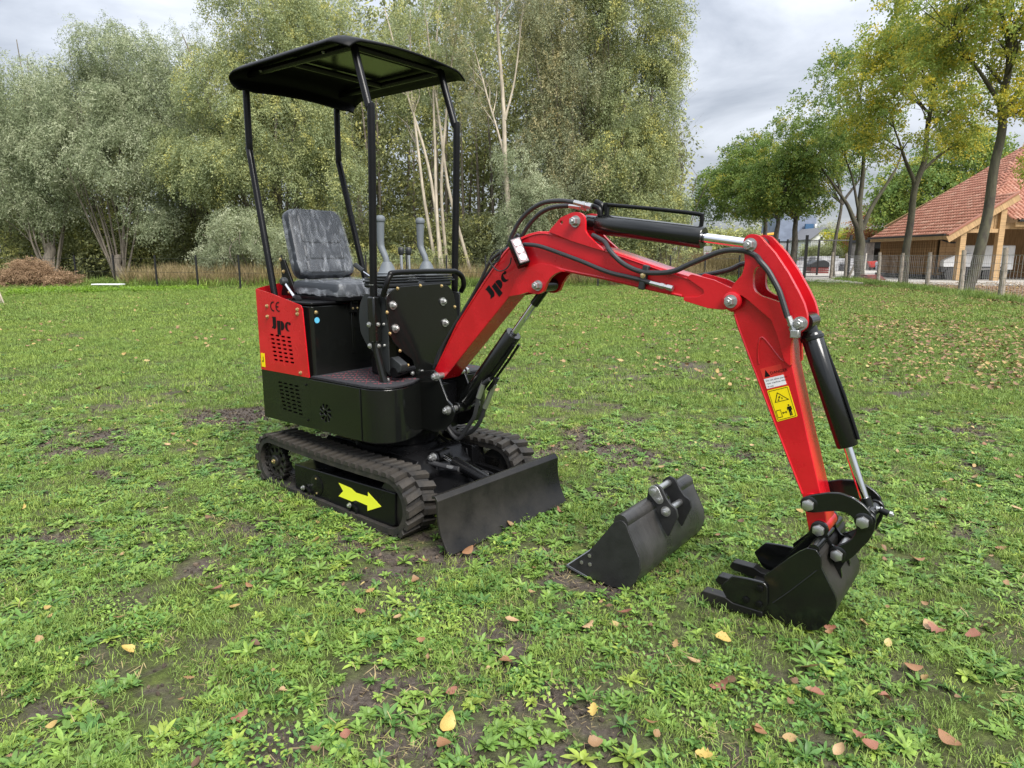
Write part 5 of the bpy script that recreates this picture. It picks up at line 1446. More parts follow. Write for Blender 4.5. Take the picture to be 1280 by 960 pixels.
# engine and tank box under the seat
EX0 = -.215
eb = MB().prism(rnd([(-.66, -.405), (EX0, -.405), (EX0, .405), (-.66, .405)], .02), ZB1 - .004, 1.085, axis='z').build('engine_box', BLK, ex, bevel=.006)
MB().prism(rnd([(-.66, -.412), (EX0 + .008, -.412), (EX0 + .008, .412), (-.66, .412)], .02), 1.09, 1.105, axis='z').build('box_lid', BLKS, ex, bevel=.004)
lt = MB().box((EX0 + .012, -.13, 1.07), (.02, .05, .07)).box((EX0 + .02, -.13, 1.105), (.03, .035, .03)).build('latch', BLKS, ex, bevel=.004)
for dy in (-.015, .015): bolt(lt, (EX0 + .022, -.13 + dy, 1.06), (1, 0, 0), .006, .006, BRS, washer=0)
bolt(eb, (EX0 + .001, -.375, 1.05), (1, 0, 0), .008, .008, BRS)
MB().lathe((EX0 + .001, -.372, 1.008), (1, 0, 0), [(0, .016), (.0015, .016)], 20).build('round_sticker', CYAN, eb)
MB().box((EX0 + .004, -.135, .93), (.005, .016, .25)).build('seam_strip', BLK, eb, bevel=.002)

# floor plate with patterned mat
fl = MB().prism([(x + .004 * (x > 0), y * 1.008) for x, y in outl], ZB1 - .005, ZB1 + .001, axis='z').build('floor_plate', BLKS, ex, bevel=.002, sharp=50)
MATM = mat('floor_mat', (.026, .025, .029), .7, bump=.5, bscale=90)
b = MB(); mo = [(x * .985 - .004, y * .975) for x, y in outl if x > -.3]
b.prism(mo, ZB1 + .001, ZB1 + .006, axis='z'); fm = b.build('floor_mat', MATM, ex, sharp=50)
PNK = mat('mat_stitching', (.17, .03, .04), .7)
b = MB()
for k in range(-7, 12):      # diamond quilting lines, clipped to the mat
    for sgn in (1, -1):
        for j in range(28):
            x = -.20 + j * .019; y = sgn * (x * .9) + k * .085 - .3
            x2 = x + .012; y2 = y + sgn * .0108
            if -.39 < y < .39 and x2 < .29 and -.19 < x and not (x2 > .2 and abs(y) > .36): b.tube([(x, y, ZB1 + .0065), (x2, y2, ZB1 + .0065)], .0016, 4)
b.build('mat_stitching', PNK, fm, kind='stuff')

# seat
SX, SY = -.60, -.035
def pad(b, W, H, T, rr=.06, nx=10, ny=10, fn=None, f=None):
    """cushion: rounded slab with a shaped face; f maps (u,v,w) to space"""
    pts = rnd([(-W / 2, -H / 2), (W / 2, -H / 2), (W / 2, H / 2), (-W / 2, H / 2)], rr, 6)
    rings = []
    for w, sc in ((0, .93), (T * .25, 1.0), (T * .7, 1.0), (T * .92, .965), (T, .90)):
        rings.append([b.b.verts.new(f(p[0] * sc, p[1] * sc, w)) for p in pts])
    for a in range(len(rings) - 1):
        for k in range(len(pts)): b._quad((rings[a][k], rings[a][(k + 1) % len(pts)], rings[a + 1][(k + 1) % len(pts)], rings[a + 1][k]))
    b._quad(rings[0][::-1]); b._quad(rings[-1])
lean = R(18)
def backf(off=0.0, y0=SY, z0=1.405):
    def f(u, v, w):
        taper = 1 - .10 * (v + .2) / .4
        x = SX - .03 + w * math.cos(lean) - (v) * math.sin(lean); z = z0 + v * math.cos(lean) + w * math.sin(lean)
        return (x - .05 + off, y0 + u * taper, z)
    return f
b = MB(); pad(b, .42, .42, .09, .07, f=backf()); sb = b.build('seat_back', VIN, ex, bevel=.0)
for (u, v, W, H) in ((0, .08, .29, .17), (0, -.06, .29, .085), (0, -.15, .29, .075)):
    b = MB(); g = backf(); pad(b, W, H, .018, .02, f=lambda a, c, w, u=u, v=v: g(a + u, c + v, w + .082)); b.build('quilted_panel', VIN, sb)
b = MB(); pad(b, .44, .46, .085, .06, f=lambda u, v, w: (SX + .20 + v, SY + u, 1.125 + w - .02 * (v + .2))); sc_ = b.build('seat_cushion', VIN, ex)
b = MB(); pad(b, .44, .46, .10, .06, f=lambda u, v, w: (SX + .20 + v, SY + u, 1.10 + w * .3)); b.build('seat_base', BLKS, ex)
def film(name, par, f, W, H, n=46, amp=.010, wrap=0.0, seed=1, skirt=.0):
    """crinkled polythene sheet lying over a cushion"""
    U_, V_ = np.meshgrid(np.linspace(-W / 2, W / 2, n), np.linspace(-H / 2, H / 2, n))
    cr_ = np.abs(fbm(U_ * 14 + seed, V_ * 9 + U_ * 7, seed=seed, o=4) - .5) * 2
    cr_ = (1 - cr_) ** 3 * amp + fbm(U_ * 40, V_ * 40, seed=seed + 3, o=2) * amp * .3
    ed = np.clip(np.maximum(np.abs(U_) / (W / 2), np.abs(V_) / (H / 2)) - .86, 0, 1) / .14
    q_ = .42
    su, sv = U_ / (W / 2), V_ / (H / 2)
    U2, V2 = U_ * np.sqrt(1 - q_ * sv ** 6 * .5), V_ * np.sqrt(1 - q_ * su ** 6 * .5)
    verts = []
    for i in range(n):
        for j in range(n): verts.append(f(U2[i, j], V2[i, j], cr_[i, j] - wrap * ed[i, j] ** 1.5 + .004))
    ii_ = np.arange(n * n).reshape(n, n)
    F_ = np.stack([ii_[:-1, :-1], ii_[:-1, 1:], ii_[1:, 1:], ii_[1:, :-1]], -1).reshape(-1, 4)
    keep = F_
    me = raw_mesh(name, verts, np.array(keep), [FILM], smooth=True)
    return link(bpy.data.objects.new(name, me), par)
g = backf()
film('plastic_wrap', sb, lambda u, v, w: g(u, v, w + .103), .435, .44, wrap=.085, seed=4, n=60)
film('plastic_wrap', sc_, lambda u, v, w: (SX + .21 + v, SY + u, 1.205 + w - .02 * (v + .2)), .46, .49, wrap=.08, seed=9, amp=.013)
# seat hinge plates, slide and side levers
for s in (-1, 1):
    MB().prism(rnd([(SX - .12, 1.12), (SX + .03, 1.12), (SX + .0, 1.20), (SX - .07, 1.33), (SX - .11, 1.33), (SX - .09, 1.2)], .01), SY + s * .205, SY + s * .22).build('seat_hinge', BLKS, ex, bevel=.003)
    for (x, z) in ((SX - .10, 1.33), (SX - .075, 1.26), (SX - .03, 1.14)): bolt(ex, (x, SY + s * .221, z), (0, s, 0), .008, .008, BRS)
    MB().prism(rnd([(SX - .02, 1.105), (SX + .38, 1.105), (SX + .38, 1.12), (SX - .02, 1.12)], .004), SY + s * .16, SY + s * .19).build('seat_rail', BLKS, ex)
lv0, lv1 = [(-0.550, 1.207), (-0.436, 1.102)]
lev = MB().tube([pt(lv1, -.34), pt(lv0, -.34)], .008, 10).build('side_lever', CHR, ex)
MB().lathe(pt(lv0, -.36), (0, 1, 0), [(0, .016), (.01, .024), (.03, .024), (.04, .016)], 16).build('knob', PLAS, lev)
MB().lathe(pt(lv1, -.36), (0, 1, 0), [(0, .02), (.01, .034), (.03, .034), (.04, .02)], 18).build('pivot', BLKS, lev)
g0, g1 = [(-0.271, 1.309), (-0.149, 1.252)]
g0, g1 = (-.10, 1.36), (-.03, 1.315)
gA, gB, gC = [(-0.035, 1.304), (0.028, 1.271), (0.084, 1.247)]
lev = MB().tube([pt(gB, -.24), pt(gC, -.24), (.15, -.24, 1.2)], .006, 8).build('side_lever', CHR, ex)
MB().tube([pt(gA, -.24), pt(gB, -.24)], .013, 10).build('grip', PLAS, lev)

# front shield and control console
SHX = .245
shp = [(-.265, .70), (-.265 + .0, .80)]
sh_out = [(-0.284, 1.147), (-0.243, 1.178), (-0.182, 1.194), (0.100, 1.201), (0.176, 1.188), (0.220, 1.146), (0.250, 0.999), (0.253, 0.805)]
sh_lo = [(.235, .72), (-.055, .70), (-.10, .70), (-.115, .80), (-.17, .845), (-.235, .905), (-.262, .95)]
b = MB(); b.prism(rnd(sh_out + [(.24, .80), (.235, .706), (-.085, .706), (-.105, .80), (-.175, .85), (-.24, .91), (-.268, .96)], .02), SHX - .004, SHX + .004, axis='x')
shd = b.build('front_shield', BLK, ex, bevel=.002)
bz = [(-0.240, 1.102), (-0.228, 0.982), (0.127, 1.102), (0.140, 0.983)]
for (y, z) in bz: bolt(shd, (SHX + .005, y, z), (1, 0, 0), .0135, .022, ZNC, washer=1.7)
for (y, z) in [(-0.203, 1.186), (-0.041, 1.195), (0.120, 1.188), (-0.279, 1.068), (-0.265, 0.959), (-0.200, 0.862), (-0.147, 0.779), (0.223, 1.067)]: bolt(shd, (SHX + .004, y, z), (1, 0, 0), .0065, .008, BRS)
for (y, z) in [(-0.122, 0.733), (-0.051, 0.732)]: bolt(shd, (SHX + .004, y, z), (1, 0, 0), .011, .014, ZNC, washer=0)
# side skirts of the shield: plastic plates running back
sk = [(0.232, 1.146), (0.070, 1.157), (0.031, 1.109), (0.016, 1.033), (0.024, 0.952), (0.066, 0.891), (0.122, 0.853), (0.180, 0.765), (0.223, 0.753)]
for s in (-1, 1):
    b = MB(); b.prism(rnd([(x if i not in (0, 8) else SHX, z) for i, (x, z) in enumerate(sk)], .02), s * .272, s * .268); b.build('side_skirt', PLAS, ex, bevel=.001)
b = MB(); b.box((.10, 0, .93), (.22, .36, .44)); b.build('console_box', BLKS, ex, bevel=.01)
MB().box((.13, -.01, 1.20), (.19, .48, .03)).build('console_top', PLAS, ex, bevel=.012)
for yy_ in (-.14, .14):
    for k_ in range(3): MB().box((.13, yy_, 1.218 + .013 * k_), (.19 - .014 * k_, .23 - .014 * k_, .010)).build('rubber_bellows', PLAS, ex, bevel=.004)
# kick plate and pedals
pd = MB().tube([(.26, -.22, .755), (.24, -.10, .755)], .018, 10).build('pedal_shaft', BLKS, ex)
MB().prism(rnd([(.18, .76), (.22, .73), (.30, .76), (.31, .80), (.24, .835), (.19, .81)], .01), -.25, -.20).build('pedal', PLAS, pd, bevel=.004)
MB().lathe((.255, -.255, .755), (0, 1, 0), [(0, .026), (.03, .026)], 16).build('pedal_eye', BLKS, pd)
# joysticks
def joystick(x, y, back=0.0):
    st = MB().lathe((x, y, 1.235), (0, 0, 1), [(0, .066), (.010, .062), (.02, .050), (.026, .054), (.036, .044), (.06, .036), (.085, .022)], 20).build('joystick', GRP, ex)
    st.rotation_euler = (0, 0, 0)
    pts = [(x, y, 1.30), (x - .008, y, 1.34), (x - .035, y, 1.385), (x - .045, y, 1.42), (x - .042, y, 1.53)]
    b = MB(); b.tube([Vector(p) for p in pts], [.017, .016, .0175, .019, .022], 14, smooth=4)
    b.build('grip', GRP, st)
    MB().lathe((x - .042, y, 1.525), (0, 0, 1), [(0, .022), (.006, .026), (.022, .026), (.032, .020), (.036, .01)], 18).build('grip_top', GRP, st, sharp=60)
    return st
joystick(.115, -.15); joystick(.115, .14)
for y in (-.03, .025):
    lv_ = MB().tube([(.10, y, 1.23), (.095, y, 1.36)], .008, 10).build('small_lever', CHR, ex)
    MB().lathe((.095, y, 1.355), (0, 0, 1), [(0, .010), (.006, .015), (.03, .017), (.040, .013), (.044, .005)], 16).build('knob', PLAS, lv_, sharp=60)
# handrail round the shield
hr = [Vector((.235, -.29, 1.15)), Vector((.262, -.29, 1.205)), Vector((.27, -.27, 1.25)), Vector((.27, -.22, 1.268)), Vector((.27, .15, 1.268)), Vector((.27, .22, 1.262)), Vector((.27, .265, 1.235)), Vector((.265, .285, 1.19)), Vector((.23, .30, 1.15))]
MB().tube(hr, .0145, 12, smooth=6).build('handrail', BLKS, ex)

# canopy posts: bent tubes, and their brackets
PR = .0195
fx = lambda s: [(.100, s * .300, 2.352), (.118, s * .300, 2.29), (.196, s * .302, 2.06), (.210, s * .302, 1.99), (.176, s * .302, 1.13)]
rx = lambda s: [(-.840, s * .315, 2.36), (-.845, s * .315, 2.25), (-.850, s * .315, 1.96), (-.838, s * .318, 1.90), (-.640, s * .345, 1.10)]
for s in (-1, 1):
    p = MB().tube([Vector(q) for q in fx(s)], PR, 14, smooth=5).build('canopy_post', BLKS, ex)
    p = MB().tube([Vector(q) for q in rx(s)], PR, 14, smooth=5).build('canopy_post', BLKS, ex)
    br = MB().box((.178, s * .302, 1.03), (.05, .05, .235)).build('post_bracket', BLK, ex, bevel=.008)
    MB().tube([(.178, s * .302, .93), (.185, s * .30, .86), (.225, s * .29, .70)], .020, 10).build('post_foot', BLK, ex)
    for z in (1.005, .895):
        bolt(br, (.204, s * .302, z), (1, 0, 0), .008, .009, ZNC); bolt(br, (.165, s * .328, z), (0, s, 0), .010, .010, ZNC)
        bolt(br, (.215, s * .275, z), (1, 0, 0), .006, .008, ZNC)
    bolt(ex, (.228, s * .27, .715), (1, 0, 0), .008, .008, ZNC)
MB().lathe((.1765, -.302, 1.205), (0, 0, 1), [(0, .0215), (.003, .0215)], 14).build('cable_tie', ZNC, ex)
# canopy roof: a moulded shell, turned down at the rear and curled at the edges
def roof_grid(off):
    nu, nv = 42, 36; V = []
    for i in range(nu):
        u = i / (nu - 1); x = -.885 + 1.075 * u
        for j in range(nv):
            v = j / (nv - 1) * 2 - 1
            w = .445
            # plan corner rounding
            cx_ = max(0, abs(u - .5) * 2 - .80) / .20; k = 1 - .10 * cx_ ** 2
            y = v * w * k
            ev = max(0, abs(v) - .84) / .16
            z = 2.405 - .030 * v * v - .030 * ev ** 1.6
            z -= .12 * max(0, (.14 - u) / .14) ** 1.7 * (1 - .35 * min(1, max(0, abs(v) - .70) / .30) ** 2)         # rear turned down
            z -= .030 * max(0, (u - .90) / .10) ** 1.6           # front lip
            z += .008 * (1 if abs(v) < .62 and .15 < u < .85 else 0)
            xx = x + (.10 * max(0, (.10 - u) / .10) ** 2)
            V.append((xx, y, z - off))
    return V, nu, nv
Vt, nu, nv = roof_grid(0); Vb, _, _ = roof_grid(.012)
n = nu * nv; ii = np.arange(n).reshape(nu, nv)
F = np.stack([ii[:-1, :-1], ii[:-1, 1:], ii[1:, 1:], ii[1:, :-1]], -1).reshape(-1, 4)
Fb = F[:, ::-1] + n
rim = [(a, b_, b_ + n, a + n) for a, b_ in list(zip(ii[0, 1:], ii[0, :-1])) + list(zip(ii[-1, :-1], ii[-1, 1:])) + list(zip(ii[:-1, 0], ii[1:, 0])) + list(zip(ii[1:, -1], ii[:-1, -1]))]
me = raw_mesh('canopy_roof', Vt + Vb, np.concatenate([F, Fb, np.array(rim)]), [mat('roof_plastic', (.003, .003, .0035), .5, bump=.1, bscale=250, spec=.14)], smooth=True)
rf = link(bpy.data.objects.new('canopy_roof', me), ex)
# frame tubes and underside ribs of the canopy
for s in (-1, 1): MB().tube([Vector((.10, s * .300, 2.35)), Vector((-.84, s * .315, 2.355))], .018, 12).build('roof_rail', BLKS, rf)
for x in (.085, -.40, -.82): MB().tube([Vector((x, -.30, 2.352)), Vector((x, .30, 2.352))], .016, 10).build('roof_rail', BLKS, rf)
MB().prism(rnd([(-.42, -.24), (-.04, -.24), (-.04, .24), (-.42, .24)], .05), 2.372, 2.388, axis='z').build('roof_panel', mat('smoked_panel', (.012, .013, .009), .18), rf, bevel=.003)
for (x, s) in ((-.66, -1), (-.10, -1), (-.2, 1), (-.7, 1)): bolt(rf, (x, s * .33, 2.352), (0, 0, -1), .007, .008, ZNC)

# ================= boom =================
# swing bracket on the body front
bk = [(0.400, 0.765), (0.431, 0.734), (0.461, 0.672), (0.494, 0.612), (0.528, 0.589), (0.544, 0.554), (0.520, 0.503), (0.473, 0.452), (0.401, 0.428)]
fpin, = [(0.422, 0.732)]
cpin, = [(0.498, 0.562)]
plate = rnd([(.24, .735)] + bk + [(.30, .43), (.24, .43)], .008)
for y0, y1 in ((-.105, -.092), (.092, .105)):
    MB().prism(plate, y0, y1).build('boom_bracket', BLK, ex, bevel=.003)
MB().box((.335, 0, .55), (.10, .186, .26)).build('bracket_core', BLKS, ex, bevel=.01)
for s in (-1, 1):
    bolt(ex, (fpin[0], s * .106, fpin[1]), (0, s, 0), .0165, .030, ZNC); bolt(ex, (cpin[0], s * .106, cpin[1]), (0, s, 0), .0165, .030, ZNC)
for nm, p, r_ in (('boom_pin', fpin, .016), ('ram_pin', cpin, .016)):
    MB().cyl((p[0], -.10, p[1]), (p[0], .10, p[1]), r_, 14).build(nm, ZNC, ex)
# main box: side outline read in the plane of its near web
Y0 = .062
web = [(0.359, 0.750), (0.527, 1.012), (0.711, 1.231), (0.839, 1.371), (0.888, 1.409), (0.935, 1.433), (0.981, 1.449), (1.040, 1.460), (1.106, 1.457), (1.242, 1.422), (1.399, 1.378), (1.626, 1.310), (1.775, 1.270), (1.911, 1.228), (1.935, 1.196), (1.915, 1.159), (1.835, 1.175), (1.751, 1.189), (1.640, 1.205), (1.407, 1.247), (1.195, 1.279), (1.134, 1.292), (1.073, 1.297), (1.019, 1.291), (0.968, 1.270), (0.936, 1.247), (0.872, 1.161), (0.686, 0.975), (0.424, 0.708)]
boom = MB().prism(rnd(web, .006), -Y0, Y0).build('boom', RED, ex, bevel=.003, sharp=28)
def bead(name, pts, y, r_, m, par, s=-1):
    return MB().tube([Vector((p[0], y, p[1])) for p in pts], r_, 6, smooth=3).build(name, m, par)
# flanges standing proud along the web edges
WELD = RED
fl_up = [(0.378, 0.771), (0.536, 1.012), (0.718, 1.230), (0.843, 1.367), (0.896, 1.405), (0.943, 1.430), (0.989, 1.445), (1.043, 1.455), (1.105, 1.451), (1.245, 1.416), (1.401, 1.373), (1.628, 1.306), (1.773, 1.266)]
fl_lo = [(0.877, 1.162), (0.939, 1.249), (0.971, 1.274), (1.022, 1.295), (1.076, 1.303), (1.137, 1.297), (1.197, 1.284), (1.409, 1.252), (1.641, 1.210), (1.744, 1.193)]
for s in (-1, 1):
    bead('weld_bead', [(x, z - .006) for x, z in fl_up], s * (Y0 + .0005), .0042, RED, boom)
    bead('weld_bead', [(x, z + .003) for x, z in fl_lo], s * (Y0 + .0005), .0055, RED, boom)
# lug for the arm ram: two plates
lug = [(1.104, 1.457), (1.168, 1.515), (1.222, 1.533), (1.244, 1.536), (1.267, 1.532), (1.287, 1.518), (1.293, 1.494), (1.294, 1.458), (1.309, 1.437), (1.338, 1.412), (1.394, 1.370), (1.326, 1.387), (1.224, 1.415)]
pinA, = [(1.248, 1.496)]
hol, = [(1.172, 1.495)]
for y0, y1 in ((-.074, -.060), (.060, .074)):
    MB().prism(rnd(lug, .006), y0, y1, holes=[circ(hol, .0085, 12)]).build('ram_lug', RED, boom, bevel=.002)
for s in (-1, 1): bolt(ex, (pinA[0], s * .0745, pinA[1]), (0, s, 0), .0165, .034, ZNC, washer=1.5)
MB().cyl((pinA[0], -.07, pinA[1]), (pinA[0], .07, pinA[1]), .016, 14).build('ram_pin', ZNC, ex)
# lug for the lift ram underneath
lugb = [(0.875, 1.162), (0.939, 1.172), (0.989, 1.186), (1.027, 1.179), (1.054, 1.179), (1.078, 1.191), (1.096, 1.230), (1.116, 1.255), (1.139, 1.271), (1.167, 1.282), (1.197, 1.282), (1.119, 1.311), (1.053, 1.318), (0.985, 1.299), (0.929, 1.255)]
pinB, = [(1.051, 1.218)]
for y0, y1 in ((-.074, -.055), (.055, .074)):
    MB().prism(rnd(lugb, .006), y0, y1).build('ram_lug', RED, boom, bevel=.003)
for s in (-1, 1): bolt(ex, (pinB[0], s * .0745, pinB[1]), (0, s, 0), .0165, .034, ZNC)
MB().cyl((pinB[0], -.07, pinB[1]), (pinB[0], .07, pinB[1]), .016, 14).build('ram_pin', ZNC, ex)
# doubling plates at the boom end
dbl = [(1.780, 1.281), (1.874, 1.260), (1.953, 1.227), (1.964, 1.200), (1.958, 1.161), (1.918, 1.149), (1.855, 1.152), (1.799, 1.166), (1.754, 1.177), (1.753, 1.192), (1.811, 1.194), (1.837, 1.208), (1.832, 1.223), (1.761, 1.266)]
for y0, y1 in ((-.069, -.058), (.058, .069)):
    MB().prism(rnd(dbl, .006), y0, y1).build('doubling_plate', RED, boom, bevel=.002)
# lettering on the boom
(bx0_, bz0_), (bx1_, bz1_), (bx2_, bz2_) = [(0.765, 1.142), (0.879, 1.252), (0.721, 1.187)]
u_ = Vector((bx1_ - bx0_, 0, bz1_ - bz0_)) / 1.6; v_ = Vector((bx2_ - bx0_, 0, bz2_ - bz0_))
decal(boom, 'lettering', letters_jpc(), (bx0_, -Y0 - .0003, bz0_), u_, v_, (0, -1, 0), INK)
# work light on the near side
gl = [(0.930, 1.429), (0.965, 1.427), (1.024, 1.325), (0.981, 1.323)]
a, b2, c2, d2 = [Vector((p[0], -.115, p[1])) for p in gl]
wlc = [(0.891, 1.437), (0.938, 1.325)]
b = MB()
upv = ((a - d2) + (b2 - c2)).normalized(); rgt = ((b2 - a) + (c2 - d2)).normalized(); 
fw = Vector((.75, -.62, .1)).normalized(); rgt = upv.cross(fw).normalized(); fw = rgt.cross(upv)
cen = (a + b2 + c2 + d2) / 4
M3 = Matrix((rgt, fw, upv)).transposed()
lamp = MB().box(cen - fw * .032, (.056, .058, .132), M3).build('work_light', BLKS, ex, bevel=.006)
for k in range(5): MB().box(cen - fw * .06 + upv * (.045 - .0225 * k), (.046, .02, .006), M3).build('cooling_fin', BLKS, lamp)
ln_ = MB().box(cen - fw * .002, (.044, .008, .118), M3).build('lens', LENS, lamp, bevel=.003)
for k in (-1, 0, 1): MB().lathe(cen + upv * .036 * k + fw * .0025, fw, [(0, .016), (.003, .015), (.0035, .006)], 18).build('led_reflector', REFL, ln_)
MB().box(cen - fw * .06 + Vector((0, .02, 0)), (.02, .05, .03), M3).build('lamp_bracket', BLKS, lamp)
cab = [(0.902, 1.343), (0.893, 1.313), (0.864, 1.287), (0.825, 1.281), (0.791, 1.301), (0.771, 1.331), (0.791, 1.361), (0.826, 1.378), (0.840, 1.365), (0.825, 1.328), (0.786, 1.313)]
MB().tube([Vector(pt(p, -.085)) for p in cab], .0032, 6, smooth=5).build('lamp_cable', HOSE, ex)

# ---- rams
def ram(name, p0, p1, t0, t1, r0, r1, par=ex, m=BLK, cap=.012, eye=.030, y=0.0, rodm=CHR):
    """barrel from t0 to t1 of the way between two pins, rod to the second pin"""
    a, c = Vector((p0[0], y, p0[1])), Vector((p1[0], y, p1[1]))
    b = MB(); b.lathe(a, c - a, [((c - a).length * t0, r0 * .9), ((c - a).length * t0 + .006, r0), ((c - a).length * t1 - .004, r0), ((c - a).length * t1, r0 * .92), ((c - a).length * t1, r1 * 1.15), ((c - a).length * t1 - .008, r1 * 1.1)], 30)
    o = b.build(name, m, par, sharp=45)
    MB().cyl(a.lerp(c, t1 - .01), c, r1, 20).build('ram_rod', rodm, o)
    for q in (a, c): MB().lathe(q - Vector((0, .045, 0)), (0, 1, 0), [(0, eye), (.09, eye)], 20).build('ram_eye', m, o, bevel=.002)
    MB().tube([a, a.lerp(c, t0 + .01)], r0 * .75, 14).build('ram_root', m, o)
    return o
lift = ram('lift_ram', cpin, pinB, .06, .635, .042, .0165)
(q0, ), (q1, ) = [(0.898, 1.058)], [(0.951, 1.133)]
lc = Vector((pinB[0] - cpin[0], 0, pinB[1] - cpin[1]))
MB().cyl(Vector((cpin[0], 0, cpin[1])) + lc * .86, Vector((cpin[0], 0, cpin[1])) + lc, .021, 18).build('rod_sleeve', BLK, lift)
lb = Vector((cpin[0], 0, cpin[1]))
perp = Vector((lc.z, 0, -lc.x)).normalized()
for k, (yy, t) in enumerate(((-.02, .42), (.02, .47))):
    MB().tube([lb + lc * .60 + perp * .05 + Vector((0, yy, 0)), lb + lc * (t + .02) + perp * .055 + Vector((0, yy, 0)), lb + lc * .22 + perp * (.055) + Vector((0, yy, 0))], .007, 8).build('steel_pipe', BLKS, lift)
for pts_, yy in (([(0.719, 0.740), (0.676, 0.710), (0.654, 0.679), (0.643, 0.635), (0.614, 0.534), (0.568, 0.471), (0.510, 0.396), (0.464, 0.401), (0.423, 0.439), (0.383, 0.499)], -.03), ([(0.730, 0.742), (0.709, 0.707), (0.676, 0.652), (0.643, 0.572), (0.597, 0.478), (0.522, 0.414), (0.435, 0.404), (0.376, 0.444)], .02)):
    h = MB().tube([Vector(pt(p, yy)) for p in pts_], .011, 10, smooth=4).build('ram_hose', HOSE, lift)
    MB().tube([Vector(pt(pts_[1], yy)), Vector(pt(pts_[3], yy))], .014, 10).build('hose_fitting', ZNC, h)
cr1 = [(0.628, 0.658), (0.667, 0.713), (0.699, 0.742), (0.731, 0.741), (0.725, 0.712), (0.693, 0.679)]
MB().tube([Vector(pt(p, -.01)) for p in cr1], .008, 8, smooth=3).build('elbow_pipe', BLKS, lift)

armP, = [(1.952, 1.184)]
topP, = [(2.007, 1.390)]
bucP, = [(2.202, 1.116)]
linkP, = [(2.286, 0.468)]
endP, = [(2.323, 0.374)]
knee, = [(2.466, 0.448)]
buck, = [(2.392, 0.299)]
aram = ram('arm_ram', pinA, topP, .085, .72, .043, .019)
av = Vector((topP[0] - pinA[0], 0, topP[1] - pinA[1])); ao = Vector((pinA[0], 0, pinA[1])); an = Vector((-av.z, 0, av.x)).normalized()
pipe = [ao + av * .10 + an * .045, ao + av * .11 + an * .085, ao + av * .02 + an * .088 + Vector((0, 0, .0))]
MB().tube([ao + av * .09 + an * .04, ao + av * .095 + an * .075, ao + av * .05 + an * .09], .013, 10, smooth=4).build('elbow_pipe', BLKS, aram)
MB().tube([ao + av * .11 + an * .083, ao + av * .4 + an * .087, ao + av * .66 + an * .087, ao + av * .69 + an * .078, ao + av * .695 + an * .04], .0085, 10, smooth=4).build('steel_pipe', BLKS, aram)
MB().box(ao + av * .13 + an * .065, (.014, .02, .05)).build('pipe_clip', BLKS, aram)
# ---- arm
plate = [(1.979, 1.407), (1.990, 1.423), (2.006, 1.429), (2.022, 1.427), (2.037, 1.421), (2.095, 1.361), (2.145, 1.293), (2.186, 1.226), (2.208, 1.185), (2.220, 1.151), (2.225, 1.122), (2.223, 1.101), (2.212, 1.088), (2.192, 1.073), (2.180, 1.061), (2.175, 1.046), (2.175, 1.012), (2.179, 0.963), (2.253, 0.707), (2.338, 0.427), (2.348, 0.374), (2.339, 0.347), (2.319, 0.330), (2.298, 0.336), (2.286, 0.358), (2.253, 0.489), (2.133, 0.745), (1.992, 1.056), (1.954, 1.141), (1.929, 1.154), (1.916, 1.181), (1.924, 1.211), (1.943, 1.227), (1.956, 1.251), (1.983, 1.283), (1.991, 1.322), (1.984, 1.373)]
win = [(2.057, 1.317), (2.038, 1.314), (2.026, 1.301), (2.023, 1.278), (2.025, 1.244), (2.032, 1.225), (2.054, 1.208), (2.092, 1.197), (2.132, 1.185), (2.121, 1.221), (2.101, 1.260), (2.076, 1.299)]
arm = empty('arm', (0, 0, 0)); bpy.data.objects.remove(arm)
# upper part: two thick cheek plates; lower part: closed box
def zcut(p, z): return [q for q in p]
cheek = [p for p in plate]
# lower edge of the cheeks follows a weld line on the box
c1_ = [(1.979, 1.407), (1.990, 1.423), (2.006, 1.429), (2.022, 1.427), (2.037, 1.421), (2.095, 1.361), (2.145, 1.293), (2.186, 1.226), (2.208, 1.185), (2.220, 1.151), (2.225, 1.122), (2.223, 1.101), (2.212, 1.088), (2.192, 1.073), (2.180, 1.061), (2.175, 1.046), (2.175, 1.012), (2.180, 0.960), (2.158, 0.975), (2.145, 1.009), (2.126, 1.066), (2.100, 1.122), (2.057, 1.155), (2.011, 1.191), (1.980, 1.210), (1.957, 1.141), (1.929, 1.154), (1.916, 1.181), (1.924, 1.211), (1.943, 1.227), (1.956, 1.251), (1.983, 1.283), (1.991, 1.322), (1.984, 1.373)]
box_ = [(1.952, 1.140), (1.922, 1.177), (1.944, 1.214), (1.983, 1.227), (2.036, 1.182), (2.099, 1.144), (2.156, 1.095), (2.168, 1.044), (2.177, 0.966), (2.252, 0.704), (2.337, 0.422), (2.345, 0.369), (2.336, 0.341), (2.316, 0.323), (2.294, 0.330), (2.283, 0.352), (2.249, 0.484), (2.129, 0.742), (1.987, 1.054)]
armo = MB().prism(rnd(box_, .008), -.058, .058).build('arm', RED, ex, bevel=.003, sharp=28)
for y0, y1 in ((-.080, -.058), (.058, .080)):
    MB().prism(rnd(c1_, .008), y0, y1, holes=[rnd(win, .01)]).build('cheek_plate', RED, armo, bevel=.0025)
ctr = [(2.002, 1.409), (2.053, 1.350), (2.104, 1.278), (2.143, 1.212), (2.163, 1.164), (2.131, 1.177), (2.088, 1.257), (2.034, 1.330), (1.998, 1.374)]
MB().prism(rnd(ctr, .006), -.056, .056).build('arm_web', RED, armo, bevel=.002)
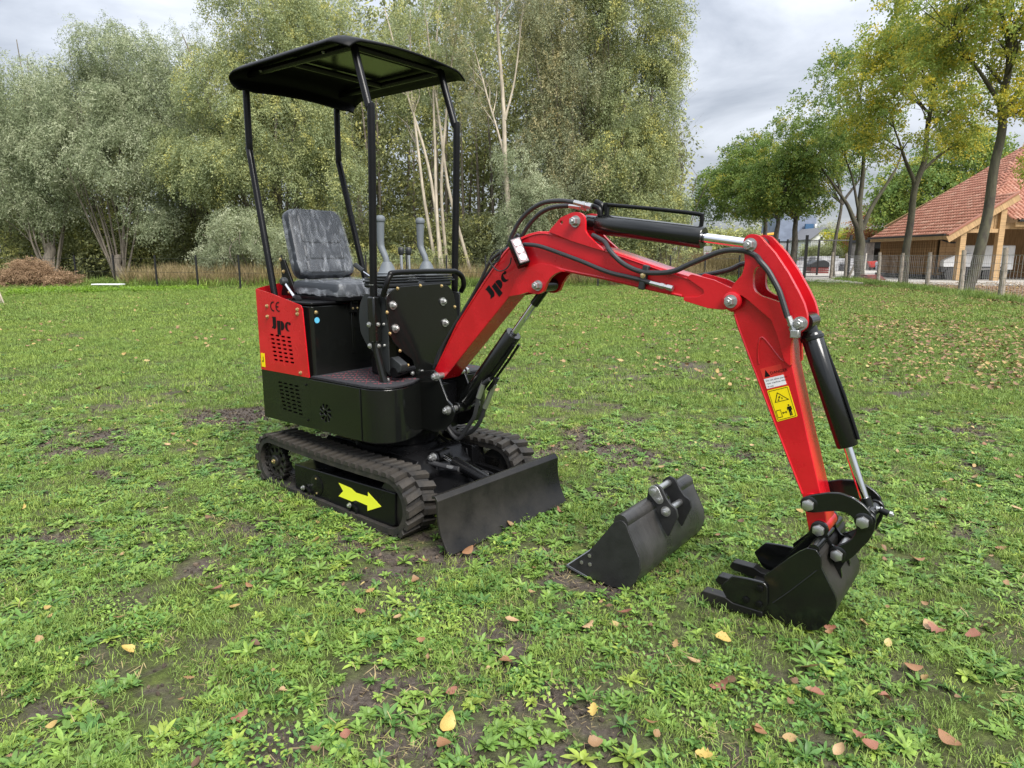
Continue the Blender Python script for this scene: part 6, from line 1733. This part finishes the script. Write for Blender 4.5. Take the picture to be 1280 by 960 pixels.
for s in (-1, 1):
    MB().lathe((armP[0], s * .078, armP[1]), (0, s, 0), [(0, .036), (.012, .034), (.014, .03)], 24).build('pin_boss', RED, armo)
    # weld beads that outline the reinforcement and run down the arm's edges
    bead('weld_bead', [(1.969, 1.207), (2.012, 1.188), (2.058, 1.155), (2.100, 1.122), (2.127, 1.072), (2.145, 1.018), (2.159, 0.975), (2.179, 0.963)], s * .0605 if 0 else s * .0595, .0045, RED, armo)
    bead('weld_bead', [(1.956, 1.134), (1.990, 1.051), (2.133, 0.739), (2.251, 0.488)], s * .0585, .0038, RED, armo)
    bead('weld_bead', [(2.060, 0.955), (2.054, 0.999), (2.057, 1.045), (2.065, 1.054), (2.081, 1.043), (2.131, 0.986), (2.152, 0.970)], s * .0585, .0035, RED, armo)
    for p_, r_, w_ in ((armP, .0165, .092), (topP, .0165, .081), (bucP, .0165, .081)):
        bolt(ex, (p_[0], s * w_, p_[1]), (0, s, 0), r_, .034, ZNC, washer=1.5)
for p_ in (armP, topP, bucP, linkP, endP):
    MB().cyl((p_[0], -.085, p_[1]), (p_[0], .085, p_[1]), .015, 14).build('pivot_pin', ZNC, ex)
MB().lathe((linkP[0], -.068, linkP[1]), (0, 1, 0), [(0, .03), (.136, .03)], 20).build('pin_boss', RED, armo)
MB().lathe((endP[0], -.066, endP[1]), (0, 1, 0), [(0, .029), (.132, .029)], 20).build('pin_boss', RED, armo)
# warning labels on the arm (flat print)
def quadp(q): return [(p[0], p[1]) for p in q]
l1 = [(2.065, 0.936), (2.139, 0.962), (2.170, 0.886), (2.096, 0.859)]
l2 = [(2.082, 0.899), (2.151, 0.924), (2.165, 0.890), (2.096, 0.864)]
l3 = [(2.097, 0.857), (2.171, 0.885), (2.212, 0.776), (2.142, 0.745)]
YF = -.0583
dl = decal(armo, 'warning_label', [rnd(l1, .004)], (0, YF, 0), (1, 0, 0), (0, 0, 1), (0, -1, 0), DRED, .0008)
decal(dl, 'label_field', [rnd(l2, .002)], (0, YF - .001, 0), (1, 0, 0), (0, 0, 1), (0, -1, 0), WHT, .0006)
yl = decal(armo, 'warning_label', [rnd(l3, .004)], (0, YF, 0), (1, 0, 0), (0, 0, 1), (0, -1, 0), YLW, .0008)
def on(q, u, v):
    a, b_, c, d = [Vector(p) for p in q]      # top left, top right, bottom right, bottom left
    return a.lerp(b_, u).lerp(d.lerp(c, u), v)
def poly_on(q, pts): return [tuple(on(q, u, v)) for u, v in pts]
def frame_on(q, pts, w):
    c = (sum(p[0] for p in pts) / len(pts), sum(p[1] for p in pts) / len(pts)); out = []
    n = len(pts)
    for i in range(n):
        a, b_ = pts[i], pts[(i + 1) % n]
        a2 = (c[0] + (a[0] - c[0]) * (1 - w), c[1] + (a[1] - c[1]) * (1 - w)); b3 = (c[0] + (b_[0] - c[0]) * (1 - w), c[1] + (b_[1] - c[1]) * (1 - w))
        out.append(poly_on(q, [a, b_, b3, a2]))
    return out
sym = frame_on(l3, [(.42, .12), (.86, .42), (.18, .42)], .16) + frame_on(l3, [(.05, .03), (.95, .03), (.95, .97), (.05, .97)], .03)
sym += [poly_on(l3, q) for q in ([(.40, .30), (.46, .24), (.50, .27), (.43, .33)], [(.52, .30), (.60, .33), (.56, .37)], [(.36, .34), (.42, .34), (.42, .38), (.34, .38)])]
sym += frame_on(l3, [(.10, .66), (.33, .66), (.33, .90), (.10, .90)], .14)
sym += [poly_on(l3, q) for q in ([(.36, .78), (.42, .74), (.42, .82)], [(.42, .77), (.54, .77), (.54, .79), (.42, .79)], [(.60, .78), (.54, .74), (.54, .82)],
        [(.72, .565), (.79, .565), (.79, .61), (.72, .61)], [(.66, .63), (.85, .63), (.86, .75), (.82, .75), (.81, .68), (.81, .92), (.76, .92), (.76, .80), (.74, .80), (.74, .92), (.69, .92), (.69, .68), (.66, .74), (.63, .74)])]
decal(yl, 'pictogram', sym, (0, YF - .001, 0), (1, 0, 0), (0, 0, 1), (0, -1, 0), INK, .0005)
tri = [poly_on(l1, [(.10, .42), (.36, .42), (.23, .10)])]
decal(dl, 'pictogram', tri, (0, YF - .001, 0), (1, 0, 0), (0, 0, 1), (0, -1, 0), INK, .0005)
A_, B_, D_ = on(l1, 0, 0), on(l1, 1, 0), on(l1, 0, 1)
uu = Vector((B_.x - A_.x, 0, B_.y - A_.y)).normalized(); vv = -Vector((D_.x - A_.x, 0, D_.y - A_.y)).normalized()
o0 = on(l1, .40, .36); text(dl, 'lettering', 'DANGER', (o0.x, YF, o0.y), uu, vv, (0, -1, 0), INK, .0155, .0015)
for k, s_ in enumerate(('Do not allow people', 'near machine when', 'in use')):
    o0 = on(l2, .07, .30 + .30 * k); text(dl, 'lettering', s_, (o0.x, YF, o0.y), uu, vv, (0, -1, 0), INK, .0095, .0019)

# ---- hoses along the boom
def hose(pts, y, r_=.0105, ys=None, par=ex):
    n = len(pts); ys = ys or [y] * n
    if len(ys) != n: ys = [ys[0] + (ys[-1] - ys[0]) * i / (n - 1) for i in range(n)]
    return MB().tube([Vector((p[0], yy, p[1])) for p in zip(pts, ys) for p, yy in [p]], r_, 10, smooth=5).build('hydraulic_hose', HOSE, par)
def ferrule(pts, y, r_, m=ZNC, par=ex):
    b = MB(); P = [Vector((p[0], y, p[1])) for p in pts]
    d = P[-1] - P[0]
    b.lathe(P[0], d, [(0, r_), (d.length * .45, r_), (d.length * .46, r_ * 1.25), (d.length * .62, r_ * 1.25), (d.length * .63, r_ * .95), (d.length * .75, r_ * .95), (d.length * .76, r_ * 1.3), (d.length, r_ * 1.3)], 6)
    return b.build('hose_fitting', m, par)
hose([(0.320, 0.755), (0.352, 0.832), (0.414, 0.914), (0.502, 1.025), (0.598, 1.144), (0.684, 1.241), (0.756, 1.319), (0.826, 1.391), (0.855, 1.421)], -.02)
hose([(0.317, 0.758), (0.362, 0.854), (0.435, 0.967), (0.534, 1.094), (0.628, 1.207), (0.712, 1.299), (0.784, 1.377), (0.862, 1.451)], .02)
hose([(0.364, 0.784), (0.408, 0.878), (0.485, 0.985), (0.581, 1.100), (0.674, 1.226), (0.736, 1.320), (0.802, 1.365), (0.855, 1.387)], -.045, .008)
hose([(0.843, 1.402), (0.863, 1.446), (0.910, 1.511), (0.975, 1.559), (1.047, 1.586), (1.134, 1.590), (1.210, 1.580)], -.03)
hose([(0.866, 1.440), (0.914, 1.499), (0.979, 1.548), (1.051, 1.570), (1.138, 1.573)], .04)
ferrule([(1.210, 1.580), (1.300, 1.557)], -.03, .012)
ferrule([(1.138, 1.573), (1.236, 1.559)], .04, .012)
MB().tube([Vector(pt(p, -.02)) for p in [(1.286, 1.560), (1.310, 1.557), (1.330, 1.545), (1.335, 1.518)]], .012, 10, smooth=4).build('elbow_pipe', BLKS, ex)
h = hose([(0.971, 1.402), (1.012, 1.400), (1.070, 1.391), (1.170, 1.362), (1.275, 1.330), (1.411, 1.285), (1.510, 1.266), (1.571, 1.254), (1.612, 1.244)], -.078, .0095)
ferrule([(1.612, 1.244), (1.711, 1.224)], -.078, .0095, par=h)
hose([(0.971, 1.402), (1.012, 1.400)], -.078, .0095)
long = [(1.317, 1.438), (1.345, 1.426), (1.381, 1.406), (1.424, 1.370), (1.475, 1.327), (1.531, 1.299), (1.589, 1.285), (1.656, 1.284), (1.717, 1.293), (1.763, 1.313), (1.801, 1.329), (1.875, 1.359), (1.912, 1.369), (1.945, 1.372), (1.978, 1.370), (2.007, 1.362), (2.031, 1.349), (2.053, 1.330), (2.080, 1.301), (2.102, 1.268), (2.125, 1.229), (2.141, 1.190), (2.162, 1.135)]
h = hose(long, -.085, .0105, ys=[-.05] * 3 + [-.08] * (len(long) - 9) + [-.098] * 6)
ferrule([(2.165, 1.139), (2.187, 1.092)], -.098, .0115, par=h)
MB().box(Vector(pt([(2.192, 1.080)][0], -.098)), (.03, .03, .03)).build('banjo_block', ZNC, ex, bevel=.004)
hose([(1.246, 1.420), (1.337, 1.378), (1.438, 1.333), (1.534, 1.297), (1.646, 1.255), (1.749, 1.270), (1.864, 1.294), (1.926, 1.320), (1.973, 1.308)], .05, .0105, ys=[.04, .05, .05, .06, .075, .09, .09, .09, .07])
cl_ = [(1.582, 1.277)][0]
MB().box((cl_[0], -.075, cl_[1] - .012), (.026, .022, .10), Euler((0, R(12), 0)).to_matrix()).build('hose_clamp', PLAS, ex, bevel=.004)
bolt(ex, (cl_[0], -.086, cl_[1] - .004), (0, -1, 0), .008, .01, BRS)

# ---- bucket ram and linkage
bram = ram('bucket_ram', bucP, knee, .06, .655, .037, .0155)
MB().lathe((bucP[0], -.05, bucP[1]), (0, 1, 0), [(0, .034), (.10, .034)], 20).build('ram_eye', BLK, bram)
bv = Vector((knee[0] - bucP[0], 0, knee[1] - bucP[1])); bo = Vector((bucP[0], 0, bucP[1])); bnn = Vector((-bv.z, 0, bv.x)).normalized()
MB().tube([bo + bv * .10 + bnn * .03, bo + bv * .4 + bnn * .042, bo + bv * .63 + bnn * .042], .007, 8).build('steel_pipe', BLKS, bram)
MB().lathe(bo + bv * .075, bv, [(0, .041), (.015, .041)], 28).build('ram_collar', BLK, bram, bevel=.002)
MB().cyl(bo + bv * .92, bo + bv * 1.0, .021, 16).build('rod_sleeve', BLK, bram)
bolt(bram, bo + bv * .97 + Vector((.03, 0, 0)), (1, 0, .2), .008, .02, ZNC)
la = [(2.266, 0.480), (2.278, 0.498), (2.303, 0.509), (2.346, 0.525), (2.387, 0.532), (2.426, 0.524), (2.460, 0.507), (2.485, 0.484), (2.492, 0.454), (2.480, 0.425), (2.461, 0.415), (2.442, 0.427), (2.435, 0.449), (2.421, 0.461), (2.401, 0.465), (2.376, 0.463), (2.339, 0.451), (2.299, 0.437), (2.274, 0.439), (2.260, 0.457)]
lb_ = [(2.438, 0.446), (2.447, 0.468), (2.463, 0.478), (2.483, 0.477), (2.502, 0.460), (2.499, 0.412), (2.485, 0.373), (2.459, 0.330), (2.441, 0.301), (2.419, 0.276), (2.397, 0.265), (2.372, 0.271), (2.364, 0.294), (2.371, 0.316), (2.389, 0.330), (2.411, 0.347), (2.432, 0.369), (2.445, 0.398)]
for y0, y1 in ((-.098, -.084), (.084, .098)):
    MB().prism(rnd(la, .01), y0, y1).build('guide_link', BLK, ex, bevel=.003)
for y0, y1 in ((-.083, -.069), (.069, .083)):
    MB().prism(rnd(lb_, .01), y0, y1).build('bucket_link', BLK, ex, bevel=.003)
for s in (-1, 1):
    for p_, w_ in ((linkP, .099), (knee, .099), (buck, .084), (endP, .076)):
        MB().lathe((p_[0], s * (w_ - .012), p_[1]), (0, s, 0), [(0, .030), (.012, .030), (.014, .027)], 20).build('pin_boss', BLK, ex)
        bolt(ex, (p_[0], s * (w_ + .002), p_[1]), (0, s, 0), .0195, .022, ZNC, washer=0, stud=False)
for p_ in (knee, buck): MB().cyl((p_[0], -.085, p_[1]), (p_[0], .085, p_[1]), .017, 14).build('pivot_pin', ZNC, ex)
MB().tube([(knee[0] + .03, 0, knee[1] + .02), (knee[0] + .060, -.0, knee[1] + .012)], .012, 12).build('grease_boss', BLKS, ex)
bolt(ex, (knee[0] + .060, 0, knee[1] + .012), (1, 0, -.1), .010, .014, ZNC, washer=0)

# ---- digging bucket
BW = .175
shell = [(2.053, 0.023), (2.106, 0.021), (2.175, 0.029), (2.239, 0.026), (2.313, 0.021), (2.367, 0.037), (2.403, 0.079), (2.422, 0.132), (2.425, 0.166), (2.417, 0.190), (2.390, 0.234), (2.364, 0.279), (2.359, 0.317), (2.343, 0.338), (2.313, 0.337)]
bkt = MB()
inner = []
for i, p in enumerate(shell):
    a = Vector(shell[max(0, i - 1)]); c = Vector(shell[min(len(shell) - 1, i + 1)]); d = (c - a).normalized(); nn = Vector((-d.y, d.x))
    inner.append(tuple(Vector(p) + nn * .008))
bkt.prism(shell + inner[::-1], -BW, BW)
bucket = bkt.build('bucket', BLKD, ex, bevel=.0, sharp=28)
sidep = [shell[1]] + shell[2:] + [(2.288, 0.317), (2.249, 0.276), (2.171, 0.186), (2.178, 0.159), (2.147, 0.094), (2.104, 0.057)]
for s in (-1, 1):
    MB().prism(rnd(sidep, .006), s * (BW + .001), s * (BW + .009)).build('bucket_side', BLK, bucket, bevel=.0015)
    cut = [(2.015, 0.100), (2.060, 0.157), (2.117, 0.164), (2.177, 0.167), (2.191, 0.153), (2.196, 0.081), (2.181, 0.051), (2.159, 0.035), (2.086, 0.031), (2.054, 0.046)]
    MB().prism(rnd(cut, .008), s * (BW + .010), s * (BW + .022)).build('side_cutter', BLK, bucket, bevel=.003)
    for (x, z) in [(2.166, 0.141), (2.117, 0.079), (2.167, 0.078)]: bolt(bucket, (x, s * (BW + .022), z), (0, s, 0), .012, .009, BLKS, washer=0, stud=False)
bead('weld_bead', [(2.212, 0.092), (2.262, 0.150), (2.312, 0.213), (2.351, 0.263)], -BW - .0095, .003, BLK, bucket)
tooth = [(1.936, 0.037), (1.949, 0.061), (2.039, 0.062), (2.070, 0.049), (2.179, 0.050), (2.181, 0.028), (2.056, 0.014), (1.950, 0.027)]
for yc in (-.176, -.016, .144):
    tt = [(p[0], p[1]) for p in tooth]
    b = MB(); b.prism(rnd(tt, .003), yc - .024, yc + .024); b.build('tooth', BLKD, bucket, bevel=.003)
ear = [(2.288, 0.357), (2.294, 0.382), (2.314, 0.395), (2.335, 0.392), (2.344, 0.372), (2.352, 0.343), (2.370, 0.320), (2.397, 0.319), (2.415, 0.299), (2.417, 0.272), (2.404, 0.241), (2.411, 0.212), (2.400, 0.158), (2.370, 0.190), (2.346, 0.223), (2.336, 0.273), (2.318, 0.293), (2.279, 0.285), (2.223, 0.231), (2.182, 0.186), (2.236, 0.260), (2.277, 0.322)]
for y0, y1 in ((-.068, -.058), (.058, .068)):
    MB().prism(rnd(ear, .006), y0, y1).build('bucket_ear', BLK, bucket, bevel=.002)
topt = shell[-2]
MB().cyl((topt[0] - .01, -BW, topt[1] - .004), (topt[0] - .01, BW, topt[1] - .004), .018, 14).build('top_tube', BLK, bucket)

# ================= loose bucket on the grass =================
sb_ = empty('ditching_bucket', ((0.4802, 2.5745)[0], (0.4802, 2.5745)[1], 0), -0.65843)
tag(sb_, 'loose dark grey bucket without teeth lying on the grass before the dozer blade', 'bucket')
GRY = mat('graphite_paint', (0.030, 0.030, 0.030), 0.34, metal=.35, col2=(0.055, 0.053, 0.051), vscale=3, stretch=(.8, 2.5, .8), detail=9, rvar=.14, bump=.06, bscale=50)  # lighter streaks in the colour imitate specular sheen on the bucket
GRYS = mat('graphite_satin', (0.015, 0.015, 0.015), 0.55, var=.3, vscale=14, detail=8, bump=.08, bscale=120)
spf = [(-0.303, 0.008), (-0.192, -0.013), (-0.133, -0.013), (-0.063, -0.013), (0.000, -0.004), (0.035, 0.036), (0.055, 0.095), (0.049, 0.150), (0.022, 0.200), (0.000, 0.241), (-0.014, 0.274), (-0.027, 0.286), (-0.041, 0.288), (-0.073, 0.271), (-0.109, 0.218), (-0.184, 0.115)]
LW = .66
# frame: local x = SD, so that +y runs back to the far side
sid = spf
for y0, y1 in ((-.008, 0), (LW, LW + .008)):
    MB().prism(rnd(sid, .006), y0, y1).build('bucket_side', GRYS, sb_, bevel=.002)
shl = spf[1:13]
inn = []
for i, p in enumerate(shl):
    a = Vector(shl[max(0, i - 1)]); c = Vector(shl[min(len(shl) - 1, i + 1)]); d = (c - a).normalized(); nn = Vector((-d.y, d.x))
    inn.append(tuple(Vector(p) + nn * .008))
cxs = sum(p[0] for p in shl) / len(shl); czs = sum(p[1] for p in shl) / len(shl)
if (Vector(inn[6]) - Vector((cxs, czs))).length > (Vector(shl[6]) - Vector((cxs, czs))).length:
    inn = [tuple(Vector(p) * 2 - Vector(q)) for p, q in zip(shl, inn)]
MB().prism(shl + inn[::-1], .0005, LW - .0005).build('bucket_shell', GRY, sb_, sharp=30)
tp = spf[12]
MB().cyl((tp[0] - .002, 0.0, tp[1] - .012), (tp[0] - .002, LW, tp[1] - .012), .033, 20).build('top_tube', GRY, sb_)
lip = [(-0.306, 0.009), (-0.190, -0.014), (-0.191, -0.003), (-0.296, 0.021)]
MB().prism(lip, -.009, LW + .009).build('cutting_edge', mat('worn_steel', (.16, .165, .18), .4, metal=.6), sb_, bevel=.002)
for (x, z) in [(-0.181, 0.095), (-0.220, 0.053), (-0.178, 0.056)]: bolt(sb_, (x, -.009, z), (0, -1, 0), .0085, .004, ZNC, washer=0, stud=False)
# ears with pins
YE0, YE1 = .235, .375
e_out = [(-0.043, 0.307), (-0.037, 0.360), (-0.008, 0.385), (0.022, 0.376), (0.046, 0.335), (0.069, 0.308), (0.095, 0.296), (0.104, 0.262), (0.085, 0.214), (0.065, 0.162), (0.038, 0.195), (0.017, 0.234), (-0.000, 0.288), (-0.020, 0.305)]
pn = [(-0.007, 0.354), (0.018, 0.322), (0.050, 0.276)]
for yy in (YE0, YE1):
    MB().prism(rnd(e_out, .008), yy - .006, yy + .006).build('bucket_ear', GRYS, sb_, bevel=.002)
for k in (0, 2):
    MB().cyl((pn[k][0], YE0 - .02, pn[k][1]), (pn[k][0], YE1 + .02, pn[k][1]), .0145, 16).build('pin', ZNC, sb_)
MB().prism(hull([(pn[0], .026), (pn[1], .019)]), YE0 - .014, YE0 - .007).build('lock_plate', ZNC, sb_, bevel=.001)
bolt(sb_, (pn[0][0], YE0 - .014, pn[0][1]), (0, -1, 0), .0155, .014, ZNC, washer=0, stud=False)
bolt(sb_, (pn[1][0], YE0 - .014, pn[1][1]), (0, -1, 0), .010, .010, ZNC, washer=0, stud=False)
bolt(sb_, (pn[2][0], YE0 - .007, pn[2][1]), (0, -1, 0), .0155, .018, ZNC)

# every mesh-data copy keeps its own modifiers off; nothing below this line
bpy.context.view_layer.update()
